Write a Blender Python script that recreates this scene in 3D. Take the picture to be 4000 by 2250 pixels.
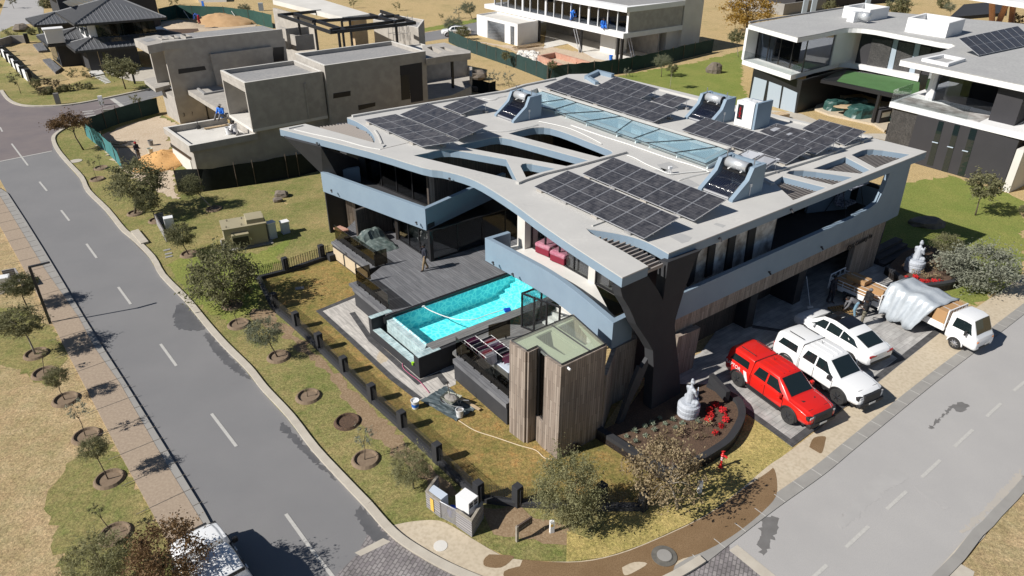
import bpy, bmesh, math, random
from mathutils import Vector, Matrix
from mathutils.geometry import tessellate_polygon
random.seed(7)
for o in list(bpy.data.objects): bpy.data.objects.remove(o)
S = bpy.context.scene; C = S.collection
R = math.radians
H = 20.5; FPX = 2770.0; TH = R(29.344); RO = R(.154)
_F = Vector((0, math.cos(TH), -math.sin(TH))); _r = Vector((1, 0, 0)); _u = _r.cross(_F)
CR = math.cos(RO)*_r + math.sin(RO)*_u; CU = -math.sin(RO)*_r + math.cos(RO)*_u
cam = bpy.data.objects.new('camera', bpy.data.cameras.new('camera')); C.objects.link(cam)
cam.matrix_world = Matrix(((CR.x, CU.x, -_F.x, 0), (CR.y, CU.y, -_F.y, 0), (CR.z, CU.z, -_F.z, H), (0, 0, 0, 1)))
cam.data.sensor_width = 36; cam.data.lens = FPX/4000*36; cam.data.clip_end = 2000; cam.data.clip_start = .5
S.camera = cam
SAZ = R(23.5); SEL = R(39)
w = bpy.data.worlds.new('World'); S.world = w; w.use_nodes = True
nt = w.node_tree; sky = nt.nodes.new('ShaderNodeTexSky'); sky.sky_type = 'NISHITA'; sky.sun_disc = False
sky.sun_elevation = SEL; sky.sun_rotation = R(90)-(SAZ+math.pi); sky.altitude = 1500; sky.air_density = 1.0; sky.dust_density = .6
nt.links.new(sky.outputs[0], nt.nodes['Background'].inputs[0]); nt.nodes['Background'].inputs[1].default_value = .05
sun = bpy.data.objects.new('sun', bpy.data.lights.new('sun', 'SUN')); C.objects.link(sun)
sun.data.energy = 5.0; sun.data.angle = R(.53); sun.data.color = (1, .955, .89)
sd = Vector((math.cos(SAZ)*math.cos(SEL), math.sin(SAZ)*math.cos(SEL), -math.sin(SEL)))
sun.rotation_euler = sd.to_track_quat('-Z', 'Y').to_euler()
S.view_settings.view_transform = 'Standard'; S.view_settings.look = 'None'; S.view_settings.gamma = 1
S.view_settings.exposure = .28
S.render.engine = 'CYCLES'; S.cycles.max_bounces = 7; S.cycles.transparent_max_bounces = 12
OG = {'A': (1080, 350, 2.76), 'B': (1650, 250, 2.76), 'C': (2000, 600, 2.76), 'D': (2350, 250, 2.76), 'E': (2900, 400, 2.415),
      'F': (2600, 550, 3.22), 'H': (1250, 600, 2.579), 'J': (1880, 900, 2.1467), 'L': (1230, 950, 2.1467), 'M': (2600, 800, 2.1467),
      'N': (2760, 1180, 2.76), 'O': (3300, 1080, 3.22), 'Q': (3080, 820, 3.715), 'Z': (0, 0, .644), 'T': (0, 0, 3.0187),
      'U': (600, 60, 3.0187), 'V': (820, 780, 4.025), 'W': (0, 1000, 3.0187), 'X': (1640, 1900, 6.9), 'Y': (1820, 1300, 9.66),
      'K': (2560, 1430, 4.83), 'a1': (1000, 0, 1.6178), 'a2': (1840, 0, 1.5826), 'a3': (3300, 0, 1.0243), 'a4': (500, 330, 1.7419), 'a5': (700, 1950, 2.73), 'I': (2840, 0, 1.365)}
for r_ in (1, 2, 3):
    for c_ in (1, 2, 3, 4): OG['%d%d' % (r_, c_)] = ((c_-1)*1000, (r_-1)*750, 1.932)
def G(i, x, y, z=0.0):
    o = OG[i]; sx = o[0]+x/o[2]; sy = o[1]+y/o[2]
    d = _F + CR*((sx-2000)/FPX) - CU*((sy-1125)/FPX)
    k = (H-z)/-d.z
    return Vector((d.x*k, d.y*k, z))
def GP(i, x, y, P0, n):
    o = OG[i]; sx = o[0]+x/o[2]; sy = o[1]+y/o[2]; d = _F + CR*((sx-2000)/FPX) - CU*((sy-1125)/FPX); c = Vector((0, 0, H))
    return c+d*((Vector(P0)-c).dot(n)/d.dot(n))
def GV(i, x, y, P0, d):      # on the vertical plane through P0 along direction d
    return GP(i, x, y, P0, Vector((-d[1], d[0], 0)))
def GG(i, pts, z=0.0): return [G(i, x, y, z) for x, y in pts]
def GM(pts, z=0.0): return [G(i, x, y, z) for i, x, y in pts]
def up(p, z): return Vector((p.x, p.y, z))
ORG = {}
class MB:
    def __init__(s): s.v = []; s.f = []
    def add(s, vs, fs):
        n = len(s.v); s.v += [Vector(q) for q in vs]; s.f += [tuple(i+n for i in f) for f in fs]; return s
    def box(s, c, d, rz=0, ax=None):
        c = Vector(c); x, y, z = d[0]/2, d[1]/2, d[2]/2; m = Matrix.Rotation(rz, 3, 'Z') if ax is None else ax
        vs = [c+m@Vector((sx*x, sy*y, sz*z)) for sz in (-1, 1) for sx, sy in ((-1, -1), (1, -1), (1, 1), (-1, 1))]
        return s.add(vs, [(3, 2, 1, 0), (4, 5, 6, 7), (0, 1, 5, 4), (1, 2, 6, 5), (2, 3, 7, 6), (3, 0, 4, 7)])
    def slab(s, loops, z0, z1):
        if isinstance(loops[0][0], (int, float)): loops = [loops]
        ls = [[Vector((p[0], p[1], 0)) for p in l] for l in loops]
        flat = [p for l in ls for p in l]; tris = tessellate_polygon(ls)
        n = len(flat); vs = [Vector((p.x, p.y, z1)) for p in flat]+[Vector((p.x, p.y, z0)) for p in flat]
        fs = []
        for t in tris:
            a, b, c = (flat[i] for i in t)
            if (b-a).cross(c-a).z < 0: t = (t[0], t[2], t[1])
            if abs((b-a).cross(c-a).z) < 1e-9: continue
            fs += [tuple(t), (t[2]+n, t[1]+n, t[0]+n)]
        k = 0
        for li, l in enumerate(ls):
            ar = sum(l[i].x*l[(i+1) % len(l)].y-l[(i+1) % len(l)].x*l[i].y for i in range(len(l)))
            for i in range(len(l)):
                a, b = k+i, k+(i+1) % len(l)
                q = (a, a+n, b+n, b)
                if (ar > 0) != (li == 0): q = q[::-1]
                fs.append(q)
            k += len(l)
        return s.add(vs, fs)
    def wall(s, pts, z0, z1, t, side=0, closed=False):   # polyline wall of thickness t (side 0 centred, +1 left, -1 right)
        P = [Vector((p[0], p[1])) for p in pts]; n = len(P); L = []; Rr = []
        for i in range(n):
            if closed: a, b, c = P[i-1], P[i], P[(i+1) % n]
            else: a, b, c = P[max(i-1, 0)], P[i], P[min(i+1, n-1)]
            d1 = (b-a).normalized() if (b-a).length > 1e-6 else (c-b).normalized()
            d2 = (c-b).normalized() if (c-b).length > 1e-6 else d1
            n1 = Vector((-d1.y, d1.x)); n2 = Vector((-d2.y, d2.x)); m = (n1+n2)
            m = n1 if m.length < .2 else m/(1+n1.dot(n2))
            o1, o2 = (t/2, t/2) if side == 0 else ((t, 0) if side > 0 else (0, t))
            L.append(b+m*o1); Rr.append(b-m*o2)
        if closed:
            return s.slab([L, Rr] if abs(area(L)) > abs(area(Rr)) else [Rr, L], z0, z1)
        return s.slab([L+Rr[::-1]], z0, z1)
    def poly(s, pts): return s.add(pts, [tuple(range(len(pts)))])
    def plate(s, pts, t, n=None):                         # planar polygon given thickness t along normal
        P = [Vector(p) for p in pts]
        if n is None:
            n = Vector((0, 0, 0))
            for i in range(len(P)): n += P[i].cross(P[(i+1) % len(P)])
            n.normalize()
        else: n = Vector(n).normalized()
        k = len(P); vs = [p for p in P]+[p-n*t for p in P]
        fs = [tuple(range(k)), tuple(range(2*k-1, k-1, -1))]+[(i, i+k, (i+1) % k+k, (i+1) % k) for i in range(k)]
        return s.add(vs, fs)
    def tube(s, pts, r, n=8, caps=True):
        P = [Vector(p) for p in pts]; rs = r if isinstance(r, (list, tuple)) else [r]*len(P)
        rings = []; prev = None
        for i, p in enumerate(P):
            d = (P[min(i+1, len(P)-1)]-P[max(i-1, 0)])
            if d.length < 1e-7: d = Vector((0, 0, 1))
            d.normalize()
            a = prev if prev is not None else (Vector((0, 0, 1)) if abs(d.z) < .9 else Vector((1, 0, 0)))
            b = d.cross(a)
            if b.length < 1e-4: b = d.cross(Vector((0, 1, .3)))
            b.normalize(); a = b.cross(d).normalized(); prev = a
            rings.append([p+(a*math.cos(t)+b*math.sin(t))*rs[i] for t in [2*math.pi*k/n for k in range(n)]])
        vs = [q for rg in rings for q in rg]; fs = []
        for i in range(len(P)-1):
            for k in range(n):
                fs.append((i*n+k, i*n+(k+1) % n, (i+1)*n+(k+1) % n, (i+1)*n+k))
        if caps: fs += [tuple(range(n-1, -1, -1)), tuple((len(P)-1)*n+k for k in range(n))]
        return s.add(vs, fs)
    def lathe(s, c, prof, n=16):
        c = Vector(c); vs = []; fs = []
        for r, z in prof: vs += [c+Vector((r*math.cos(2*math.pi*k/n), r*math.sin(2*math.pi*k/n), z)) for k in range(n)]
        m = len(prof)
        for i in range(m-1):
            for k in range(n): fs.append((i*n+k, i*n+(k+1) % n, (i+1)*n+(k+1) % n, (i+1)*n+k))
        fs += [tuple(range(n-1, -1, -1)), tuple((m-1)*n+k for k in range(n))]
        return s.add(vs, fs)
    def ball(s, c, r, n=8, m=6, sc=(1, 1, 1), jit=0):
        c = Vector(c); vs = [c+Vector((0, 0, -r*sc[2]))]; fs = []
        for j in range(1, m):
            t = -math.pi/2+math.pi*j/m
            for k in range(n):
                q = 1+random.uniform(-jit, jit)
                vs.append(c+Vector((r*q*sc[0]*math.cos(t)*math.cos(2*math.pi*k/n), r*q*sc[1]*math.cos(t)*math.sin(2*math.pi*k/n), r*q*sc[2]*math.sin(t))))
        vs.append(c+Vector((0, 0, r*sc[2])))
        for k in range(n): fs.append((0, 1+(k+1) % n, 1+k))
        for j in range(m-2):
            for k in range(n):
                a = 1+j*n; fs.append((a+k, a+(k+1) % n, a+n+(k+1) % n, a+n+k))
        a = 1+(m-2)*n; t = len(vs)-1
        for k in range(n): fs.append((a+k, a+(k+1) % n, t))
        return s.add(vs, fs)
    def B(s, name, mat, parent=None, lc=False, label=None, smooth=False, bevel=0):
        me = bpy.data.meshes.new(name); vs = s.v
        if parent is not None and not lc:
            org = ORG.get(parent.name, Vector((0, 0, 0))); vs = [q-org for q in vs]
        me.from_pydata([tuple(q) for q in vs], [], s.f); me.materials.append(mat)
        if smooth:
            for p in me.polygons: p.use_smooth = True
        o = bpy.data.objects.new(name, me); C.objects.link(o)
        if parent is not None:
            o.parent = parent
            if not lc: ORG[o.name] = ORG.get(parent.name, Vector((0, 0, 0)))
        if label: o['label'] = label
        if bevel:
            b = o.modifiers.new('Bevel', 'BEVEL'); b.width = bevel; b.segments = 2; b.limit_method = 'ANGLE'; b.angle_limit = R(35)
        return o
def area(l): return sum(l[i][0]*l[(i+1) % len(l)][1]-l[(i+1) % len(l)][0]*l[i][1] for i in range(len(l)))/2
def thing(name, label, cat, loc=(0, 0, 0), rz=0, group=None):
    o = bpy.data.objects.new(name, None); C.objects.link(o); o.empty_display_size = .2
    o.location = loc; o.rotation_euler = (0, 0, rz); ORG[o.name] = Vector(loc)
    o['label'] = label; o['category'] = cat
    if group: o['group'] = group
    return o
def tag(o, label, cat, group=None, kind=None):
    if label: o['label'] = label
    if cat: o['category'] = cat
    if group: o['group'] = group
    if kind: o['kind'] = kind
    return o
def struct(name, mb, mat, **k): o = mb.B(name, mat, **k); o['kind'] = 'structure'; return o
def copy_tree(o, parent=None):
    c = o.copy(); C.objects.link(c); c.parent = parent
    for ch in [q for q in bpy.data.objects if q.parent == o]: copy_tree(ch, c)
    return c
def solo(name, mb, mat, label, cat, group=None, **k):       # a thing that is one mesh, its origin at its base
    b = Vector((sum(q.x for q in mb.v)/len(mb.v), sum(q.y for q in mb.v)/len(mb.v), min(q.z for q in mb.v)))
    mb.v = [q-b for q in mb.v]; o = mb.B(name, mat, **k); o.location = b; return tag(o, label, cat, group)
M = {}
def node(nt, t, **k):
    n = nt.nodes.new(t)
    for a, b in k.items(): setattr(n, a, b)
    return n
def mk(name, col, rough=.7, met=0, spec=.5, var=None, vs=3.0, var2=None, vs2=40, bump=0, bs=60, coat=0, alpha=1, trans=0, emit=None, wob=.5, stretch=None):
    m = bpy.data.materials.new(name); m.use_nodes = True; t = m.node_tree; b = t.nodes['Principled BSDF']; L = t.links
    b.inputs['Base Color'].default_value = (*col, 1); b.inputs['Roughness'].default_value = rough; b.inputs['Metallic'].default_value = met
    b.inputs['Specular IOR Level'].default_value = spec; b.inputs['Coat Weight'].default_value = coat; b.inputs['Alpha'].default_value = alpha
    b.inputs['Transmission Weight'].default_value = trans
    co = node(t, 'ShaderNodeNewGeometry').outputs['Position'] if not stretch else None
    if stretch:
        tc = node(t, 'ShaderNodeNewGeometry'); mp = node(t, 'ShaderNodeMapping'); mp.inputs['Scale'].default_value = stretch[0]; mp.inputs['Rotation'].default_value = (0, 0, stretch[1])
        L.new(tc.outputs['Position'], mp.inputs['Vector']); co = mp.outputs[0]
    out = None
    if var:
        n = node(t, 'ShaderNodeTexNoise'); n.inputs['Scale'].default_value = vs; n.inputs['Detail'].default_value = 5; n.inputs['Roughness'].default_value = .6
        L.new(co, n.inputs['Vector']); rp = node(t, 'ShaderNodeMapRange'); rp.inputs[1].default_value = .5-wob*.4; rp.inputs[2].default_value = .5+wob*.4
        L.new(n.outputs['Fac'], rp.inputs[0]); mx = node(t, 'ShaderNodeMix', data_type='RGBA'); L.new(rp.outputs[0], mx.inputs[0])
        mx.inputs[6].default_value = (*col, 1); mx.inputs[7].default_value = (*var, 1); out = mx.outputs[2]
    if var2:
        n = node(t, 'ShaderNodeTexNoise'); n.inputs['Scale'].default_value = vs2; n.inputs['Detail'].default_value = 3
        L.new(co, n.inputs['Vector']); rp = node(t, 'ShaderNodeMapRange'); rp.inputs[1].default_value = .42; rp.inputs[2].default_value = .66
        L.new(n.outputs['Fac'], rp.inputs[0]); mx = node(t, 'ShaderNodeMix', data_type='RGBA'); L.new(rp.outputs[0], mx.inputs[0])
        if out is not None: L.new(out, mx.inputs[6])
        else: mx.inputs[6].default_value = (*col, 1)
        mx.inputs[7].default_value = (*var2, 1); out = mx.outputs[2]
    if out is not None: L.new(out, b.inputs['Base Color'])
    if bump:
        n = node(t, 'ShaderNodeTexNoise'); n.inputs['Scale'].default_value = bs; n.inputs['Detail'].default_value = 4; L.new(co, n.inputs['Vector'])
        bp = node(t, 'ShaderNodeBump'); bp.inputs['Strength'].default_value = bump; bp.inputs['Distance'].default_value = .02
        L.new(n.outputs['Fac'], bp.inputs['Height']); L.new(bp.outputs[0], b.inputs['Normal'])
    if emit: b.inputs['Emission Color'].default_value = (*emit, 1); b.inputs['Emission Strength'].default_value = 1
    M[name] = m; return m
def ramp(t, pts, interp='LINEAR'):
    r = t.nodes.new('ShaderNodeValToRGB'); r.color_ramp.interpolation = interp; e = r.color_ramp.elements
    e[0].position = pts[0][0]; e[0].color = (*pts[0][1], 1); e[1].position = pts[-1][0]; e[1].color = (*pts[-1][1], 1)
    for p, c in pts[1:-1]: q = e.new(p); q.color = (*c, 1)
    return r
def lawn(name, a, b, c, green, gcol, sc=.35, seed=0):
    # dry grass: straw colours a/b/c by noise, green patches
    m = bpy.data.materials.new(name); m.use_nodes = True; t = m.node_tree; B = t.nodes['Principled BSDF']; L = t.links
    B.inputs['Roughness'].default_value = .95; B.inputs['Specular IOR Level'].default_value = .15
    ge = node(t, 'ShaderNodeNewGeometry'); mp = node(t, 'ShaderNodeMapping'); mp.inputs['Location'].default_value = (seed, seed*1.7, 0); L.new(ge.outputs['Position'], mp.inputs[0])
    def nz(s, d=5, ro=.6):
        n = node(t, 'ShaderNodeTexNoise'); n.inputs['Scale'].default_value = s; n.inputs['Detail'].default_value = d; n.inputs['Roughness'].default_value = ro; L.new(mp.outputs[0], n.inputs['Vector']); return n.outputs['Fac']
    r1 = ramp(t, [(.3, a), (.5, b), (.7, c)]); L.new(nz(sc*4, 6, .8), r1.inputs[0])
    mr = node(t, 'ShaderNodeMapRange'); mr.inputs[1].default_value = .5-green*.35+.02; mr.inputs[2].default_value = .5-green*.35+.38; sm = node(t, 'ShaderNodeMath', operation='MULTIPLY_ADD'); L.new(nz(sc*7, 6, .75), sm.inputs[0]); sm.inputs[1].default_value = .55; sb = node(t, 'ShaderNodeMath', operation='MULTIPLY_ADD'); L.new(nz(sc, 6, .7), sb.inputs[0]); sb.inputs[1].default_value = .75; sb.inputs[2].default_value = -.15; L.new(sb.outputs[0], sm.inputs[2]); L.new(sm.outputs[0], mr.inputs[0])
    mx = node(t, 'ShaderNodeMix', data_type='RGBA'); L.new(mr.outputs[0], mx.inputs[0]); L.new(r1.outputs[0], mx.inputs[6]); mx.inputs[7].default_value = (*gcol, 1)
    ad = node(t, 'ShaderNodeMapRange'); ad.inputs[1].default_value = .3; ad.inputs[2].default_value = .7; ad.inputs[3].default_value = .45; ad.inputs[4].default_value = 1.6; L.new(nz(9, 6, .8), ad.inputs[0])
    fn = node(t, 'ShaderNodeMapRange'); fn.inputs[1].default_value = .3; fn.inputs[2].default_value = .7; fn.inputs[3].default_value = .7; fn.inputs[4].default_value = 1.3; L.new(nz(30, 3, .7), fn.inputs[0])
    mu = node(t, 'ShaderNodeMath', operation='MULTIPLY'); L.new(ad.outputs[0], mu.inputs[0]); L.new(fn.outputs[0], mu.inputs[1])
    vm = node(t, 'ShaderNodeVectorMath', operation='SCALE'); L.new(mx.outputs[2], vm.inputs[0]); L.new(mu.outputs[0], vm.inputs['Scale']); L.new(vm.outputs[0], B.inputs['Base Color'])
    bp = node(t, 'ShaderNodeBump'); bp.inputs['Strength'].default_value = .8; bp.inputs['Distance'].default_value = .05; L.new(nz(14, 5, .8), bp.inputs['Height']); L.new(bp.outputs[0], B.inputs['Normal'])
    M[name] = m; return m
def tiles(name, a, b, mortar, w, h, rz=0, ms=.01, off=.5, rough=.7, streak=None, axis='Z', bump=.2):
    m = bpy.data.materials.new(name); m.use_nodes = True; t = m.node_tree; B = t.nodes['Principled BSDF']; L = t.links
    B.inputs['Roughness'].default_value = rough
    ge = node(t, 'ShaderNodeNewGeometry'); mp = node(t, 'ShaderNodeMapping'); mp.vector_type = 'TEXTURE'; mp.inputs['Rotation'].default_value = (0, 0, rz); L.new(ge.outputs['Position'], mp.inputs[0])
    src = mp.outputs[0]
    if axis != 'Z':       # vertical surface: horizontal run (x+y blended) against height
        sp = node(t, 'ShaderNodeSeparateXYZ'); L.new(mp.outputs[0], sp.inputs[0]); cb = node(t, 'ShaderNodeCombineXYZ')
        ad = node(t, 'ShaderNodeMath', operation='ADD'); L.new(sp.outputs['X'], ad.inputs[0]); L.new(sp.outputs['Y'], ad.inputs[1])
        if axis == 'V': L.new(sp.outputs['Z'], cb.inputs['X']); L.new(ad.outputs[0], cb.inputs['Y'])
        else: L.new(ad.outputs[0], cb.inputs['X']); L.new(sp.outputs['Z'], cb.inputs['Y'])
        src = cb.outputs[0]
    br = node(t, 'ShaderNodeTexBrick'); br.offset = off; br.inputs['Scale'].default_value = 1; br.inputs['Brick Width'].default_value = w; br.inputs['Row Height'].default_value = h
    br.inputs['Mortar Size'].default_value = ms; br.inputs['Color1'].default_value = (*a, 1); br.inputs['Color2'].default_value = (*b, 1); br.inputs['Mortar'].default_value = (*mortar, 1)
    L.new(src, br.inputs['Vector']); n = node(t, 'ShaderNodeTexNoise'); n.inputs['Detail'].default_value = 5
    m2 = node(t, 'ShaderNodeMapping'); m2.inputs['Scale'].default_value = streak or (2, 2, 2); L.new(src, m2.inputs[0]); L.new(m2.outputs[0], n.inputs['Vector']); n.inputs['Scale'].default_value = 1.5
    mr = node(t, 'ShaderNodeMapRange'); mr.inputs[1].default_value = .3; mr.inputs[2].default_value = .7; mr.inputs[3].default_value = .72; mr.inputs[4].default_value = 1.25; L.new(n.outputs['Fac'], mr.inputs[0])
    vm = node(t, 'ShaderNodeVectorMath', operation='SCALE'); L.new(br.outputs['Color'], vm.inputs[0]); L.new(mr.outputs[0], vm.inputs['Scale']); L.new(vm.outputs[0], B.inputs['Base Color'])
    bp = node(t, 'ShaderNodeBump'); bp.inputs['Strength'].default_value = bump; bp.inputs['Distance'].default_value = .01; bp.invert = True; L.new(br.outputs['Fac'], bp.inputs['Height']); L.new(bp.outputs[0], B.inputs['Normal'])
    M[name] = m; return m
UA = R(37.2)      # bearing of the street front of the house
u = Vector((math.cos(UA), math.sin(UA), 0)); v = Vector((-math.sin(UA), math.cos(UA), 0))
mk('paint_blue', (.225, .30, .375), .75, var=(.20, .27, .345), vs=.8, bump=.08, bs=90)
mk('paint_dark', (.022, .023, .027), .8, var=(.03, .031, .035), vs=1.5, bump=.15, bs=60)
mk('paint_char', (.030, .031, .036), .75, var=(.04, .041, .046), vs=1.2, bump=.1, bs=60)
mk('roof_screed', (.54, .53, .505), .9, var=(.44, .435, .42), vs=.5, var2=(.49, .48, .46), vs2=6, bump=.1, bs=30)
mk('roof_patch', (.36, .36, .36), .9, var=(.40, .40, .39), vs=3)
mk('white_paint', (.78, .78, .78), .7, var=(.72, .72, .72), vs=.8)
mk('white_tile', (.72, .71, .68), .4, var=(.66, .65, .62), vs=.7)
mk('asphalt_old', (.17, .17, .175), .92, var=(.24, .235, .235), vs=.28, var2=(.165, .165, .17), vs2=40, bump=.08, bs=60, wob=.9)
mk('asphalt_light', (.34, .33, .325), .92, var=(.44, .425, .41), vs=.3, var2=(.33, .325, .32), vs2=40, bump=.08, bs=60, wob=.9)
mk('paving_red', (.15, .13, .135), .9, var=(.19, .16, .155), vs=.4, bump=.2)
mk('walk_tan', (.34, .265, .195), .9, var=(.29, .225, .17), vs=.6, var2=(.37, .295, .22), vs2=9, wob=.8)
mk('walk_pale', (.48, .40, .29), .9, var=(.56, .49, .38), vs=.45, var2=(.44, .37, .27), vs2=7, wob=.9)
mk('wet_walk', (.19, .12, .06), .6, var=(.25, .165, .09), vs=1.2, var2=(.16, .10, .05), vs2=25)
mk('wet_asphalt', (.14, .135, .13), .6, var=(.18, .175, .17), vs=2)
mk('wet_dark', (.085, .085, .09), .6, var=(.12, .12, .125), vs=1.2)
mk('kerb_pale', (.50, .46, .39), .9, var=(.42, .38, .32), vs=2, bump=.1)
mk('kerb_grey', (.26, .25, .235), .9, var=(.31, .30, .28), vs=1.2, bump=.1)
mk('joint', (.12, .105, .09), .95)
mk('road_paint', (.50, .49, .46), .8, var=(.40, .39, .37), vs=9, wob=.6)
mk('soil', (.085, .052, .034), .95, var=(.055, .034, .024), vs=2, var2=(.13, .08, .05), vs2=22, bump=.9, bs=18)
mk('bare_earth', (.26, .18, .105), .95, var=(.19, .125, .07), vs=.8, var2=(.31, .225, .14), vs2=14, bump=.6, bs=12)
mk('building_sand', (.62, .34, .12), .95, var=(.52, .27, .09), vs=1, var2=(.68, .42, .18), vs2=16, bump=.8, bs=10)
mk('site_earth', (.50, .40, .29), .95, var=(.42, .32, .22), vs=.7, var2=(.56, .47, .36), vs2=9, bump=.5, bs=8)
mk('rock', (.20, .165, .13), .9, var=(.13, .11, .095), vs=2.5, bump=.8, bs=6)
mk('concrete', (.39, .365, .33), .92, var=(.31, .29, .265), vs=.35, var2=(.41, .385, .35), vs2=1.6, bump=.1, bs=20, wob=.8)
mk('concrete_roof', (.27, .27, .27), .92, var=(.34, .33, .32), vs=.4, var2=(.24, .24, .245), vs2=5)
mk('concrete_white', (.66, .64, .60), .9, var=(.56, .54, .50), vs=.5)
mk('brick_red', (.42, .20, .14), .9, var=(.50, .32, .24), vs=2, bump=.4, bs=20)
mk('black_metal', (.014, .014, .016), .45)
mk('dark_metal', (.035, .035, .04), .5)
mk('steel', (.70, .72, .74), .35, met=.55)
mk('galv', (.55, .56, .58), .42, met=.9, var=(.42, .43, .46), vs=3)
mk('alu', (.62, .63, .66), .4, met=.6)
mk('slat', (.30, .27, .25), .8)
mk('white_metal', (.80, .80, .80), .35)
mk('white_plastic', (.72, .73, .74), .45)
mk('black_plastic', (.02, .02, .022), .6)
mk('rubber', (.018, .018, .019), .85, var=(.03, .03, .03), vs=12)
mk('rim_dark', (.05, .05, .055), .35, met=.6)
mk('rim_grey', (.32, .33, .35), .35, met=.8)
mk('car_red', (.66, .018, .012), .28, coat=.8, spec=.5)
mk('car_white', (.80, .81, .82), .28, coat=.8)
mk('car_glass', (.012, .02, .022), .03, spec=.9)
mk('lamp_glass', (.55, .56, .58), .1, spec=.9)
mk('lamp_amber', (.9, .25, .02), .2)
mk('lamp_red', (.35, .01, .015), .12, coat=.5)
mk('sunroof', (.008, .008, .010), .06, coat=.7)
mk('plate_white', (.72, .72, .70), .5)
mk('tarp_silver', (.47, .51, .55), .40, met=.15, var=(.38, .42, .46), vs=2.5, bump=.35, bs=5)
mk('tarp_blue', (.26, .31, .36), .5, var=(.21, .26, .31), vs=3, bump=.3, bs=6)
mk('tarp_dark', (.055, .075, .085), .45, var=(.09, .115, .125), vs=3, bump=.8, bs=6)
mk('sheet_green', (.05, .075, .07), .3, var=(.16, .19, .18), vs=3.5, bump=1, bs=7, wob=.5)
mk('cover_green', (.012, .055, .05), .4, var=(.05, .11, .10), vs=3, bump=.8, bs=5)
mk('cardboard', (.42, .25, .12), .85, var=(.38, .225, .105), vs=3)
mk('tape', (.50, .52, .54), .5)
mk('flat_roof_pale', (.36, .36, .355), .9, var=(.42, .42, .41), vs=.4, var2=(.33, .33, .33), vs2=5)
mk('shade_net', (.012, .036, .034), .9, var=(.018, .048, .045), vs=1.5, bump=.3, bs=40)
mk('net_teal', (.035, .16, .17), .8, var=(.06, .22, .23), vs=1.5, bump=.3, bs=40)
mk('shade_net_black', (.006, .009, .008), .95, var=(.012, .017, .015), vs=2, bump=.3, bs=30)
mk('fence_green', (.012, .055, .045), .85, var=(.02, .075, .06), vs=1.5)
mk('statue', (.47, .50, .55), .7, var=(.38, .41, .46), vs=6, bump=.9, bs=16)
mk('hydrant', (.62, .025, .025), .4)
mk('beige_steel', (.36, .32, .21), .6, var=(.33, .29, .19), vs=1.5)
mk('beige_dark', (.03, .027, .018), .8)
mk('cab_blue', (.52, .58, .66), .5)
mk('stone_dark', (.045, .042, .042), .5, var=(.085, .08, .078), vs=1.8, var2=(.03, .03, .03), vs2=9)
mk('iron_lid', (.10, .095, .085), .8, var=(.15, .14, .12), vs=6)
mk('soil_pit', (.17, .12, .08), .95, var=(.23, .17, .115), vs=6)
mk('grey_dark_wall', (.030, .029, .033), .85, var=(.036, .035, .039), vs=.6)
mk('blind', (.34, .40, .46), .8)
mk('turf_fake', (.07, .17, .055), .9, var=(.06, .14, .045), vs=.6)
mk('timber_pale', (.50, .38, .24), .8, var=(.42, .31, .19), vs=4)
mk('timber_white', (.60, .50, .36), .7, var=(.53, .43, .30), vs=3)
mk('skin', (.075, .038, .024), .6)
mk('cloth_navy', (.012, .014, .026), .85, var=(.02, .022, .036), vs=9)
mk('cloth_black', (.010, .010, .012), .85)
mk('cloth_blue', (.015, .06, .26), .8, var=(.02, .085, .34), vs=9)
mk('cloth_workblue', (.02, .16, .62), .8)
mk('cloth_khaki', (.26, .19, .11), .85, var=(.2, .145, .08), vs=10)
mk('cloth_camo', (.10, .09, .055), .85, var=(.28, .26, .21), vs=11, var2=(.035, .035, .022), vs2=17)
mk('cloth_jean', (.17, .29, .38), .85)
mk('cloth_red', (.38, .012, .02), .8)
mk('cloth_grey', (.14, .14, .15), .85)
mk('cloth_white', (.70, .69, .70), .9)
mk('cloth_pink', (.55, .16, .24), .9, var=(.42, .10, .20), vs=20)
mk('cloth_plum', (.17, .05, .13), .9)
mk('cloth_stripe', (.015, .015, .015), .9)
mk('sheet_wall', (.22, .20, .19), .8, var=(.45, .44, .43), vs=1.1, wob=.3)
mk('painted_reflection', (.34, .31, .285), .12, var=(.80, .79, .77), vs=1.1, wob=.25, coat=.6)  # mottled pale tone paints bright reflections into the street window panes
mk('curtain', (.10, .095, .105), .9)
mk('bedding', (.50, .26, .32), .9, var=(.38, .10, .16), vs=6)
mk('bed_red', (.20, .01, .03), .8)
mk('fabric_pattern', (.05, .06, .10), .9, var=(.36, .38, .46), vs=9, wob=.2)
mk('blue_plastic', (.01, .05, .42), .4)
mk('lime_plastic', (.35, .70, .02), .4)
mk('sign_yellow', (.72, .46, .10), .6)
mk('sign_brown', (.085, .06, .05), .8)
mk('bark', (.13, .10, .075), .9, var=(.08, .06, .045), vs=6)
mk('bark_pale', (.36, .33, .28), .9, var=(.24, .21, .17), vs=6)
mk('cement', (.30, .28, .26), .95, var=(.24, .22, .2), vs=8, bump=.8, bs=15)
mk('pipe_white', (.70, .70, .68), .5)
mk('wood_pallet', (.34, .22, .09), .85, var=(.26, .16, .07), vs=5)
mk('paper', (.75, .74, .70), .8)
mk('interior', (.10, .095, .09), .9)
mk('interior_floor', (.17, .165, .16), .5)
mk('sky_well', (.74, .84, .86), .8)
mk('raised_pale_floor', (.62, .76, .82), .6)
mk('roof_sheet', (.10, .103, .112), .55, var=(.12, .125, .135), vs=1.2)
mk('roof_edge', (.03, .031, .035), .6)
mk('coil', (.20, .205, .21), .5)
mk('red_wire', (.35, .01, .015), .5)
mk('tile_cream', (.60, .62, .54), .35, var=(.55, .57, .50), vs=1)
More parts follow.
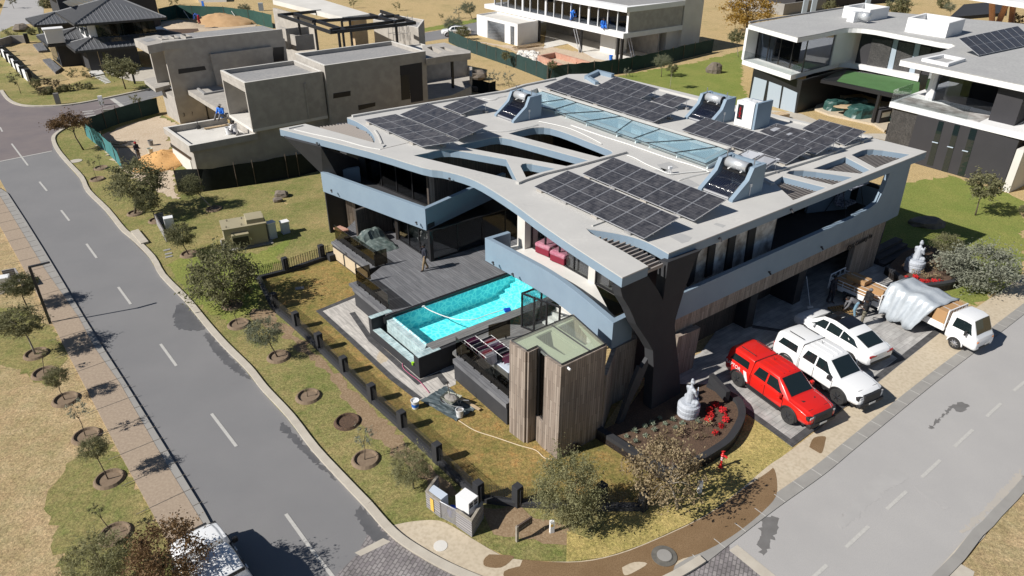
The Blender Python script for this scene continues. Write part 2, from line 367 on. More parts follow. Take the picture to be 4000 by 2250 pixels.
def leafmat(n, a, b, tr=.25, vs=1.3):
    m = mk(n, a, .75, spec=.25, var=b, vs=vs, wob=.6); t = m.node_tree; B = t.nodes['Principled BSDF']; out = t.nodes['Material Output']
    tl = node(t, 'ShaderNodeBsdfTranslucent'); mx = node(t, 'ShaderNodeMixShader'); mx.inputs[0].default_value = tr
    src = B.inputs['Base Color'].links[0].from_socket; t.links.new(src, tl.inputs[0])
    t.links.new(B.outputs[0], mx.inputs[1]); t.links.new(tl.outputs[0], mx.inputs[2]); t.links.new(mx.outputs[0], out.inputs[0]); return m
leafmat('leaf_olive', (.15, .155, .078), (.25, .24, .13), .38)
leafmat('leaf_grey', (.15, .165, .105), (.24, .25, .17))
leafmat('leaf_bright', (.21, .22, .115), (.34, .32, .17), .4)
leafmat('leaf_dark', (.11, .12, .06), (.19, .185, .10), .38)
leafmat('leaf_dry', (.36, .29, .18), (.22, .165, .09))
leafmat('leaf_brown', (.115, .07, .04), (.22, .14, .065))
leafmat('leaf_yellow', (.38, .22, .04), (.22, .15, .035))
leafmat('leaf_silver', (.21, .225, .17), (.31, .32, .25), .3)
leafmat('leaf_dullred', (.11, .075, .055), (.08, .085, .045))
leafmat('petal_red', (.62, .02, .035), (.5, .03, .02))
leafmat('succulent', (.20, .25, .20), (.30, .34, .24))
straw = ((.46, .345, .17), (.36, .265, .125), (.52, .41, .225))
lawn('lawn_dry', (.36, .255, .14), (.46, .34, .195), (.54, .42, .26), .30, (.19, .185, .07), .22)
lawn('lawn_verge', (.30, .225, .105), (.375, .285, .135), (.43, .34, .18), .70, (.155, .175, .052), .30, 11)
lawn('lawn_garden', (.38, .20, .07), (.35, .24, .095), (.28, .195, .07), .50, (.125, .135, .036), .42, 5)
lawn('lawn_straw', (.46, .35, .13), (.50, .385, .155), (.42, .315, .12), .42, (.22, .21, .06), .40, 3)
lawn('lawn_green', (.32, .29, .10), (.25, .25, .07), (.36, .31, .12), .80, (.17, .21, .05), .30, 9)
lawn('veld', (.42, .315, .155), (.46, .345, .18), (.39, .285, .135), .02, (.2, .2, .08), .12, 2)
tiles('paver_drive', (.34, .33, .32), (.42, .41, .395), (.20, .195, .19), .6, .3, UA, .008, .4, .85, (.7, 2, 1))
tiles('paver_patio', (.44, .415, .385), (.52, .49, .45), (.26, .25, .24), 1.2, .6, UA+R(90), .008, .4, .8, (.8, 6, 1))
tiles('paver_border', (.06, .06, .063), (.075, .074, .077), (.035, .035, .035), .3, .3, UA, .006, 0, .85)
tiles('deck_board', (.13, .132, .142), (.17, .172, .182), (.05, .05, .055), 2.4, .15, UA+R(90), .006, .35, .75, (.6, 9, 1))
tiles('deck_board2', (.15, .148, .145), (.19, .187, .182), (.07, .07, .07), 2.4, .15, UA, .006, .35, .75, (.6, 9, 1))
tiles('pool_tile', (.34, .46, .48), (.43, .55, .56), (.60, .66, .66), .2, .2, UA, .008, 0, .3, (2, 2, 1))
tiles('pool_tile_v', (.34, .46, .48), (.43, .55, .56), (.60, .66, .66), .2, .2, UA, .008, 0, .3, (2, 2, 1), axis='H')
tiles('road_block', (.20, .18, .185), (.27, .25, .245), (.13, .12, .12), .24, .14, UA+R(30), .02, .5, .9, (1, 1, 1))
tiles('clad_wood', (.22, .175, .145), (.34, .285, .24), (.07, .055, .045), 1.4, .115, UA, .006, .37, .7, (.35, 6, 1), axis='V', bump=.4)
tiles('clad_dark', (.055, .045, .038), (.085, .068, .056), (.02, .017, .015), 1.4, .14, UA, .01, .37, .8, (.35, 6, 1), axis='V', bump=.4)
tiles('board_grey', (.27, .26, .27), (.36, .35, .35), (.07, .06, .06), 3, .12, 0, .012, .3, .85, (.4, 8, 1), axis='H', bump=.4)
def thin_glass(name, tint, refl=.04, dens=.0, rough=.0):
    m = bpy.data.materials.new(name); m.use_nodes = True; t = m.node_tree; t.nodes.remove(t.nodes['Principled BSDF']); out = t.nodes['Material Output']
    a = node(t, 'ShaderNodeBsdfTransparent'); a.inputs[0].default_value = (*tint, 1); g = node(t, 'ShaderNodeBsdfGlossy'); g.inputs['Roughness'].default_value = rough
    lw = node(t, 'ShaderNodeLayerWeight'); pw = node(t, 'ShaderNodeMath', operation='POWER'); pw.inputs[1].default_value = 4; t.links.new(lw.outputs['Facing'], pw.inputs[0])
    ad = node(t, 'ShaderNodeMath', operation='MULTIPLY_ADD'); ad.inputs[1].default_value = .8; ad.inputs[2].default_value = refl
    t.links.new(pw.outputs[0], ad.inputs[0]); mx = node(t, 'ShaderNodeMixShader'); t.links.new(ad.outputs[0], mx.inputs[0]); t.links.new(a.outputs[0], mx.inputs[1]); t.links.new(g.outputs[0], mx.inputs[2]); t.links.new(mx.outputs[0], out.inputs[0])
    M[name] = m; return m
thin_glass('glass_clear', (.90, .92, .92), .03); thin_glass('glass_smoke', (.42, .39, .33), .02); thin_glass('glass_dark', (.55, .57, .6), .03)
thin_glass('glass_sky', (.95, .985, .99), .10); thin_glass('glass_street', (.72, .72, .72), .22); thin_glass('glass_roof', (.93, .955, .90), .03)
def pale_mix(n, col, f):     # diffuse mix: pale sky reflection painted into skylight glass, plain tint on tower roof
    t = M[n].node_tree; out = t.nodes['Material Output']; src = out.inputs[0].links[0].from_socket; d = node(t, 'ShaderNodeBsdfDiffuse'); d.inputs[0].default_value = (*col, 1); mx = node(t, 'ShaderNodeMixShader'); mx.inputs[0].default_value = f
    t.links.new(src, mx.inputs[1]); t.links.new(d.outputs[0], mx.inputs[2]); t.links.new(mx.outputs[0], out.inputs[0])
pale_mix('glass_sky', (.50, .74, .84), .26); pale_mix('glass_roof', (.66, .70, .60), .14)
def pvmat():
    m = mk('pv_cell', (.034, .034, .040), .22, spec=.6, coat=.3); t = m.node_tree; B = t.nodes['Principled BSDF']; tc = node(t, 'ShaderNodeUVMap')
    br = node(t, 'ShaderNodeTexBrick'); br.offset = 0; br.inputs['Brick Width'].default_value = 1/6; br.inputs['Row Height'].default_value = 1/12; br.inputs['Mortar Size'].default_value = .0035; br.inputs['Scale'].default_value = 1
    br.inputs['Color1'].default_value = (.030, .030, .036, 1); br.inputs['Color2'].default_value = (.044, .043, .048, 1); br.inputs['Mortar'].default_value = (.085, .085, .09, 1)
    t.links.new(tc.outputs[0], br.inputs['Vector']); n = node(t, 'ShaderNodeTexNoise'); n.inputs['Scale'].default_value = 3; ge = node(t, 'ShaderNodeNewGeometry'); t.links.new(ge.outputs['Position'], n.inputs['Vector'])
    mr = node(t, 'ShaderNodeMapRange'); mr.inputs[1].default_value = .3; mr.inputs[2].default_value = .7; mr.inputs[3].default_value = .85; mr.inputs[4].default_value = 1.5; t.links.new(n.outputs[0], mr.inputs[0])
    vm = node(t, 'ShaderNodeVectorMath', operation='SCALE'); t.links.new(br.outputs[0], vm.inputs[0]); t.links.new(mr.outputs[0], vm.inputs['Scale'])
    sp = node(t, 'ShaderNodeSeparateXYZ'); t.links.new(tc.outputs[0], sp.inputs[0]); sb = node(t, 'ShaderNodeMath', operation='SUBTRACT'); sb.inputs[1].default_value = .5; t.links.new(sp.outputs['Y'], sb.inputs[0])
    ab = node(t, 'ShaderNodeMath', operation='ABSOLUTE'); t.links.new(sb.outputs[0], ab.inputs[0]); lt = node(t, 'ShaderNodeMath', operation='LESS_THAN'); lt.inputs[1].default_value = .009; t.links.new(ab.outputs[0], lt.inputs[0])
    m3 = node(t, 'ShaderNodeMix', data_type='RGBA'); t.links.new(lt.outputs[0], m3.inputs[0]); t.links.new(vm.outputs[0], m3.inputs[6]); m3.inputs[7].default_value = (.20, .205, .22, 1); t.links.new(m3.outputs[2], B.inputs['Base Color'])
    t.links.new(n.outputs[0], B.inputs['Roughness'])
pvmat()
def striped():
    m = M['cloth_stripe']; t = m.node_tree; B = t.nodes['Principled BSDF']; wv = node(t, 'ShaderNodeTexWave'); wv.bands_direction = 'Z'; wv.inputs['Scale'].default_value = 4; wv.inputs['Distortion'].default_value = .6
    ge = node(t, 'ShaderNodeNewGeometry'); t.links.new(ge.outputs['Position'], wv.inputs[0]); r = ramp(t, [(.0, (.012, .012, .012)), (.8, (.012, .012, .012)), (.95, (.55, .55, .5))]); t.links.new(wv.outputs['Fac'], r.inputs[0]); t.links.new(r.outputs[0], B.inputs['Base Color'])
striped()
def water():
    m = bpy.data.materials.new('pool_water'); m.use_nodes = True; t = m.node_tree; t.nodes.remove(t.nodes['Principled BSDF']); out = t.nodes['Material Output']
    a = node(t, 'ShaderNodeBsdfTransparent'); a.inputs[0].default_value = (.50, .99, .995, 1); g = node(t, 'ShaderNodeBsdfGlossy'); g.inputs['Roughness'].default_value = .05
    n = node(t, 'ShaderNodeTexNoise'); n.inputs['Scale'].default_value = 5; n.inputs['Detail'].default_value = 3; ge = node(t, 'ShaderNodeNewGeometry'); t.links.new(ge.outputs['Position'], n.inputs['Vector'])
    bp = node(t, 'ShaderNodeBump'); bp.inputs['Strength'].default_value = .25; bp.inputs['Distance'].default_value = .02; t.links.new(n.outputs['Fac'], bp.inputs['Height']); t.links.new(bp.outputs[0], g.inputs['Normal'])
    lw = node(t, 'ShaderNodeLayerWeight'); pw = node(t, 'ShaderNodeMath', operation='POWER'); pw.inputs[1].default_value = 5; t.links.new(lw.outputs['Facing'], pw.inputs[0]); ad = node(t, 'ShaderNodeMath', operation='MULTIPLY_ADD'); ad.inputs[1].default_value = .9; ad.inputs[2].default_value = .02
    t.links.new(pw.outputs[0], ad.inputs[0]); mx = node(t, 'ShaderNodeMixShader'); t.links.new(ad.outputs[0], mx.inputs[0])
    t.links.new(a.outputs[0], mx.inputs[1]); t.links.new(g.outputs[0], mx.inputs[2]); t.links.new(mx.outputs[0], out.inputs[0]); M['pool_water'] = m
    # marbled mosaic of the pool shell, bright caustic light lines painted into it
    m = mk('pool_shell', (.12, .55, .60), .6); t = m.node_tree; B = t.nodes['Principled BSDF']; ge = node(t, 'ShaderNodeNewGeometry')
    vo = node(t, 'ShaderNodeTexVoronoi'); vo.feature = 'DISTANCE_TO_EDGE'; vo.inputs['Scale'].default_value = 3.2; nn = node(t, 'ShaderNodeTexNoise'); nn.inputs['Scale'].default_value = 2.5
    t.links.new(ge.outputs['Position'], nn.inputs['Vector']); ad = node(t, 'ShaderNodeMix', data_type='RGBA', blend_type='ADD'); ad.inputs[0].default_value = .35; t.links.new(ge.outputs['Position'], ad.inputs[6]); t.links.new(nn.outputs['Color'], ad.inputs[7]); t.links.new(ad.outputs[2], vo.inputs['Vector'])
    r = ramp(t, [(0, (.98, 1, .98)), (.05, (.72, .95, .94)), (.14, (.36, .78, .83)), (.35, (.30, .72, .79))]); t.links.new(vo.outputs['Distance'], r.inputs[0]); t.links.new(r.outputs[0], B.inputs['Base Color'])
water()
g = MB(); g.slab([(-400, -60), (420, -60), (420, 700), (-400, 700)], -1.2, -.004); struct('ground', g, M['veld'])
def sheet(name, pts, z, mat, th=.004): return struct(name, MB().slab(pts, z-th, z), mat)
def ragged(name, pts, z, mat, th=.004, amp=.35):
    rr = random.Random(len(pts)*7+int(z*1000)); out = []
    for i in range(len(pts)):
        a, b = Vector(pts[i]), Vector(pts[(i+1) % len(pts)]); L_ = (b-a).length; n = max(1, min(60, int(L_/.3)))
        for k in range(n):
            p = a.lerp(b, k/n); s_ = amp*min(1, max(.4, L_/6)); out.append(Vector((p.x+rr.uniform(-s_, s_), p.y+rr.uniform(-s_, s_), 0)))
    return sheet(name, out, z, mat, th)
def smooth_line(p, n=4):
    out = []
    for i in range(len(p)-1):
        a = p[max(i-1, 0)]; b = p[i]; c = p[i+1]; d = p[min(i+2, len(p)-1)]
        for k in range(n):
            t = k/n; out.append(.5*((2*b)+(c-a)*t+(2*a-5*b+4*c-d)*t*t+(3*b-a-3*c+d)*t*t*t))
    return out+[p[-1]]
kerbR = GM([('32', 820, 935), ('32', 640, 745), ('32', 420, 505), ('32', 240, 265), ('32', 60, 70), ('22', 0, 1445), ('21', 1850, 1340), ('21', 1680, 1170), ('21', 1540, 1010), ('21', 1390, 825), ('21', 1210, 640), ('21', 1130, 500), ('21', 980, 350), ('21', 910, 290), ('21', 790, 140), ('21', 650, 0), ('11', 600, 1345), ('11', 500, 1235), ('11', 430, 1150), ('11', 395, 1085), ('11', 392, 1040), ('11', 430, 1000), ('11', 520, 950), ('11', 640, 912), ('11', 760, 868), ('11', 1000, 790), ('11', 1200, 725)])
far1 = GM([('12', 1180, 330), ('12', 1440, 290), ('12', 1660, 262)])
kerbR = kerbR+far1
topK = GM([('11', 0, 688), ('11', 40, 745), ('11', 100, 785), ('11', 200, 806), ('11', 400, 806), ('11', 600, 786), ('11', 850, 736), ('11', 1020, 700), ('11', 1190, 668), ('12', 1180, 262), ('12', 1400, 225), ('12', 1660, 168)])
leftK = GM([('33', -2900, 3500), ('31', 1800, 1449), ('31', 1540, 965), ('31', 1240, 470), ('31', 950, 0), ('21', 790, 1200), ('21', 640, 960), ('21', 480, 690), ('21', 330, 440), ('21', 190, 215), ('21', 60, 15), ('21', 0, -95), ('21', -110, -270)])
leftK = leftK[1:]
corner = smooth_line(GM([('32', 820, 935), ('32', 1010, 1150), ('32', 1220, 1300), ('32', 1500, 1449), ('32', 1900, 1600), ('33', 300, 1650), ('33', 700, 1640), ('33', 1080, 1560), ('33', 1400, 1395), ('33', 1640, 1215), ('34', 60, 945), ('34', 430, 680), ('34', 700, 455), ('34', 1265, -10), ('24', 1700, 1105), ('24', 1932, 925)]), 4)
rightFar = [corner[-1]+(corner[-1]-corner[-5]).normalized()*t for t in (20, 50)]
streetL = corner+rightFar
streetR = GM([('34', 1932, 700), ('34', 1800, 850), ('34', 1680, 970), ('34', 1620, 1040), ('34', 1540, 1110), ('34', 1400, 1290), ('34', 1240, 1449), ('34', 1000, 1760)])
far = streetR[0]+(streetR[0]-streetR[2]).normalized()*45
A0 = G('31', 1800, 1449)
road_pts = [A0]+leftK[1:]+[G('11', -420, 400), G('11', -200, 330), G('11', -100, 560)]+topK+[Vector((60, 205, 0)), Vector((62, 196, 0))]+kerbR[::-1]
sheet('left_road', road_pts+[corner[6], G('33', 100, 1900), G('31', 1500, 2300)], .0, M['asphalt_old'], .02)
sheet('crossroad_paving', GM([('11', 395, 1138), ('11', 0, 1222), ('11', -500, 1330), ('11', -300, 600), ('11', 0, 700), ('11', 40, 750), ('11', 100, 789), ('11', 200, 810), ('11', 400, 810), ('11', 600, 790), ('11', 850, 742), ('11', 935, 815), ('11', 640, 905), ('11', 520, 945), ('11', 430, 995), ('11', 395, 1035), ('11', 392, 1085)]), .006, M['paving_red'])
cs = [p for p in streetL]
sheet('right_road', cs[22:]+[far]+streetR+[G('34', 0, 1900), G('33', 1500, 1900)], .002, M['asphalt_light'], .02)
sheet('paving_blocks', [corner[2], G('32', 760, 1290)]+GM([('32', 600, 1449), ('32', 400, 1700), ('33', 500, 2100), ('33', 2100, 1600), ('33', 1930, 1470), ('33', 1640, 1262)])+corner[5:37][::-1], .008, M['road_block'])
sheet('apron_strip', GM([('33', 1640, 1255), ('33', 1700, 1215), ('33', 1990, 1449), ('33', 2140, 1600), ('33', 2070, 1640), ('33', 1900, 1470)]), .012, M['kerb_pale'])
sheet('apron_band', GM([('32', 745, 1275), ('32', 960, 1165), ('32', 1015, 1192), ('32', 790, 1300)]), .012, M['kerb_pale'])
vergeR = kerbR
sheet('verge_lawn', kerbR[:26]+GM([('11', 1300, 900), ('22', 500, 300), ('22', 545, 505), ('22', 20, 660), ('22', 130, 870), ('22', 480, 1180), ('22', 690, 1380), ('32', 870, 140), ('32', 1120, 340), ('32', 1380, 600), ('32', 1650, 850), ('33', 0, 920), ('33', 620, 960), ('33', 1000, 950), ('33', 1400, 620), ('33', 1700, 420), ('33', 1932, 700), ('33', 1450, 1000), ('33', 1000, 1210), ('33', 700, 1310), ('33', 430, 1345), ('33', 0, 1322), ('32', 1680, 1200), ('32', 1520, 1100), ('32', 1380, 1035), ('32', 1190, 1040), ('32', 1010, 1075)]), .02, M['lawn_verge'], .03)
sheet('straw_verge', GM([('33', 410, 1345), ('33', 415, 1110), ('33', 600, 1180), ('33', 740, 1000), ('33', 1000, 950), ('33', 1130, 900), ('33', 1330, 640), ('33', 1600, 470), ('33', 1740, 210), ('33', 1932, 345), ('34', 190, 488), ('33', 1932, 655), ('33', 1700, 820), ('33', 1450, 1000), ('33', 1000, 1210), ('33', 700, 1310)]), .028, M['lawn_straw'])
sheet('garden_lawn', GM([('22', 545, 505), ('22', 20, 660), ('22', 130, 870), ('22', 480, 1180), ('22', 690, 1380), ('32', 870, 140), ('32', 1120, 340), ('32', 1380, 600), ('32', 1650, 850), ('33', 0, 920), ('33', 620, 960), ('33', 1000, 950), ('33', 1400, 600), ('33', 635, 420), ('33', 900, 0), ('22', 1900, 1300), ('22', 1000, 300)]), .026, M['lawn_garden'])
ragged('bare_strip', GM([('22', 0, 880), ('22', 110, 900), ('22', 330, 1100), ('22', 640, 1400), ('32', 800, 120), ('32', 1100, 400), ('32', 1340, 640), ('32', 1540, 830), ('32', 1420, 880), ('32', 1230, 700), ('32', 1000, 500), ('32', 800, 300), ('32', 640, 60), ('22', 500, 1340), ('22', 180, 1060), ('22', -60, 960)]), .025, M['bare_earth'])
ragged('bare_patch', GM([('32', 1700, 940), ('32', 1932, 915), ('33', 60, 925), ('33', 200, 1020), ('33', 430, 1060), ('33', 400, 1200), ('33', 100, 1180), ('32', 1800, 1150), ('32', 1700, 1020)]), .026, M['bare_earth'])
ragged('green_verge', GM([('21', 1250, 560), ('21', 1500, 430), ('21', 1932, 470), ('22', 300, 330), ('22', 200, 440), ('21', 1932, 900), ('21', 1700, 1000), ('21', 1450, 800)]), .024, M['lawn_green'])
ragged('side_lawn', GM([('13', 560, 640), ('13', 860, 560), ('13', 1400, 470), ('13', 1740, 380), ('14', -200, 640), ('13', 1800, 800), ('24', 400, 0), ('24', 1400, -120), ('24', 1932, 60), ('24', 1932, 630), ('24', 1590, 860), ('24', 1240, 750), ('24', 850, 450), ('23', 1500, 0)]), .006, M['lawn_green'], .01)
ragged('verge_lawn', GM([('11', 1200, 1100), ('11', 1340, 1449), ('12', 330, 1190), ('12', 900, 1150), ('12', 1300, 1250), ('22', 545, 200), ('22', 560, 500), ('22', 300, 560), ('21', 1700, 500), ('21', 1400, 100)]), .018, M['lawn_verge'], .02, .2)
ragged('verge_lawn', GM([('22', 150, 0), ('22', 600, -60), ('22', 620, 560), ('22', 450, 420), ('22', 350, 250)]), .0195, M['lawn_verge'], .02, .2)
ragged('lawn_by_site', GM([('22', 530, 0), ('21', 1400, 200), ('11', 1560, 1449), ('12', 330, 1190), ('12', 1000, 1250)]), .012, M['lawn_green'], .01)
sheet('left_verge', leftK[:0]+GM([('31', 1190, 1050), ('31', 630, 0), ('21', 400, 1000), ('21', 150, 530), ('21', 0, 260), ('21', -200, -60), ('21', -500, 300), ('31', -500, 400), ('31', -300, 1600), ('31', 1100, 1800), ('31', 1400, 1449)]), .02, M['lawn_dry'], .03)
ragged('left_green', GM([('31', 1180, 1040), ('31', 990, 640), ('31', 780, 420), ('31', 500, 620), ('31', 330, 900), ('31', 480, 1449), ('31', 800, 1600), ('31', 1400, 1449)]), .026, M['lawn_verge'])
ragged('left_green', GM([('21', 520, 1240), ('21', 400, 1020), ('21', 200, 900), ('21', -100, 860), ('21', -100, 1300), ('21', 100, 1320), ('21', 300, 1449), ('31', 300, 0), ('31', 400, 20)]), .026, M['lawn_verge'])
sheet('yard_lawn', GM([('11', 40, 365), ('11', 240, 330), ('11', 360, 440), ('11', 330, 460), ('11', 440, 545), ('11', 520, 600), ('11', 330, 640), ('11', 240, 605), ('11', 100, 430)]), .03, M['lawn_dry'])
sheet('verge_lawn', topK[:9]+GM([('11', 1190, 560), ('11', 800, 540), ('11', 350, 700), ('11', 230, 640), ('11', 60, 430), ('11', -20, 360), ('11', -60, 640)]), .022, M['lawn_verge'], .03)
sheet('verge_lawn', GM([('11', 0, 330), ('11', 0, 240), ('11', 90, 200), ('11', 280, 200), ('11', 340, 320), ('11', 200, 310)]), .022, M['lawn_verge'], .03)
sheet('far_road', GM([('11', -100, 330), ('11', 0, 300), ('11', 80, 200), ('11', 330, 165), ('11', 330, 60), ('11', 260, -60), ('11', 60, -60), ('11', 0, 120), ('11', -300, 160)]), .01, M['asphalt_light'])
ragged('green_verge', GM([('12', 1180, 255), ('12', 1180, 225), ('12', 1500, 175), ('12', 1670, 140), ('12', 1670, 165), ('12', 1440, 215)]), .022, M['lawn_green'], .01)
walkL = GM([('31', 1190, 1050), ('31', 900, 520), ('31', 630, 0), ('21', 500, 1200), ('21', 400, 1000), ('21', 150, 530), ('21', 0, 260), ('21', -120, 60)])
walkR = GM([('21', -60, -60), ('21', 60, 130), ('21', 340, 590), ('21', 600, 960), ('21', 720, 1190), ('31', 905, 0), ('31', 1250, 600), ('31', 1520, 1040)])
ext = walkR[-1]+(walkR[-1]-walkR[-2]).normalized()*6
struct('left_footway', MB().slab([walkL[0]+(walkL[0]-walkL[1]).normalized()*6]+walkL+walkR+[ext], -.05, .11), M['walk_tan'])
gl = walkR+[ext]
struct('left_gutter', MB().slab(gl+[A0]+leftK[1:-2], -.05, .10), M['kerb_grey'])
def joints(name, a0, a1, b0, b1, n, z, w=.03, mat='joint', skip=0):
    m = MB()
    for i in range(skip, n+1):
        t = i/n; a = a0.lerp(a1, t); b = b0.lerp(b1, t); a = up(a, z); b = up(b, z); d = (b-a).normalized(); nn = Vector((-d.y, d.x, 0))*w/2
        m.plate([a-nn, b-nn, b+nn, a+nn], .003)
    return m
jm = MB()
def cross(P, z, wd, pitch, sc, w_=.03):
    t = 0
    for i in range(len(P)-1):
        a, b = up(P[i], z), up(P[i+1], z); d = (b-a); L_ = d.length; d.normalize(); n = Vector((-d.y, d.x, 0))
        while t < L_:
            p = a+d*t; jm.plate([p-d*w_/2, p+d*w_/2, p+d*w_/2+n*wd*sc, p-d*w_/2+n*wd*sc], .003); t += pitch
        t -= L_
cross(walkR, .114, 1.75, 1.9, -1 if (walkR[1]-walkR[0]).cross(walkL[0]-walkR[0]).z < 0 else 1)
cross(walkR, .106, .42, .95, 1 if (walkR[1]-walkR[0]).cross(walkL[0]-walkR[0]).z < 0 else -1)
struct('footway_joints', jm, M['joint'])
def kerb(name, line, w=.3, h=.12, mat='kerb_pale', side=-1):
    return struct(name, MB().wall(line, -.05, h, w, side), M[mat])
kerb('kerb', smooth_line(kerbR[:26], 3), .32, .12, 'kerb_pale', -1)
kerb('kerb', smooth_line(topK[:9], 3), .32, .12, 'kerb_pale', 1)
kerb('kerb', corner[:34], .32, .12, 'kerb_pale', 1)
gut = corner[30:]+rightFar
struct('gutter', MB().wall(gut, -.03, .035, .5, 1), M['kerb_grey'])
jj = MB(); 
acc = 0; last = gut[0]
for i in range(len(gut)-1):
    a, b = gut[i], gut[i+1]; L_ = (b-a).length; d = (b-a).normalized(); nn = Vector((-d.y, d.x, 0)); t = (1.2-acc)
    while t < L_:
        p = up(a+d*t, .039); jj.plate([p-d*.015, p-d*.015+nn*.5, p+d*.015+nn*.5, p+d*.015], .003); t += 1.2
    acc = (acc+L_) % 1.2
struct('gutter_joints', jj, M['road_paint'])
kerb('kerb', streetR[::-1]+[far], .35, .10, 'kerb_grey', -1)
sheet('gutter_apron', GM([('34', 1240, 1449), ('34', 1540, 1110), ('34', 1640, 1040), ('34', 1700, 1050), ('34', 1630, 1160), ('34', 1440, 1360), ('34', 1300, 1500)]), .03, M['kerb_pale'])
sheet('verge_right', GM([('34', 1932, 790), ('34', 1840, 880), ('34', 1760, 960), ('34', 1700, 1060), ('34', 1640, 1160), ('34', 1470, 1360), ('34', 1400, 1500), ('34', 2300, 1500), ('34', 2400, 700)]), .05, M['lawn_dry'], .06)
sheet('walk_slab', GM([('34', 1440, 1360), ('34', 1555, 1425), ('34', 1500, 1600), ('34', 1350, 1480)]), .06, M['kerb_pale'])
inner = GM([('32', 1010, 1075), ('32', 1190, 1040), ('32', 1380, 1035), ('32', 1520, 1100), ('32', 1680, 1200), ('33', 0, 1322), ('33', 430, 1345), ('33', 700, 1310), ('33', 1000, 1210), ('33', 1450, 1000), ('33', 1700, 820), ('34', 0, 622), ('34', 190, 490), ('24', 820, 1449), ('24', 1270, 1085), ('24', 1590, 862), ('24', 1932, 630)])
cornerN = [p for p in corner]
offs = [p+Vector((0, 0, 0)) for p in corner]
inner2 = smooth_line(inner, 3)+[inner[-1]+(inner[-1]-inner[-2]).normalized()*t for t in (20, 50)]
struct('right_footway', MB().slab([corner[3]]+inner2+(corner+rightFar)[::-1][:-3], -.04, .032), M['walk_pale'])
sheet('wet_patch', smooth_line(GM([('33', 80, 1330), ('33', 430, 1352), ('33', 700, 1318), ('33', 1000, 1218), ('33', 1450, 1008), ('33', 1700, 828), ('33', 1932, 668), ('34', 40, 640), ('34', 65, 720), ('34', 60, 850), ('33', 1900, 960), ('33', 1760, 1080), ('33', 1600, 1190), ('33', 1400, 1290), ('33', 1250, 1340), ('33', 1180, 1449), ('33', 900, 1530), ('33', 400, 1540), ('33', 0, 1500), ('33', -60, 1420), ('33', 60, 1380)]), 3), .036, M['wet_walk'])
sheet('wet_patch', smooth_line(GM([('32', 1760, 1290), ('32', 1932, 1300), ('32', 1932, 1330), ('32', 1850, 1390), ('32', 1730, 1380), ('32', 1720, 1330), ('32', 1760, 1290)]), 3)[:-1], .036, M['wet_walk'])
sheet('dry_patch', smooth_line(GM([('33', 830, 1390), ('33', 920, 1350), ('33', 1020, 1360), ('33', 930, 1420), ('33', 850, 1449), ('33', 830, 1390)]), 3)[:-1], .040, M['walk_pale'])
sheet('wet_patch', smooth_line(GM([('34', 310, 480), ('34', 345, 410), ('34', 430, 400), ('34', 430, 440), ('34', 405, 525), ('34', 360, 510), ('34', 310, 480)]), 3)[:-1], .036, M['wet_walk'])
def blot(name, i, pts, z, mat, n=3):
    L_ = smooth_line(GG(i, pts+[pts[0]]), n)[:-1]; rr = random.Random(int(pts[0][0])); out = []
    for a, b in zip(L_, L_[1:]+L_[:1]):
        k_ = max(1, int((b-a).length/.09)); out += [a.lerp(b, k/k_)+Vector((rr.gauss(0, .05), rr.gauss(0, .05), 0)) for k in range(k_)]
    return sheet(name, out, z, M[mat])
blot('wet_patch', '34', [(-40, 1010), (50, 1000), (75, 1060), (60, 1130), (10, 1210), (-30, 1290), (-70, 1270), (-60, 1120)], .007, 'wet_asphalt')
blot('wet_patch', '34', [(1395, 150), (1450, 132), (1495, 150), (1490, 200), (1430, 215), (1390, 185), (1240, 330), (1225, 318), (1370, 180)], .007, 'wet_asphalt')
blot('wet_patch', '21', [(1330, 870), (1385, 835), (1430, 890), (1540, 1010), (1530, 1040), (1420, 1045), (1330, 1020), (1310, 920)], .009, 'wet_dark')
blot('wet_patch', '21', [(1540, 1060), (1600, 1090), (1700, 1200), (1780, 1290), (1890, 1400), (1860, 1405), (1700, 1300), (1600, 1180)], .009, 'wet_dark')
blot('wet_patch', '32', [(200, 290), (330, 420), (460, 560), (600, 720), (560, 700), (380, 540), (230, 380), (180, 330)], .009, 'wet_dark')
blot('wet_patch', '32', [(780, 930), (850, 980), (930, 1060), (1005, 1175), (900, 1190), (790, 1060), (750, 960)], .009, 'wet_dark')
def smear(i, pts, z, mat): blot('road_stain', i, pts, z, mat, 2)
mk('stain_dark', (.16, .16, .165), .9, var=(.17, .17, .175), vs=1); mk('stain_pale', (.235, .232, .228), .92, var=(.205, .205, .207), vs=.8); mk('stain_mid', (.345, .337, .33), .9, var=(.39, .38, .37), vs=.8); mk('dust', (.42, .385, .34), .95, var=(.38, .36, .33), vs=1)
pass
pass
smear('34', [(520, 1020), (620, 930), (800, 700), (960, 640), (1060, 720), (900, 800), (700, 980), (560, 1090)], .0075, 'stain_mid'); smear('34', [(1100, 760), (1250, 820), (1380, 940), (1360, 960), (1200, 860)], .0075, 'stain_mid')
smear('34', [(1900, 640), (1930, 700), (1790, 850), (1670, 965), (1520, 1110), (1460, 1110), (1640, 930), (1780, 780)], .0076, 'dust')
mm = MB()
def dash(i, a, b, w, z=.012):
    a = G(i, *a); b = G(i, *b); a = up(a, z); b = up(b, z); d = (b-a).normalized(); n = Vector((-d.y, d.x, 0))*w/2
    mm.plate([a-n, b-n, b+n, a+n], .004)
for i, a, b in (('11', (88, 1085), (212, 1250)), ('11', (298, 1372), (355, 1441)), ('21', (462, 138), (524, 218)), ('21', (653, 392), (730, 498)), ('21', (893, 718), (988, 848)), ('21', (1212, 1148), (1332, 1313)), ('31', (1597, 225), (1785, 472)), ('32', (226, 982), (412, 1240)), ('32', (412, 1240), (600, 1480)), ('11', (0, 960), (18, 994))): dash(i, a, b, .13)
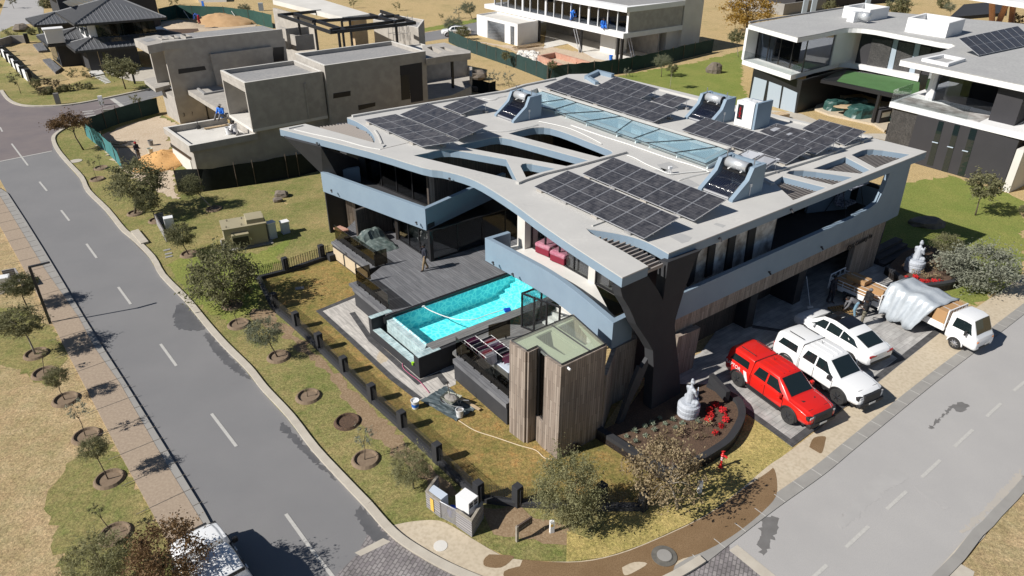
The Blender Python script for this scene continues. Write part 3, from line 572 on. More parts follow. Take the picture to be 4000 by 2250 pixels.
for a, b in (((445, 1367), (330, 1470)), ((760, 1073), (590, 1232)), ((1045, 810), (897, 945)), ((1300, 575), (1162, 703)), ((1545, 345), (1408, 472)), ((1757, 147), (1652, 245)), ((1940, -20), (1855, 52)), ((2120, -190), (2040, -110))): dash('34', a, b, .13, .010)
dash('11', (395, 1140), (0, 1219), .2, .014); dash('11', (845, 745), (935, 812), .45, .014); dash('11', (620, 865), (820, 800), .08, .014); dash('11', (820, 800), (985, 765), .08, .014); dash('11', (1110, 735), (1200, 718), .08, .014)
for k in range(3): dash('11', (620+k*10, 845+k*18), (700+k*12, 835+k*17), .25, .014)
struct('road_markings', mm, M['road_paint'])
drive = GM([('34', 182, 478), ('24', 822, 1445), ('24', 1270, 1088), ('24', 1400, 985), ('24', 1230, 860), ('24', 1090, 750), ('24', 700, 300), ('24', 0, 500), ('23', 1400, 1250), ('N', 60, 900), ('N', 240, 1045)])
struct('driveway', MB().slab(drive, -.03, .04), M['paver_drive'])
struct('driveway', MB().slab(GM([('K', 1000, 440), ('J', 1640, 1400), ('M', 100, 1380), ('M', 185, 1300), ('M', 760, 1000), ('N', 300, 700)]), -.03, .036), M['paver_drive'])
b = MB().wall(GM([('K', 1300, 600), ('34', -10, 338), ('34', 182, 478), ('24', 822, 1443), ('24', 1270, 1086), ('24', 1400, 983)]), .02, .046, .32, 1)
b.wall([G('O', 735, 1060), G('O', 480, 890), G('M', 725, 1025)], .03, .047, .3, 0)
struct('driveway_border', b, M['paver_border'])
patio = GM([('L', 15, 570), ('L', 340, 440), ('L', 700, 500), ('L', 1200, 1000), ('L', 1180, 1190), ('L', 870, 1325), ('L', 620, 1130), ('L', 300, 830)])
struct('patio_paving', MB().slab(patio, -.02, .035), M['paver_patio'])
b = MB().wall(GM([('L', 330, 440), ('L', 8, 572), ('L', 300, 838), ('L', 620, 1140), ('L', 860, 1325)]), .0, .045, .28, 1)
b.wall(GM([('L', 335, 580), ('L', 495, 810), ('L', 880, 1150), ('L', 1050, 1080), ('L', 1130, 1180)]), .02, .043, .3, -1)
struct('patio_border', b, M['paver_border'])
blot('patio_stain', 'L', [(520, 930), (600, 880), (640, 960), (560, 1010), (520, 1000)], .039, 'walk_pale')
ZR, ZB, ZT, Z0, DK = 7.0, 6.54, 4.5, 3.15, 1.2
house = thing('modern_house', 'blue grey two storey house with sweeping pierced flat roof and dark Y shaped pillar', 'house', G('J', 1650, 1250, 0)*1.0)
def curve_sub(p, n=4): return smooth_line(p, n)
front = smooth_line(GM([('A', 33, 420), ('A', 1000, 664), ('B', 0, 1112), ('B', 220, 1148), ('B', 440, 1205), ('B', 640, 1290), ('C', 0, 528), ('C', 250, 712), ('C', 600, 955), ('C', 900, 1150), ('C', 1190, 1337)], ZR), 3)
wing = GM([('C', 1470, 1215), ('C', 1230, 1070), ('C', 1000, 940), ('C', 850, 860), ('C', 722, 794)], ZR)
slotc = smooth_line(GM([('C', 722, 794), ('C', 1000, 832), ('C', 1250, 880), ('C', 1450, 945), ('C', 1690, 1075)], ZR), 3)[1:]
right = GM([('E', 1740, 463), ('E', 1215, 330), ('D', 20, 100)], ZR)
backl = GM([('13', 430, 560), ('B', 900, 295), ('A', 1220, 215), ('A', 760, 300)], ZR)
wedge = smooth_line(GM([('A', 760, 300), ('A', 840, 330), ('A', 960, 398), ('A', 1030, 465), ('A', 1060, 530), ('A', 1055, 572)], ZR), 3)[1:]
outline = front+wing[:-1]+slotc+right+backl+wedge+GM([('A', 310, 368)], ZR)
h1 = GM([('A', 1480, 710), ('B', 60, 957), ('B', 120, 938), ('B', 200, 924), ('B', 300, 921), ('B', 400, 932), ('B', 905, 1022), ('B', 1022, 1257)], ZR)
h2 = GM([('B', 355, 880), ('B', 740, 793), ('B', 800, 787), ('B', 860, 790), ('B', 960, 808), ('B', 1830, 1043), ('B', 1588, 1107)], ZR)
h3 = smooth_line(GM([('13', -25, 1008), ('13', 120, 970), ('13', 200, 960), ('13', 290, 965), ('13', 420, 1005), ('13', 560, 1060), ('13', 700, 1115), ('13', 764, 1150), ('13', 690, 1195)], ZR), 2)
h4 = GM([('B', 1057, 1100), ('B', 1075, 1078), ('B', 1120, 1070), ('B', 1180, 1073), ('B', 1495, 1133), ('B', 1125, 1237)], ZR)
e1 = GM([('E', 1030, 495), ('E', 1130, 452), ('E', 1180, 442), ('E', 1240, 440), ('E', 1330, 448), ('E', 1590, 487), ('E', 1258, 617)], ZR)
e2 = GM([('E', 668, 625), ('E', 975, 512), ('E', 1210, 635), ('E', 1115, 672)], ZR)
e3 = GM([('E', 412, 668), ('E', 440, 648), ('E', 490, 640), ('E', 580, 638), ('E', 700, 650), ('E', 1050, 702), ('E', 852, 777)], ZR)
e4 = GM([('E', 340, 795), ('E', 300, 745), ('E', 378, 695), ('E', 797, 800), ('E', 480, 922)], ZR)
sk = GM([('13', 60, 745), ('13', 190, 690), ('13', 1640, 1145), ('13', 1455, 1238)], ZR)
holes = [h1, h2, h3, h4, e1, e2, e3, e4]
topm = MB().slab([outline]+holes+[sk], ZR-.05, ZR); topo = topm.B('roof', M['roof_screed'], house)
MB().slab([outline]+holes+[sk], ZB, ZR-.0502).B('roof_fascia', M['paint_blue'], house)
for n_, pts, s_ in (('roof_upstand', [('B', 1040, 1300), ('B', 1105, 1272), ('C', 350, 235), ('C', 700, 150), ('D', 275, 965)], 1),
                    ('roof_upstand', [('A', 825, 300), ('A', 1225, 232), ('B', 110, 432), ('B', 900, 306), ('B', 1110, 240), ('B', 1440, 172)], 1),
                    ('roof_upstand', [('D', 620, 285), ('D', 1000, 385), ('D', 1480, 510), ('E', 1215, 345)], 1),
                    ('roof_upstand', [('E', 1215, 348), ('E', 700, 548), ('E', 180, 712), ('E', 300, 780)], -1)):
    MB().wall(GM(pts, ZR), ZR, ZR+.13, .22, s_).B(n_, M['roof_screed'], topo)
for pts in ([('F', 50, 1205), ('F', 190, 1165), ('F', 335, 1215), ('F', 290, 1265), ('F', 205, 1290)], [('F', 600, 1050), ('F', 640, 1032), ('F', 760, 1065), ('F', 715, 1092)],
            [('F', 170, 520), ('F', 290, 480), ('F', 440, 560), ('F', 330, 590)], [('D', 560, 1150), ('D', 640, 1120), ('D', 820, 1180), ('D', 760, 1210)], [('C', 1560, 120), ('C', 1700, 90), ('C', 1800, 150), ('C', 1640, 190)]):
    MB().slab(GM(pts, ZR), ZR+.001, ZR+.004).B('roof_patch', M['roof_patch'], topo)
MB().tube(smooth_line(GM([('A', 190, 430), ('A', 400, 480), ('A', 700, 545), ('A', 950, 615), ('A', 1120, 645)], ZR+.02), 3), .02, 5).B('roof_joint', M['pipe_white'], topo)
MB().tube(GM([('A', 1120, 645), ('A', 1450, 565)], ZR+.005), .012, 4).B('roof_joint', M['joint'], topo)
for pts in ([('A', 130, 425), ('A', 285, 392)], [('A', 1060, 440), ('A', 1100, 500), ('A', 1135, 585)], [('A', 1140, 625), ('A', 1170, 603)], [('C', 865, 785), ('C', 990, 738)]):
    MB().wall(GM(pts, ZR), ZR-.01, ZR+.07, .09, 0).B('roof_upstand', M['roof_screed'], topo)
def slats(loop, z, d, pitch, name='pergola_slats', w=.05, hh=.09, mat='slat'):
    m = MB(); d = Vector((d[0], d[1])).normalized(); n = Vector((-d.y, d.x)); P = [Vector((p[0], p[1])) for p in loop]
    lo = min(p.dot(n) for p in P); hi = max(p.dot(n) for p in P); t = lo+pitch*.5
    while t < hi:
        xs = []
        for i in range(len(P)):
            a, b = P[i], P[(i+1) % len(P)]; ta, tb = a.dot(n), b.dot(n)
            if (ta-t)*(tb-t) < 0: k = (t-ta)/(tb-ta); xs.append((a+(b-a)*k).dot(d))
        xs.sort()
        for i in range(0, len(xs)-1, 2):
            a = d*xs[i]+n*t; b = d*xs[i+1]+n*t; c = (a+b)/2
            if (b-a).length > .05: m.box((c.x, c.y, z), ((b-a).length, w, hh), math.atan2(d.y, d.x))
        t += pitch
    return m.B(name, M[mat], topo)
slat_dir = (G('E', 1040, 570, ZR)-G('E', 1460, 545, ZR)); sdir = (-v.x*1.0-u.x*.25, -v.y-u.y*.25)
for l in (e1, e2, e3, e4): slats(l, ZB+.08, (G('E', 1460, 530, 6.6)-G('E', 1180, 600, 6.6)), .16)
slotloop = GM([('C', 722, 794), ('C', 850, 860), ('C', 1000, 940), ('C', 1230, 1070), ('C', 1470, 1215), ('C', 1640, 1130), ('C', 1450, 1000), ('C', 1250, 900), ('C', 1000, 845)], ZR)
slats([p for p in slotloop], ZB+.12, (G('C', 1350, 1150, 6.6)-G('C', 1510, 1085, 6.6)), .27, w=.07, hh=.16)
wl = GM([('A', 310, 368), ('A', 1055, 572), ('A', 1030, 465), ('A', 960, 398), ('A', 760, 310)], ZR)
slats(wl, ZB+.1, (G('A', 1040, 560, 6.6)-G('A', 640, 420, 6.6)), .2, w=.05, hh=.12)
sk2 = GM([('13', 470, 600), ('13', 555, 562), ('13', 700, 610), ('13', 640, 640)], ZR)
MB().wall(GM([('13', 560, 590), ('13', 640, 640)], ZR), ZR, ZR+.25, .3, 0).B('roof_upstand', M['paint_blue'], topo)
MB().wall(GM([('13', 560, 600), ('13', 650, 558), ('13', 760, 585)], ZR), ZR, ZR+.3, .35, 0).B('roof_upstand', M['paint_blue'], topo)
skz = 7.32
s0, s1, s2, s3 = [up(p, skz) for p in sk]
skl = house
cb = MB().wall([sk[0], sk[1], sk[2], sk[3]], ZR-.4, skz-.03, .16, 0, closed=True).B('skylight_kerb', M['roof_screed'], house)
well = MB()
W4 = [sk[0], sk[1], sk[2], sk[3]]
well.wall(W4, 6.0, ZR-.42, .12, 0, closed=True).B('skylight_well', M['sky_well'], cb)
MB().slab(W4, 5.9, 6.0).B('skylight_well_floor', M['raised_pale_floor'], cb)  # pale floor raised close below the glass to brighten the skylight
cuts = [((60, 745), (225, 690)), ((130, 790), (410, 748)), ((310, 830), (487, 775)), ((385, 860), (697, 840)), ((540, 918), (822, 880)), ((780, 1003), (908, 910)), ((915, 1048), (1118, 975)), ((1010, 1080), (1378, 1055)), ((1220, 1155), (1552, 1110)), ((1460, 1240), (1642, 1143))]
prev = None
cl = [(G('13', *a, skz), G('13', *b, skz)) for a, b in cuts]
for i in range(len(cl)-1):
    a, b = cl[i]; c, d = cl[i+1]
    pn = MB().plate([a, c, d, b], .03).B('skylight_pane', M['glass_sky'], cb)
    bar = MB()
    for p, q in ((a, c), (c, d), (d, b)): bar.tube([p+Vector((0, 0, .03)), q+Vector((0, 0, .03))], .028, 4)
    bar.B('frame', M['dark_metal'], pn)
    # light shaft cheeks seen through the glass: a fin under each bar
    MB().plate([*[c.lerp(d, k_)-Vector((0, 0, z_)) for k_, z_ in ((.07, .12), (.93, .12), (.93, 1.2), (.07, 1.2))]], .06).B('light_baffle', M['sky_well'], pn)
ZF = 3.5
LwL, LwC = G('H', 5, 185, ZT), G('H', 1058, 560, ZT)                   # balcony band of the left wing
Lback = G('H', 180, 158, ZT); Lin = G('H', 1260, 470, ZT)
Lin2 = LwC+(Lin-LwC).normalized()*7.5
def band(name, pts, t=.28, z0=Z0, z1=ZT, side=1, mat='paint_blue'):
    o = MB().wall(pts, z0, z1, t, side).B(name, M[mat], house, bevel=.01); return o
lb = [LwL+(Lback-LwL)*2.2, LwL, LwC, Lin2]
band('balcony_parapet', lb)
NwL, NwM, NwT, NwR = G('J', 30, 62, ZT), G('J', 780, 505, ZT), G('J', 1107, 778, ZT), G('J', 1265, 700, ZT)
NwR = NwT+(NwR-NwT).normalized()*1.3
near = smooth_line([NwL, G('J', 330, 222, ZT), G('J', 560, 350, ZT), NwM, NwT], 3)
NwB = NwL+(G('J', 222, 5, ZT)-NwL)*1.0
band('balcony_parapet', [NwB]+near+[NwR])
lf = [LwL+(Lback-LwL)*6, LwL, LwC, Lin2, Lin2+v*4, LwL+u*9+v*3]
MB().slab([p for p in [LwL+(LwC-LwL).normalized()*.3+u*.3, LwC+u*.1, Lin2-v*0+v*.3, Lin2+v*6, LwL+u*8+v*2]], 3.2, ZF).B('floor_slab', M['paint_char'], house)
gA = G('H', 480, 270, ZF); gB = G('H', 1090, 530, ZF)                   # upper glazing line, left wing
wall_u = gB+(Lin-LwC).normalized()*0
NIN = smooth_line([NwL, G('J', 330, 222, ZT), G('J', 560, 350, ZT), NwM, NwT], 3)
near_floor = NIN+[NwR, NwR+u*.5+v*2.0, NwL+u*6+v*.6, NwB+u*.6]
MB().slab([[p.x, p.y] for p in [q+v*.12+u*.1 for q in NIN]]+[[q.x, q.y] for q in near_floor[len(NIN):]], 3.2, ZF).B('balcony_floor', M['white_tile'], house)
def glazing(name, pts, z0, z1, n, glass='glass_dark', mull=.07, frame='black_metal', back=None, rails=()):
    # glazed screen with mullions: name > pane per bay is one part, frame its sub-part
    a, b = pts; a = Vector((a[0], a[1], 0)); b = Vector((b[0], b[1], 0)); d = (b-a).normalized(); L_ = (b-a).length
    o = MB().wall([a, b], z0+.04, z1-.04, .025, 0).B(name, M[glass], house)
    f = MB(); rz = math.atan2(d.y, d.x)
    for k in range(n+1):
        c = a+d*(L_*k/n); f.box((c.x, c.y, (z0+z1)/2), (mull, .09, z1-z0), rz)
    for z in [z0+.04, z1-.04]+list(rails):
        c = (a+b)/2; f.box((c.x, c.y, z), (L_, .08, .08), rz)
    f.B('frame', M[frame], o); return o
gC = gB+(gB-gA).normalized()*.2
glazing('glass_door', (gA, gC), ZF, ZB, 4)
wd1 = G('H', 1160, 515, ZF)
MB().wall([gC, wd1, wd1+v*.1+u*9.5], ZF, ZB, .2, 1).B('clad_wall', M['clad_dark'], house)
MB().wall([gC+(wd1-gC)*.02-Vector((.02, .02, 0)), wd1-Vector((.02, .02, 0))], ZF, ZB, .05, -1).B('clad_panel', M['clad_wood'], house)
UB0 = G('A', 1220, 215, ZR)+Vector((.8, -1.2, 0)); UB1 = G('D', 20, 100, ZR)+Vector((0, -1.2, 0)); UB2 = G('E', 1215, 330, ZR)+Vector((-1.5, -1, 0))
MB().wall([gA+u*.2, gA+v*3.5, UB0+u*1.0, UB1, UB2, UB2-v*.6], 0, ZB, .25, 0).B('rear_wall', M['paint_char'], house)
q0 = G('A', 90, 520, ZB); q1 = G('A', 570, 665, ZB); q2 = G('A', 640, 870, ZT-.1); q3 = G('A', 490, 1010, Z0+.6)
prop = [G('A', 90, 515, ZB), G('A', 560, 640, ZB), G('A', 560, 640, ZB)-(G('A', 560, 640, ZB)-G('A', 640, 870, 4.6)), G('H', 60, 380, 3.6)]
base_w = G('H', 60, 930, .2)
P0 = G('A', 90, 520, ZB); P1 = G('A', 480, 620, ZB)
foot0 = Vector((LwL.x+.05, LwL.y+.25, 0)); foot1 = foot0+u*2.6
MB().plate([Vector((P0.x, P0.y, ZB)), Vector((foot0.x, foot0.y, 4.2)), foot0, foot1, Vector((foot1.x, foot1.y, 4.6)), Vector((P1.x, P1.y, ZB))], .3).B('black_prop_wall', M['paint_dark'], house)
gc = G('H', 1125, 1080, DK)           # glass corner on the deck
gl = G('H', 800, 868, DK); gr = gc+(G('H', 1650, 915, DK)-gc).normalized()*7.2
glazing('glass_door', (gl, gc), DK, Z0+.02, 3, 'glass_dark')
glazing('glass_door', (gc+u*.12, gr), DK, Z0+.02, 4, 'glass_dark')
MB().box((gc.x, gc.y, (DK+Z0)/2), (.22, .22, Z0-DK), UA).B('corner_post', M['black_metal'], house)
wl1 = G('H', 640, 800, DK); wl0 = G('H', 330, 850, DK)
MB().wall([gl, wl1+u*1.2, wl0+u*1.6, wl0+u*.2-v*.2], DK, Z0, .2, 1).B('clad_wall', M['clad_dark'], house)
MB().wall([foot0+u*1.2-v*.35, foot0+u*1.75-v*.6], .3, Z0, .4, 0).B('clad_column', M['clad_wood'], house)
MB().box(tuple(wl1+u*.9-v*.15+Vector((0, 0, .9))), (1.5, .5, 1.2), UA+R(90)).B('fireplace', M['black_metal'], house)
MB().slab([gl+u*.1, gc+u*.1+v*.1, gr+v*.05, gr+v*6, gl+u*4+v*2], DK-.1, DK+.01).B('room_floor', M['interior_floor'], house)
MB().wall([gl+u*4.5+v*2, gr+v*6, gr+v*.1], DK, Z0, .2, 0).B('room_wall', M['interior'], house)
dA = G('L', 325, 372, DK); dB = G('L', 605, 602, DK); dC = G('L', 1720, 205, DK)
dkb = up(dB+(dC-dB).normalized()*11, DK)
st0 = G('H', 120, 890, DK); st1 = G('H', 500, 1165, DK)
stin0 = G('L', 520, 225, DK)
deck_loop = [dA+u*0, dB, dkb, dkb+v*4, gr+v*1, gc+v*.3+u*.3, gl+u*.5, gl+v*3, foot0+u*3, st0+u*.1, st1, st1+u*.9, dA+(dA-dB).normalized()*.6+u*1.2, dA+(dA-dB).normalized()*.6]
MB().slab(deck_loop, DK-.14, DK).B('deck', M['deck_board'], house)
MB().slab([dA, dB, dB+u*1.6-v*0, dA+u*1.6], -.1, DK-.002).B('retaining_wall', M['paint_char'], house)
MB().wall([dA+(dA-dB).normalized()*.05-u*.06, dB-u*.06], DK-.22, DK+.02, .62, 1).B('wall_coping', M['deck_board'], house)
MB().slab([st0, st1, st1+u*1.1, st0+u*1.1], -.1, DK-.005).B('retaining_wall', M['paint_dark'], house)
MB().wall([st0-u*.06, st1-u*.06], DK-.12, DK+.03, .7, 1).B('wall_coping', M['deck_board'], house)
for k in range(3):
    a = st0+(st1-st0)*(.02+.32*k); b = st0+(st1-st0)*(.30+.32*k)
    MB().plate([up(a, .12)-u*.03, up(b, .12)-u*.03, up(b, .88)-u*.03, up(a, .88)-u*.03], .04, n=(-u.x, -u.y, 0)).B('timber_panel', M['timber_white'], house)
MB().slab([st0-u*.4-v*.3, st0-u*.4+v*.3, st0+u*.2+v*.3, st0+u*.2-v*.3], 0, .45).B('step', M['paint_dark'], house)
def balustrade(pts, z, h=1.05, name='glass_balustrade', top=None, glass='glass_smoke'):
    for i in range(len(pts)-1):
        a, b = Vector(pts[i]), Vector(pts[i+1]); L_ = (b-a).length; n = max(1, round(L_/1.35)); d = (b-a)/n; e = d.normalized()
        for k in range(n):
            p = a+d*k+e*.015; q = a+d*(k+1)-e*.015
            o = MB().wall([p, q], z+.06, z+h, .014, 0).B(name, M[glass], house)
            f = MB()
            for s_ in (.2, .8):
                c = p+(q-p)*s_; f.box((c.x, c.y, z+.06), (.06, .06, .16), math.atan2(e.y, e.x))
            f.tube([up(p, z+h), up(q, z+h)], .012, 4); f.B('clamp', M['black_metal'], o)
balustrade([st0+u*.35+v*.2, st1+u*.35, st1+u*1.2], DK, 1.0)
balustrade([dA+(dA-dB).normalized()*.2+u*1.2, dA+(dA-dB).normalized()*.2+u*.3, dB+u*.3+v*.3], DK, 1.0)
tL = G('L', 1165, 970, DK); tR = tL+(G('L', 1640, 1330, .95)-tL).normalized()*4.4
tR = tL-v*4.2
tD = G('L', 1460, 690, DK)
MB().slab([tL, tR, tR+u*1.2, tL+u*1.2], -.1, DK-.003).B('retaining_wall', M['paint_char'], house)
MB().wall([tL-u*.06, tR-u*.06], DK-.22, DK+.02, .6, 1).B('wall_coping', M['deck_board'], house)
MB().slab([tL+u*.3, tR+u*.3, tR+u*3, G('L', 1810, 760, DK)+u*1.0, G('L', 1735, 690, DK)+v*.2, tL+u*3.2+v*1.6, tL+u*.3+v*.6], DK-.2, DK-.06).B('terrace_floor', M['deck_board2'], house)
balustrade(GM([('L', 1455, 835), ('L', 1640, 785)], DK), DK, 1.0)
balustrade([tL+u*.3+v*.25, tL+u*.3-v*.2, tR+u*.3], DK, 1.0)
pool = thing('swimming_pool', 'turquoise infinity pool with tiled spillway, raised beside the dark timber deck', 'pool', up(G('L', 880, 1140, 0), 0))
WZ = DK-.12
p1 = G('L', 655, 608, DK); p2 = p1+u*9.0; c1 = G('L', 950, 845, DK); c2 = c1+u*9.0
pw = (c1-p1)
MB().slab([p1, c1, c2, p2], .04, .07).B('pool_floor', M['pool_shell'], pool)
pwz = MB().wall([p1, c1, c2, p2], .0, WZ+.02, .08, 0, closed=True).B('pool_wall', M['pool_shell'], pool)
sm = MB()
for k in range(4):
    s_ = p2-u*(1.1+.42*k); sm.slab([s_, s_-v*pw.length*.98, p2-v*pw.length*.98, p2], .04, WZ-.2-.2*k)
sm.B('pool_steps', M['pool_shell'], pool)
MB().poly([up(q, WZ-.004) for q in (p1+u*.02-v*.02, c1+u*.02+v*.02, c2, p2)]).B('water', M['pool_water'], pool)
i0 = G('L', 598, 628, DK-.02); i1 = G('L', 925, 905, DK-.02)
MB().slab([i0, i1, c1+u*.02, p1+u*.02], -.1, WZ-.006).B('spill_wall', M['pool_tile'], pool)
ta = i0-u*.005; tb = i1-u*.005
MB().plate([up(ta, -.05), up(tb, -.05), up(tb, WZ-.01), up(ta, WZ-.01)], .01, n=(-u.x, -u.y, 0)).B('spill_face', M['pool_tile_v'], pool)
bA = G('L', 490, 635, DK+.02); bB = G('L', 845, 945, DK+.02)
o0 = up(G('L', 490, 805, 0), 0); o1 = up(G('L', 880, 1140, 0), 0)
MB().slab([o0, o1, o1+u*.28, o0+u*.28], -.05, .55).B('basin_wall', M['paint_dark'], pool)
MB().slab([o0+u*.02+v*.0, o1+u*.02, o1+u*.42, o0+u*.42], .551, .575).B('basin_coping', M['pool_tile'], pool)
for pth, nm in ((o0, 1), (o1, -1)):
    s_ = v*(.32 if nm > 0 else -.02)
    e_ = v*(.0 if nm > 0 else .45)
    MB().slab([pth+s_, pth+(e_ if nm < 0 else Vector()), pth+(e_ if nm < 0 else Vector())+u*1.25, pth+s_+u*1.25], -.05, DK+.02).B('basin_pier', M['paint_dark'], pool)
    MB().slab([pth+s_+u*.01, pth+(e_ if nm < 0 else Vector())+u*.01, pth+(e_ if nm < 0 else Vector())+u*1.25, pth+s_+u*1.25], DK+.021, DK+.045).B('pier_coping', M['pool_tile'], pool)
f0 = c1-u*.05; 
MB().slab([o1+u*.2, o1+u*5.2, c1+u*5.0, c1-u*.1], -.1, DK+.0).B('pool_side_wall', M['paint_dark'], pool)
MB().slab([c1-u*.12-v*.62, c1+u*11-v*.62, c1+u*11, c1-u*.12], DK+.002, DK+.05).B('pool_coping', M['deck_board2'], pool)
MB().slab([p1-u*.5, p1+u*10.5, p1+u*10.5+v*.14, p1-u*.5+v*.14], DK-.3, DK+.04).B('deck_edge', M['black_metal'], pool)
hose = smooth_line(GM([('L', 905, 525), ('L', 960, 560), ('L', 1080, 610), ('L', 1200, 640), ('L', 1330, 640), ('L', 1450, 600), ('L', 1590, 555)], WZ+.02), 4)
ho = solo('pool_cleaner', MB().tube(hose, .025, 6), M['pipe_white'], 'white floating hose of a pool cleaner curling over turquoise water', 'pool cleaner', smooth=True)
ORG[ho.name] = ho.location.copy()
MB().box(tuple(G('L', 1615, 560, WZ+.04)), (.35, .25, .16), .3).B('cleaner_head', M['blue_plastic'], ho, bevel=.03)
MB().ball(G('L', 903, 527, WZ+.05), .12, 10, 6, (1.3, .8, .5)).B('skimmer_float', M['white_plastic'], ho)
MB().slab([o1+u*1.9-v*.5, o1+u*1.9-v*1.9, o1+u*2.15-v*1.9, o1+u*2.15-v*.5], 0, .18).B('step', M['kerb_pale'], house)
balustrade([o1+u*1.75-v*.35, o1+u*1.75-v*1.55], .0, .95)
rg0 = G('L', 1735, 695, DK); rg1 = rg0-v*.0+(G('J', 470, 850, DK)-rg0)
rg1 = G('J', 480, 858, DK)
glazing('glass_door', (rg0, rg1+(rg1-rg0).normalized()*1.2), DK-.05, Z0, 3, 'glass_clear')
glazing('glass_door', (rg0, rg0+u*5), DK-.05, Z0, 4, 'glass_dark')
MB().slab([rg0+u*.1, rg1+(rg1-rg0).normalized()*1.2, rg1+u*5.5-v*1, rg0+u*5.4], DK-.3, DK-.07).B('room_floor', M['interior_floor'], house)
st = MB()
for k in range(7): c = rg0+u*(1.2+.28*k)-v*.9; st.box((c.x, c.y, DK+.1*k), (.28, 1.1, .2*k+.1), UA)
st.B('stair', M['white_tile'], house)
n0 = G('J', 225, 120, ZF+.5); nw = G('J', 355, 200, ZF)
wA = G('J', 225, 130, ZF); wB = wA+(G('J', 360, 180, ZF)-wA)
bw0 = G('C', 60, 1060, ZF)      # foot of grey wall beside the bedroom glass, hidden by the parapet
g0 = up(NwL+(NwT-NwL)*.10+v*.0+u*1.05, ZF); 
gn0 = G('J', 350, 215, ZF+.0); gn1 = G('J', 905, 415, ZF)
gn0 = gn1+(NwL-NwM).normalized()*4.6
gn0 = up(gn0, ZF)
glazing('glass_door', (gn0, gn1), ZF, ZB, 4, 'glass_clear')
gn2 = gn1+u*.55; gn3 = G('J', 1205, 585, ZF)
MB().wall([gn1, gn1+(G('J', 960, 445, ZF)-gn1)], ZF, ZB, .2, 0).B('room_wall', M['concrete_white'], house)
gq = G('J', 960, 445, ZF); glazing('glass_door', (gq, gn3+(gn3-gq)*.2), ZF, ZB, 2, 'glass_clear')
MB().slab([gn0+u*.05, gn1+u*.05, gq+u*.05, gn3+u*.05, gn3+u*5, gn0+u*6], ZF-.1, ZF+.006).B('room_floor', M['interior_floor'], house)
MB().wall([gn0+u*4.2, gn3+u*4.2+v*1.5], ZF, ZB, .15, 0).B('room_wall', M['interior'], house)
MB().wall([gn0+v*.05, gn0+v*.7], ZF, ZB, .9, 0).B('room_wall', M['concrete_white'], house)
MB().wall([gn0+v*.7+u*.4, gn0+v*.7+u*6.5], ZF, ZB, .2, 0).B('clad_wall', M['clad_dark'], house)
wv = MB()
def curtain(a, b, z0, z1, n=14, amp=.06):
    m = MB(); vs = []; d = (b-a); e = Vector((-d.y, d.x, 0)).normalized()
    for k in range(n*2+1):
        p = a+d*(k/(n*2))+e*(amp if k % 2 else -amp); vs += [up(p, z0), up(p, z1)]
    m.add(vs, [(2*k, 2*k+2, 2*k+3, 2*k+1) for k in range(n*2)]); return m
curtain(gn1+(gn0-gn1)*.42+u*.25, gn1+u*.25, ZF+.02, ZB-.1).B('curtain', M['curtain'], house, smooth=True)
curtain(gq+(gn3-gq)*.05+u*.25, gq+(gn3-gq)*.35+u*.25, ZF+.02, ZB-.1, 6).B('curtain', M['curtain'], house, smooth=True)
tz = 4.69
tA = G('33', 338, 557, 0)
TG = GM([('J', 252, 928), ('J', 385, 1012), ('J', 470, 972), ('J', 498, 998), ('J', 548, 1045), ('J', 672, 1128), ('J', 1038, 957), ('J', 768, 714)], tz)
tw = MB().wall(TG, -.1, tz-.02, .18, -1 if area(TG) < 0 else 1, closed=True)
MB().wall([TG[0], TG[1]], -.1, tz-.02, .2, 0).wall([TG[1], TG[2]], -.1, tz-.02, .2, 0).wall([TG[4], TG[5], TG[6]], -.1, tz-.02, .2, 0).wall([TG[6], TG[7], TG[0]], -.1, tz-.02, .2, 0).B('tower_wall', M['clad_wood'], house)
MB().wall([TG[2], TG[3]], 1.35, tz-.05, .12, 0).B('tower_recess', M['black_metal'], house)
MB().wall([TG[2]+u*.05, TG[3]+u*.02, TG[4]], 1.35, tz-.06, .05, 0).B('tower_window', M['glass_dark'], house)
MB().wall([TG[2], TG[4]], -.1, 1.34, .2, 0).B('tower_wall', M['clad_wood'], house)
MB().slab(TG, .2, .3).B('tower_floor', M['interior_floor'], house)
inner_ = [p for p in TG]
hole_a = GM([('J', 455, 893), ('J', 588, 832), ('J', 815, 985), ('J', 697, 1045), ('J', 610, 995), ('J', 532, 950)], tz-.06)
hole_b = GM([('J', 640, 810), ('J', 782, 745), ('J', 930, 930), ('J', 870, 962)], tz-.06)
MB().slab([TG, hole_a, hole_b], tz-.14, tz-.06).B('tower_ledge', M['tile_cream'], house)
MB().plate([up(hole_a[1], tz-.15), up(hole_a[2], tz-.15), up(hole_a[2], 2.2), up(hole_a[1], 2.2)], .05).B('tower_inner_wall', M['tile_cream'], house)
MB().plate([up(hole_b[1], tz-.15)+u*.05, up(hole_b[2], tz-.15)+u*.2, up(hole_b[2], tz-.55)+u*.2, up(hole_b[1], tz-.55)+u*.05], .05).B('tower_inner_wall', M['white_paint'], house)
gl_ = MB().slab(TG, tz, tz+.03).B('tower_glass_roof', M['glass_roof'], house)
fr = MB()
for a, b in zip(TG, TG[1:]+TG[:1]): fr.tube([up(a, tz+.03), up(b, tz+.03)], .03, 4)
fr.tube([G('J', 588, 792, tz+.04), G('J', 905, 1008, tz+.04)], .035, 4); fr.B('frame', M['black_metal'], gl_)
for i, x, y in (('J', 305, 1020), ('J', 718, 1138)):
    c = G(i, x, y, tz-.5) if i == 'J' and x < 400 else G(i, x, y, tz-.15)
    m = MB().box(c, (.1, .12, .16), UA); m.tube([c+Vector((0, -.05, 0)), c+Vector((-.02 if x < 400 else .12, -.22, -.02))], .05, 8); m.B('security_camera', M['white_plastic'], house)
bL0 = G('M', 80, 965, Z0)
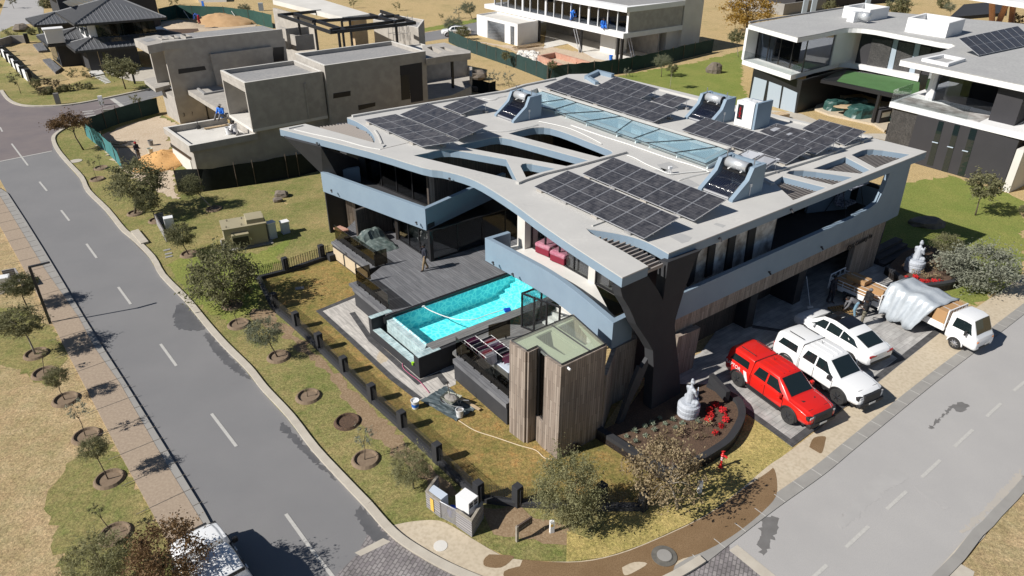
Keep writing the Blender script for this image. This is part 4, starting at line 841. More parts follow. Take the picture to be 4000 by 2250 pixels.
yb0 = G('33', 825, 333, 0); yb1 = G('33', 1045, 245, 0)
yt = G('J', 1165, 478, ZB); yn = u.cross(yt-up(yb1, 0)).normalized()
JP = [(1165, 478), (1400, 385), (1480, 500), (1525, 585), (1545, 420), (1565, 268), (1845, 165), (1800, 230), (1740, 400), (1690, 540), (1630, 740), (1622, 800), (1640, 1000), (1662, 1200), (1672, 1449), (1680, 1500), (1419, 1560), (1428, 1449), (1445, 1160), (1440, 1010), (1395, 930), (1300, 790), (1270, 715), (1245, 660), (1185, 560)]
yp = [GP('J', x, y, yb1, yn) for x, y in JP]
if yn.y > 0: yn = -yn
MB().plate(yp, .5, n=yn).B('pillar', M['paint_dark'], house)
fp = [GV(i, x, y, yb0, u) for i, x, y in (('J', 1397, 1075), ('J', 1345, 1160), ('J', 1330, 1142), ('J', 1265, 1300), ('33', 795, 320), ('33', 825, 335), ('33', 905, 120), ('33', 970, 0), ('J', 1400, 1130))]
MB().plate(fp, .18, n=(u.y, -u.x, 0)).B('leaning_fin', M['paint_char'], house)
tipb = up(NwT, 0)
MB().wall([up(TG[6], 0)+u*.1, tipb+u*.25+v*.05, tipb+u*1.5+v*.05, tipb+u*2.2+v*1.2], 0, Z0-.005, .2, 0).B('clad_wall', M['clad_wood'], house)
MB().wall([tipb+u*2.0+v*.9, up(bL0, 0)+v*.5], 0, ZB-.01, .25, 0).B('side_wall', M['paint_dark'], house)
bL = G('M', 80, 965, Z0); bR = G('24', 900, 215, Z0); 
off = bR-bL; bd = off.normalized()
bE = bL+bd*(off.length+1.2)
seg0 = G('J', 1640, 745, Z0)
band('street_parapet', [bL-bd*.6-v*.02, bR+bd*1.15, bR+bd*1.15+v*2.6], .25, Z0-.0, ZT-.02, 1)
MB().wall([bL-bd*.3+v*.06, bR+v*.06], 2.33, Z0-.003, .2, 1).B('clad_fascia', M['clad_wood'], house)
MB().slab([bL+v*.2, bR+v*.2, bR+v*6.5, bL+v*6.5], 2.7, 2.9).B('soffit', M['paint_dark'], house)
jL = G('M', 185, 1350, 0); jR = up(G('M', 725, 1020, 0), 0)
MB().wall([up(bL, 0)-bd*.3+v*.1, jL+v*.02], 0, 2.33, .3, 1).B('clad_pier', M['clad_wood'], house)
MB().plate([up(bL, 2.33)+bd*.05, up(jL, 2.33)+bd*.15, up(jL, 0), up(bL, 0)-bd*.1], .3).B('clad_pier', M['clad_wood'], house)
gd0 = up(jL, 0)+v*1.2; 
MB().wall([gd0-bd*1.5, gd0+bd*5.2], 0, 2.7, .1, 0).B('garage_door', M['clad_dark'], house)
pier = up(G('M', 725, 1025, 0), 0)
MB().slab([pier, pier+v*2.4, pier+v*2.4-bd*.5, pier-bd*.5+v*.1], 0, 2.7).B('garage_pier', M['paint_dark'], house)
g2a = pier+v*1.6; MB().wall([g2a, g2a+bd*5.2], 0, 2.7, .1, 0).B('garage_door', M['clad_dark'], house)
p2_ = up(G('M', 1075, 850, 0), 0); MB().slab([p2_+v*.1, p2_+v*2.5, p2_+v*2.5+bd*.7, p2_+bd*.7+v*.1], 0, 2.7).B('garage_pier', M['paint_dark'], house)
ent = p2_+v*2.8+bd*.5; MB().wall([ent, ent+bd*5.2], 0, 2.7, .12, 0).B('entrance_wall', M['paint_char'], house)
wr = up(G('24', 845, 462, 0), 0); wrL = G('24', 620, 440, 0)
MB().wall([up(bR, 0)-bd*3.0+v*.08, up(bR, 0)-bd*.02+v*.08], 0, 2.33, .3, 1).B('clad_pier', M['clad_wood'], house)
MB().wall([up(bR, 0)+bd*.1+v*.4, up(bR, 0)+bd*.9+v*.4, up(bR, 0)+bd*.9+v*7], 0, Z0, .3, 1).B('end_wall', M['paint_char'], house)
for k in range(3):
    s_ = G('24', 800, 500, 0)+bd*(.1)-v*(.4*k); MB().box((s_.x+.9*bd.x, s_.y+.9*bd.y, .32-.1*k), (3.6, .5, .64-.2*k), UA).B('entrance_step', M['paint_char'], house)
rr = bR+bd*1.15
ep = [GV('E', x, y, bR, bd) for x, y in ((1395, 655), (1330, 830), (1275, 940), (1200, 1000), (1100, 1052), (1060, 1070), (1060, 1232), (1368, 1117), (1467, 1063), (1588, 588))]
MB().plate(ep, .26, n=(u.y, -u.x, 0)).B('end_frame', M['paint_blue'], house)
MB().slab([bL+v*.2, rr+v*.2, rr+v*5, bL+v*5], 3.0, 3.25).B('terrace_floor', M['paint_char'], house)
wf = up(G('M', 150, 640, ZT), 0)+v*.55; wl_ = up(GV('M', 930, 120, wf, bd), 0)
gz = MB().wall([wf, wl_], ZF, ZB, .03, 0).B('street_window', M['painted_reflection'], house)
mkx = MB()
for quad in (((370, 345), (425, 330), (390, 585), (335, 610)), ((540, 275), (595, 255), (550, 560), (497, 555)), ((705, 205), (765, 185), (705, 570), (655, 575))):
    MB().plate([GV('M', x, y, wf-v*.12, bd) for x, y in quad], .1, n=(u.y, -u.x, 0)).B('mullion', M['paint_dark'], gz)
MB().plate([GV('M', x, y, wf-v*.15, bd) for x, y in ((20, 480), (305, 375), (280, 400), (262, 470), (240, 640), (190, 690), (165, 560))], .1, n=(u.y, -u.x, 0)).B('mullion', M['paint_dark'], gz)
MB().slab([wf+v*.1, wl_+v*.1, wl_+v*3, wf+v*3], ZF-.1, ZF).B('room_floor', M['interior_floor'], house)
MB().wall([wl_, wl_+v*3], ZF-.2, ZB, .15, 0).B('room_wall', M['paint_char'], house)
MB().plate([GV('M', x, y, bL-v*.01+v*.4, bd) for x, y in ((500, 555), (715, 590), (860, 500), (870, 480))]+[], .02).B('sill', M['paint_blue'], gz)
tw0 = up(G('E', 600, 1010, ZF), 0)
MB().wall([tw0, tw0+bd*2.6-v*1.1], ZF-.2, ZF+1.35, .25, 0).B('terrace_divider', M['paint_blue'], house)
glazing('glass_door', (wl_+v*3, up(rr, 0)+v*3.4), ZF-.2, ZB, 6, 'glass_dark')
MB().wall([up(rr, 0)+v*.3-bd*.1, up(rr, 0)+v*3.4-bd*.1], ZF-.2, ZF+1.2, .2, 0).B('terrace_side_wall', M['paint_dark'], house)
MB().box(tuple(up(p2_+v*3+bd*.5, 5)), (.5, .5, 3), UA).B('column', M['paint_blue'], house)
def text(name, body, size, loc, rot, mat, parent, ext=.01, al='CENTER'):
    c = bpy.data.curves.new(name, 'FONT'); c.body = body; c.size = size; c.extrude = ext; c.align_x = al
    t = bpy.data.objects.new(name, c); C.objects.link(t); bpy.context.view_layer.update()
    me = bpy.data.meshes.new_from_object(t.evaluated_get(bpy.context.evaluated_depsgraph_get())); bpy.data.objects.remove(t)
    me.materials.clear(); me.materials.append(M[mat]); o = bpy.data.objects.new(name, me); C.objects.link(o)
    if parent is not None: o.parent = parent; o.location = Vector(loc)-ORG.get(parent.name, Vector())
    else: o.location = loc
    o.rotation_euler = rot; return o
tp = G('24', 720, 370, 2.7)
text('house_sign', '4216 Country Ln', .42, up(bR, 2.45)-bd*2.9-v*.06, (R(90), 0, UA+R(2)), 'black_metal', house, .02)
for i, x, y, z in (('A', 437, 573, 6.72), ('A', 1865, 955, 6.72), ('C', 365, 812, 6.72), ('C', 1018, 1262, 6.72), ('A', 592, 1082, 3.7), ('H', 970, 690, 3.6), ('J', 97, 265, 3.6), ('J', 262, 362, 3.6), ('F', 680, 1225, 6.75), ('F', 1583, 865, 6.75), ('E', 745, 1362, 3.6), ('M', 868, 560, 3.6)):
    c = G(i, x, y, z); s_ = -1
    MB().box(c+Vector((0, -.04, 0)), (.10, .10, .07), UA).tube([c+Vector((0, -.05, 0)), c+Vector((.06, -.16, -.10))], .045, 8).B('spot_lamp', M['dark_metal'], house)
def quad_uv(pts, name, mat, parent):
    org = ORG[parent.name]; me = bpy.data.meshes.new(name); me.from_pydata([tuple(p-org) for p in pts], [], [(0, 1, 2, 3)]); me.materials.append(M[mat])
    uvl = me.uv_layers.new(name='UVMap'); 
    for i, c in enumerate(((0, 0), (1, 0), (1, 1), (0, 1))): uvl.data[i].uv = c
    o = bpy.data.objects.new(name, me); C.objects.link(o); o.parent = parent; ORG[o.name] = org; return o
def pv(label, n, ll, lr, hl, hr, z=7.22, dz=.5, grp='solar panel arrays on the blue grey house', gz=ZR, legs=True):
    A = G(*ll, z); B = G(*lr, z); D = G(*hl, z+dz); E_ = G(*hr, z+dz)
    t = thing('solar_array', label, 'solar panels', (A.x, A.y, gz), 0, grp); nn = (B-A).cross(D-A).normalized()
    if nn.z < 0: nn = -nn
    for k in range(n):
        a = A.lerp(B, k/n); b = A.lerp(B, (k+1)/n); c = D.lerp(E_, (k+1)/n); d = D.lerp(E_, k/n); g_ = (b-a).normalized()*.012
        a += g_; d += g_; b -= g_; c -= g_
        ins = (b-a).normalized()*.022; up_ = (d-a).normalized()*.022
        p = quad_uv([a+ins+up_+nn*.004, b-ins+up_+nn*.004, c-ins-up_+nn*.004, d+ins-up_+nn*.004], 'solar_panel', 'pv_cell', t)
        MB().plate([a, b, c, d], .035, n=nn).B('frame', M['alu'], p)
    if legs:
        for k in range(0, n+1, 2) if n > 2 else (0, n):
            tt = min(max(k/n, .04), .96)
            for P_, Q_, zz in ((A, B, z), (D, E_, z+dz)):
                q = P_.lerp(Q_, tt); e = (E_-B).normalized()*(.18 if P_ is A else -.18); q = q+e
                MB().box((q.x, q.y, gz+.07), (.42, .2, .14), math.atan2((B-A).y, (B-A).x)).B('ballast_block', M['concrete_roof'] if k % 4 else M['concrete'], t, bevel=.01)
                MB().tube([(q.x, q.y, gz+.14), (q.x, q.y, zz-.02)], .018, 5).B('leg', M['alu'], t)
        for r_ in (.25, .75):
            a = A.lerp(D, r_)-nn*.06; b = B.lerp(E_, r_)-nn*.06; MB().tube([a, b], .022, 4).B('rail', M['alu'], t)
    return t
pv('longer front solar array of seven panels, nearest the slatted roof corner', 7, ('C', 235, 355), ('C', 1425, 915), ('C', 600, 180), ('C', 1805, 690))
pv('front solar array of seven panels, second row beside the water heater', 7, ('C', 755, 215), ('C', 1965, 723), ('C', 1090, 38), ('F', 765, 745))
pv('leftmost solar array of five panels above the curved slatted opening', 5, ('A', 945, 325), ('A', 1570, 612), ('A', 1285, 262), ('B', 395, 830))
pv('five panel solar array rising behind the leftmost one', 5, ('A', 1325, 268), ('B', 390, 812), ('A', 1630, 143), ('B', 705, 665), z=7.3)
pv('small two panel solar array beside the left water heater', 2, ('B', 215, 460), ('B', 420, 540), ('B', 505, 343), ('B', 710, 410))
pv('long solar array of eight panels behind the skylight', 8, ('13', 240, 655), ('13', 1070, 920), ('13', 410, 582), ('13', 1255, 828))
pv('four panel solar array at the far roof edge', 4, ('13', 640, 650), ('13', 965, 745), ('13', 785, 577), ('13', 1110, 670), z=7.3)
pv('small two panel solar array by the far water heater', 2, ('13', 1050, 762), ('13', 1215, 815), ('13', 1165, 703), ('13', 1345, 748))
pv('long solar array of eight panels between skylight and heat pump', 8, ('D', 860, 708), ('E', 415, 580), ('D', 1120, 575), ('E', 655, 430))
pv('solar array of four panels next to the white heat pump', 4, ('E', 155, 272), ('E', 695, 490), ('E', 320, 195), ('E', 915, 352), z=7.3)
pv('rear right solar array of four panels by the roof edge', 4, ('E', 560, 245), ('E', 965, 403), ('E', 725, 155), ('E', 1168, 272))
pv('small two panel solar array behind the front water heater', 2, ('F', 905, 172), ('F', 1199, 384), ('F', 1045, 100), ('F', 1445, 230), z=7.25)
def heater(label, loc):
    t = thing('solar_water_heater', label, 'water heater', loc, UA, 'solar water heaters on the roof')
    W, D_, Hh = 1.95, 2.35, 1.55     # local: x back from the street side, y to the left; right cheek at y=0
    for y in (0, W):
        MB().plate([(0, y+.12, 0), (D_, y+.12, 0), (D_, y+.12, Hh), (D_*.58, y+.12, Hh*.97), (D_*.46, y+.12, Hh*.58), (0, y+.12, .12)], .24, n=(0, 1, 0)).B('cheek_wall', M['paint_blue'], t, lc=1)
    MB().box((D_-.12, (W)/2, Hh/2), (.2, W-.1, Hh-.05)).B('back_wall', M['paint_blue'], t, lc=1)
    T_ = MB(); T_.tube([(D_*.66, .32, Hh*.86), (D_*.66, W-.32, Hh*.86)], .27, 20); tk = T_.B('tank', M['steel'], t, lc=1)
    for p in tk.data.polygons: p.use_smooth = len(p.vertices) == 4
    for y in (.31, W-.31): MB().tube([(D_*.66, y-.02, Hh*.86), (D_*.66, y+.02, Hh*.86)], .285, 20).B('end_cap', M['black_plastic'], tk, lc=1)
    MB().tube([(D_*.66, .285, Hh*.86), (D_*.66, .31, Hh*.86)], .09, 10).B('gauge', M['white_plastic'], tk, lc=1)
    a = Vector((.12, 0, .16)); b = Vector((D_*.60, 0, Hh*.60)); n = 20; m = MB()
    for k in range(n):
        y = .22+(W-.44)*(k+.5)/n; m.tube([a+Vector((0, y, 0)), b+Vector((0, y, 0))], .027, 6)
    m.B('vacuum_tubes', M['tube_glass'], t, lc=1, smooth=True)
    MB().box((D_*.61, W/2, Hh*.64), (.14, W-.4, .12)).B('manifold', M['black_metal'], t, lc=1)
    MB().box((.1, W/2, .12), (.1, W-.4, .08)).B('foot_rail', M['alu'], t, lc=1)
    MB().plate([(.05, .2, .03), (D_*.6, .2, .03), (D_*.6, W-.2, .03), (.05, W-.2, .03)], .02).B('reflector', M['alu'], t, lc=1)
    for y in (.15, W-.15):
        MB().tube([(D_*.72, y, Hh*.9), (D_*.72, y, Hh*1.22)], .03, 6).B('vent_pipe', M['galv'], t, lc=1)
    MB().tube([(D_*.66, W-.3, Hh*.86), (D_*.66, W-.05, Hh*.9), (D_*.62, W-.08, Hh*.5)], .035, 6).B('pipe', M['galv'], t, lc=1)
    for y in (.6, W-.6): MB().box((D_*.58, y, Hh*.70), (.16, .07, .04)).B('bracket', M['white_metal'], t, lc=1)
    MB().box((D_*.55, -.15, .62), (.12, .06, .16)).tube([(D_*.55, -.14, .54), (D_*.55, -.14, .05)], .02, 5).B('isolator_box', M['white_plastic'], t, lc=1)
    return t
mk('tube_glass', (.012, .016, .035), .12, spec=.8)
b3 = G('F', 815, 770, ZR); heater('front solar water heater nearest the street beside the seven panel arrays', b3)
b1 = G('B', 972, 635, ZR); heater('left solar water heater at the near end of the skylight', b1)
b2 = G('D', 1400, 600, ZR)-u*2.35; heater('far solar water heater next to the white heat pump', b2)
hb = G('D', 1640, 735, ZR); hp = thing('heat_pump', 'tall white heat pump with open side and red wires on the roof', 'heat pump', hb, UA)
MB().box((1.15, .35, .85), (1.6, .18, 1.7)).B('surround_wall', M['paint_blue'], hp, lc=1)
MB().box((1.85, 1.1, .75), (.18, 1.4, 1.5)).B('surround_wall', M['paint_blue'], hp, lc=1)
MB().box((.75, 1.1, .85), (1.0, 1.35, 1.62)).B('casing', M['white_metal'], hp, lc=1, bevel=.02)
MB().box((.247, 1.42, .95), (.02, .42, .95)).B('open_hatch', M['black_metal'], hp, lc=1)
w_ = MB()
for k in range(5): w_.tube([(.225, 1.28+.06*k, .6), (.215, 1.5-.05*k, .85), (.22, 1.35+.04*k, 1.15), (.225, 1.42, 1.3)], .012, 4)
w_.B('wiring', M['red_wire'], hp, lc=1)
for x, y in ((.6, .8), (.85, 1.4)):
    MB().lathe((x, y, 1.66), [(.26, 0), (.26, .03), (.2, .045), (.05, .05)], 14).B('fan_cowl', M['white_plastic'], hp, lc=1)
def pipe(i, pts, r=.028, z=ZR+.05, label=None):
    P = smooth_line(GM([q if len(q) == 3 else (i, *q) for q in pts], z), 3); o = solo('roof_pipe', MB().tube(P, r, 6), M['pipe_white'], label, 'pipe', 'white pipes lying on the roof', smooth=True); return o
pipe('B', [(1255, 620), (1400, 648), (1600, 700), (1800, 790), (1932, 860)], label='white pipe curving past the rearmost roof opening')
pipe('D', [(-330, 660), (0, 775), (300, 870), (700, 1010), (1000, 1100), (1165, 1165)], .04, label='straight long white pipe running beside the whole skylight')
pipe('D', [(275, 985), (350, 1010), (480, 1080), (620, 1140), (740, 1185), (900, 1170), (1150, 1150)], .03, label='white pipe bending at the small white box on the roof')
pipe('D', [(825, 1255), (950, 1215), (1050, 1190), (1165, 1168)], .022, label='short white pipe reaching from front array to the heater')
pipe('B', [(620, 712), (740, 722), (860, 726), (1000, 710), (1250, 655)], .022, label='thin white pipe between left arrays and the middle openings')
pipe('B', [(650, 372), (760, 388), (820, 360), (905, 345)], .022, label='thin white pipe between small left array and left heater')
sx = G('D', 735, 1180, ZR); t = thing('sensor_box', 'small white box on twin legs standing on the roof', 'sensor', sx)
MB().box((0, 0, .33), (.2, .14, .14), .3).B('box', M['white_plastic'], t, lc=1); 
for k in (-.05, .05): MB().tube([(k, 0, 0), (k, 0, .27)], .02, 6).B('leg', M['white_plastic'], t, lc=1)
fence = thing('garden_fence', 'low black garden wall with short square posts and wire mesh panels', 'fence', G('32', 885, 140))
fl = GM([('V', 1905, 905), ('V', 1205, 1150), ('V', 770, 1260), ('22', 130, 880), ('22', 305, 1030), ('22', 485, 1195), ('22', 670, 1375), ('32', 885, 140), ('32', 1108, 345), ('32', 1372, 590), ('32', 1680, 880), ('33', 30, 915), ('33', 650, 945), ('33', 990, 945)])
MB().wall(fl, -.1, .24, .26, 0).B('base_wall', M['paint_char'], fence)
posts = GM([('V', 1770, 935), ('V', 1205, 1140), ('22', 150, 880), ('22', 312, 1028), ('22', 485, 1190), ('22', 672, 1372), ('32', 882, 135), ('32', 1108, 342), ('32', 1372, 590), ('32', 1680, 885), ('33', 40, 912), ('33', 670, 900), ('33', 985, 945)])
for p in posts:
    MB().box((p.x, p.y, .5), (.32, .32, 1.0), .75).B('post', M['paint_dark'], fence, bevel=.01)
    MB().box((p.x+.12, p.y-.16, .55), (.05, .03, .7), .75).B('bracket', M['paint_char'], fence)
mk('wire_mesh', (.03, .03, .03), .6); mt = M['wire_mesh'].node_tree
def meshify(name, s=18, w=.12, col=(.03, .03, .03)):
    m = mk(name, col, .6); t = m.node_tree; B = t.nodes['Principled BSDF']; ge = node(t, 'ShaderNodeNewGeometry'); sp = node(t, 'ShaderNodeSeparateXYZ'); t.links.new(ge.outputs['Position'], sp.inputs[0])
    ad = node(t, 'ShaderNodeMath', operation='MULTIPLY_ADD'); ad.inputs[1].default_value = -.4; t.links.new(sp.outputs['Y'], ad.inputs[0]); t.links.new(sp.outputs['X'], ad.inputs[2]); outs = []
    for so in (ad.outputs[0], sp.outputs['Z']):
        mu = node(t, 'ShaderNodeMath', operation='MULTIPLY'); mu.inputs[1].default_value = s; t.links.new(so, mu.inputs[0]); fr = node(t, 'ShaderNodeMath', operation='FRACT'); t.links.new(mu.outputs[0], fr.inputs[0])
        lt = node(t, 'ShaderNodeMath', operation='LESS_THAN'); lt.inputs[1].default_value = w; t.links.new(fr.outputs[0], lt.inputs[0]); outs.append(lt.outputs[0])
    mx = node(t, 'ShaderNodeMath', operation='MAXIMUM'); t.links.new(outs[0], mx.inputs[0]); t.links.new(outs[1], mx.inputs[1]); t.links.new(mx.outputs[0], B.inputs['Alpha']); return m
meshify('wire_mesh', 14, .13)
for a, b in zip(fl, fl[1:]):
    if (b-a).length > .6: MB().wall([a, b], .24, .92, .01, 0).B('mesh_panel', M['wire_mesh'], fence)
def net_fence(name, label, pts, h, mat='shade_net', post=2.6, sag=.15, grp='shade net fences round building plots', lean=0):
    P = [Vector(p) for p in pts]; t = thing(name, label, 'fence', P[0], 0, grp); rr = random.Random(int(P[0].x*10)); vs = []; 
    for i in range(len(P)-1):
        a, b = P[i], P[i+1]; n = max(1, int((b-a).length/.8))
        for k in range(n+(i == len(P)-2)):
            p = a.lerp(b, k/n); d = (b-a).normalized(); nn = Vector((-d.y, d.x, 0)); o = rr.uniform(-.08, .08)+lean
            vs += [up(p, 0), p+nn*rr.uniform(-.1, .1)+Vector((0, 0, h*.5)), p+nn*o+Vector((0, 0, h-rr.uniform(0, sag)))]
    m = MB(); fs = []
    for k in range(len(vs)//3-1): fs += [(3*k, 3*k+3, 3*k+4, 3*k+1), (3*k+1, 3*k+4, 3*k+5, 3*k+2)]
    m.add(vs, fs); m.B('net', M[mat], t, smooth=True)
    acc = 0
    for i in range(len(P)-1):
        a, b = P[i], P[i+1]; L_ = (b-a).length; s_ = 0
        while s_ < L_: q = a.lerp(b, s_/L_); MB().tube([q, q+Vector((0, 0, h+.12))], .035, 6).B('post', M['bark'], t); s_ += post
    return t
net_fence('net_fence', 'sagging teal net fence along the sandy plot by the crossroads', GM([('11', 930, 1282), ('11', 880, 1225), ('11', 800, 1145), ('11', 700, 1070), ('11', 655, 1030)]), 1.75, 'net_teal', lean=.1)
net_fence('net_fence', 'dark green net fence behind the sandy yard by the cross street', GM([('11', 655, 1030), ('11', 900, 935), ('11', 1205, 850)]), 1.7)
net_fence('net_fence', 'near black net fence along the shaded side of the concrete house', GM([('11', 1350, 1449), ('11', 1530, 1449), ('12', 0, 1392), ('12', 330, 1330), ('12', 700, 1230), ('12', 1100, 1150)]), 1.9, 'shade_net_black')
net_fence('net_fence', 'curved green net fence in front of the white house being built', GM([('12', 1455, 320), ('12', 1600, 390), ('13', 30, 515), ('13', 270, 610), ('13', 480, 595), ('13', 800, 560), ('13', 1120, 490), ('13', 1510, 395)]), 1.9)
net_fence('net_fence', 'short dark net fence beside the unfinished round terrace', GM([('12', 1625, 690), ('12', 1760, 715), ('12', 1810, 700)]), 1.5, 'shade_net_black')
fe = net_fence('mesh_fence', 'green mesh fence with slanting stays behind the dug trench', GM([('11', 1215, 165), ('11', 1340, 135), ('11', 1700, 150), ('11', 1932, 180), ('12', 130, 215)]), 2.2, 'fence_green', 3.2, .02)
for x, y in ((1400, 155), (1760, 160)):
    p = G('11', x, y); MB().tube([p+Vector((1.5, -1.2, 0)), p+Vector((0, 0, 1.7))], .05, 5).B('stay', M['pipe_white'], fe)
pl = thing('curved_planter', 'dark curved planter full of brown soil round the white statue', 'planter', G('33', 1300, 350))
low = [('33', 635, 415), ('33', 860, 560), ('33', 1080, 700), ('33', 1180, 740), ('33', 1390, 660), ('33', 1560, 560), ('33', 1660, 480), ('33', 1735, 350), ('33', 1750, 260), ('33', 1720, 180), ('33', 1650, 130)]
pw_ = smooth_line(GM(low), 3)
pts2 = pw_+GM([('33', 1485, 45)])
MB().wall(pts2, -.05, .52, .3, 1).B('planter_wall', M['paint_dark'], pl)
MB().wall(GM([('33', 1485, 45), ('33', 1610, 185)]), .4, .95, .22, 0).B('planter_wall', M['paint_dark'], pl)
soil_pts = [p for p in pw_]+GM([('33', 1485, 45), ('33', 1000, 40), ('33', 800, 330)])
MB().slab(soil_pts, 0, .33).B('soil', M['soil'], pl)
PZ = .33
pl2 = thing('curved_planter', 'dark curved planter by the steps holding red flowers, shaded statue and small tree', 'planter', G('24', 1200, 650))
l2 = smooth_line(GM([('24', 870, 620), ('24', 960, 690), ('24', 1030, 745), ('24', 1150, 765), ('24', 1290, 755), ('24', 1400, 735), ('24', 1480, 690)]), 3)
MB().wall(l2, -.05, .55, .28, 1).B('planter_wall', M['paint_char'], pl2)
MB().slab(l2+GM([('24', 1480, 560), ('24', 1350, 480), ('24', 1150, 430), ('24', 1000, 500)]), 0, .38).B('soil', M['soil'], pl2)
for k in range(3):
    q = GM([('24', 800+k*30, 590+k*35), ('24', 900+k*30, 650+k*35)]); 
def capsules(m, caps):
    for a, b, ra, rb in caps:
        a, b = Vector(a), Vector(b); m.tube([a, b], [ra, rb], 10); m.ball(a, ra, 10, 8); m.ball(b, rb, 10, 8)
    return m
def remeshed(m, name, mat, parent, vox):
    o = m.B(name, M[mat], parent, lc=1, smooth=True); r = o.modifiers.new('Remesh', 'REMESH'); r.mode = 'VOXEL'; r.voxel_size = vox; r.use_smooth_shade = True
    s_ = o.modifiers.new('Smooth', 'SMOOTH'); s_.iterations = 3; s_.factor = .5; return o
def statue(label, loc, rz, s=1.0):
    t = thing('seated_statue', label, 'statue', loc, rz, 'seated stone statues in the planters')
    pd = MB(); pd.lathe((0, 0, 0), [(.02, 0), (.50*s, 0), (.52*s, .06), (.50*s, .2*s), (.52*s, .22*s), (.53*s, .4*s), (.49*s, .43*s), (.53*s, .47*s), (.52*s, .62*s), (.44*s, .68*s), (.42*s, .74*s), (.02, .75*s)], 24)
    pd.B('pedestal', M['statue'], t, lc=1, smooth=False, bevel=.01)
    b = .72*s; m = MB()
    capsules(m, [((0, 0, b+.12), (0, 0, b+.55), .23*s, .17*s), ((0, 0, b+.55), (0, 0, b+.78), .17*s, .12*s), ((-.15, 0, b+.72), (.15, 0, b+.72), .09*s, .09*s), ((0, 0, b+.8), (0, .01, b+.95), .07*s, .06*s),
                 ((-.2, .05, b+.1), (.12, .32, b+.1), .14*s, .10*s), ((.2, .05, b+.1), (-.12, .34, b+.12), .14*s, .10*s), ((-.3, .12, b+.09), (.3, .12, b+.09), .13*s, .13*s),
                 ((-.22, 0, b+.70), (-.26, .10, b+.42), .075*s, .06*s), ((-.26, .10, b+.42), (-.08, .26, b+.40), .055*s, .04*s), ((.22, 0, b+.70), (.27, .1, b+.44), .075*s, .06*s), ((.27, .1, b+.44), (.14, .27, b+.62), .055*s, .04*s), ((.14, .27, b+.62), (.13, .28, b+.76), .04*s, .03*s)])
    m.ball((0, .03, b+1.07), .115*s, 12, 10, (.9, 1, 1.15)); m.ball((0, .0, b+1.19), .07*s, 10, 8); m.ball((0, .15, b+1.05), .022, 6, 5)
    for x in (-.1, .1): m.ball((x, .02, b+1.04), .035, 6, 5, (.5, .8, 1.6))
    remeshed(m, 'figure', 'statue', t, .022)
    return t
statue('white seated stone statue on round brick pedestal among red flowers in sun', G('33', 1325, 225, PZ), R(-60), .93)
statue('white seated stone statue striped by shade beside the far planter tree', G('24', 1095, 590, .38), R(-60), 1.05)
def leafy(m, c, r, n, s, flat=.6, up_=.0, rnd=random):
    for _ in range(n):
        a = rnd.uniform(0, 2*math.pi); e = rnd.uniform(0, 1)**.5; h = rnd.uniform(0, 1)
        p = c+Vector((math.cos(a)*e*r, math.sin(a)*e*r, r*flat*h+up_)); d = Vector((rnd.uniform(-1, 1), rnd.uniform(-1, 1), rnd.uniform(-.2, 1))).normalized(); e2 = d.orthogonal().normalized()*s*.4
        m.poly([p-e2, p+d*s*.5+e2*.2, p+e2, p-d*s*.35])
def plantlet(kind, rnd, s=1):
    m = MB()
    if kind == 'red_flower':
        leafy(m, Vector((0, 0, .02)), .13*s, 60, .085*s, .9, .03, rnd)
    elif kind == 'succulent':
        for k in range(16):
            a = k*2.4; r_ = .16*s*(1-k/22); m.poly([Vector((0, 0, .02)), Vector((math.cos(a-.3)*r_*.6, math.sin(a-.3)*r_*.6, .05+.006*k)), Vector((math.cos(a)*r_, math.sin(a)*r_, .10+.01*k)), Vector((math.cos(a+.3)*r_*.6, math.sin(a+.3)*r_*.6, .05+.006*k))])
        leafy(m, Vector((0, 0, .02)), .11*s, 18, .07*s, .8, .02, rnd)
    else:
        for k in range(5): a = rnd.uniform(0, 6.3); m.tube([(0, 0, 0), (math.cos(a)*.1*s, math.sin(a)*.1*s, .2*s)], .008, 4)
        leafy(m, Vector((0, 0, .1*s)), .17*s, 34, .07*s, 1.0, .03, rnd)
    return m
rp = random.Random(3)
protos = {}
for kind, mat in (('red_flower', 'petal_red'), ('succulent', 'succulent'), ('dry_shrub', 'leaf_dry')):
    protos[kind] = [plantlet(kind, rp, 1.0).B(kind, M[mat]) for _ in range(2)]
cnt = {k: 0 for k in protos}; PL = {}
def put(kind, p, s, label, cat, grp):
    n = cnt[kind]; cnt[kind] += 1; src = protos[kind][n % 2]; o = src if n < 2 else src.copy()
    if n >= 2: C.objects.link(o)
    o.location = p; o.scale = (s, s, s); o.rotation_euler = (0, 0, rp.uniform(0, 6)); tag(o, label, cat, grp); PL.setdefault(label, []).append(o)
for x, y, s in ((1530, 172, 1.4), (1487, 212, 1.2), (1500, 245, 1.1), (1478, 280, 1.2), (1590, 212, 1.3), (1612, 240, .6), (1612, 282, 1.2), (1575, 328, 1.1), (1533, 382, 1.1)):
    put('red_flower', G('33', x, y, PZ), s, 'bright red flowering plant in the sunny curved planter', 'flower', 'red flowers in the sunny planter')
for x, y in ((1040, 660), (1108, 652), (1098, 678), (1160, 684), (1203, 688), (1250, 684), (1298, 686)):
    put('red_flower', G('24', x, y, .38), 1.2, 'bright red flowering plant in the far planter by the steps', 'flower', 'red flowers in the far planter')
for x, y in ((1115, 268), (1212, 280), (1310, 258), (1397, 258), (1153, 310), (1282, 306), (1398, 297), (1072, 355), (1232, 342), (1000, 328), (925, 367), (860, 403), (932, 442), (1003, 400), (1055, 308)):
    put('succulent', G('33', x, y, PZ), rp.uniform(.9, 1.25), 'pale grey green rosette plant in brown planter soil', 'plant', 'grey green rosettes in the planter')
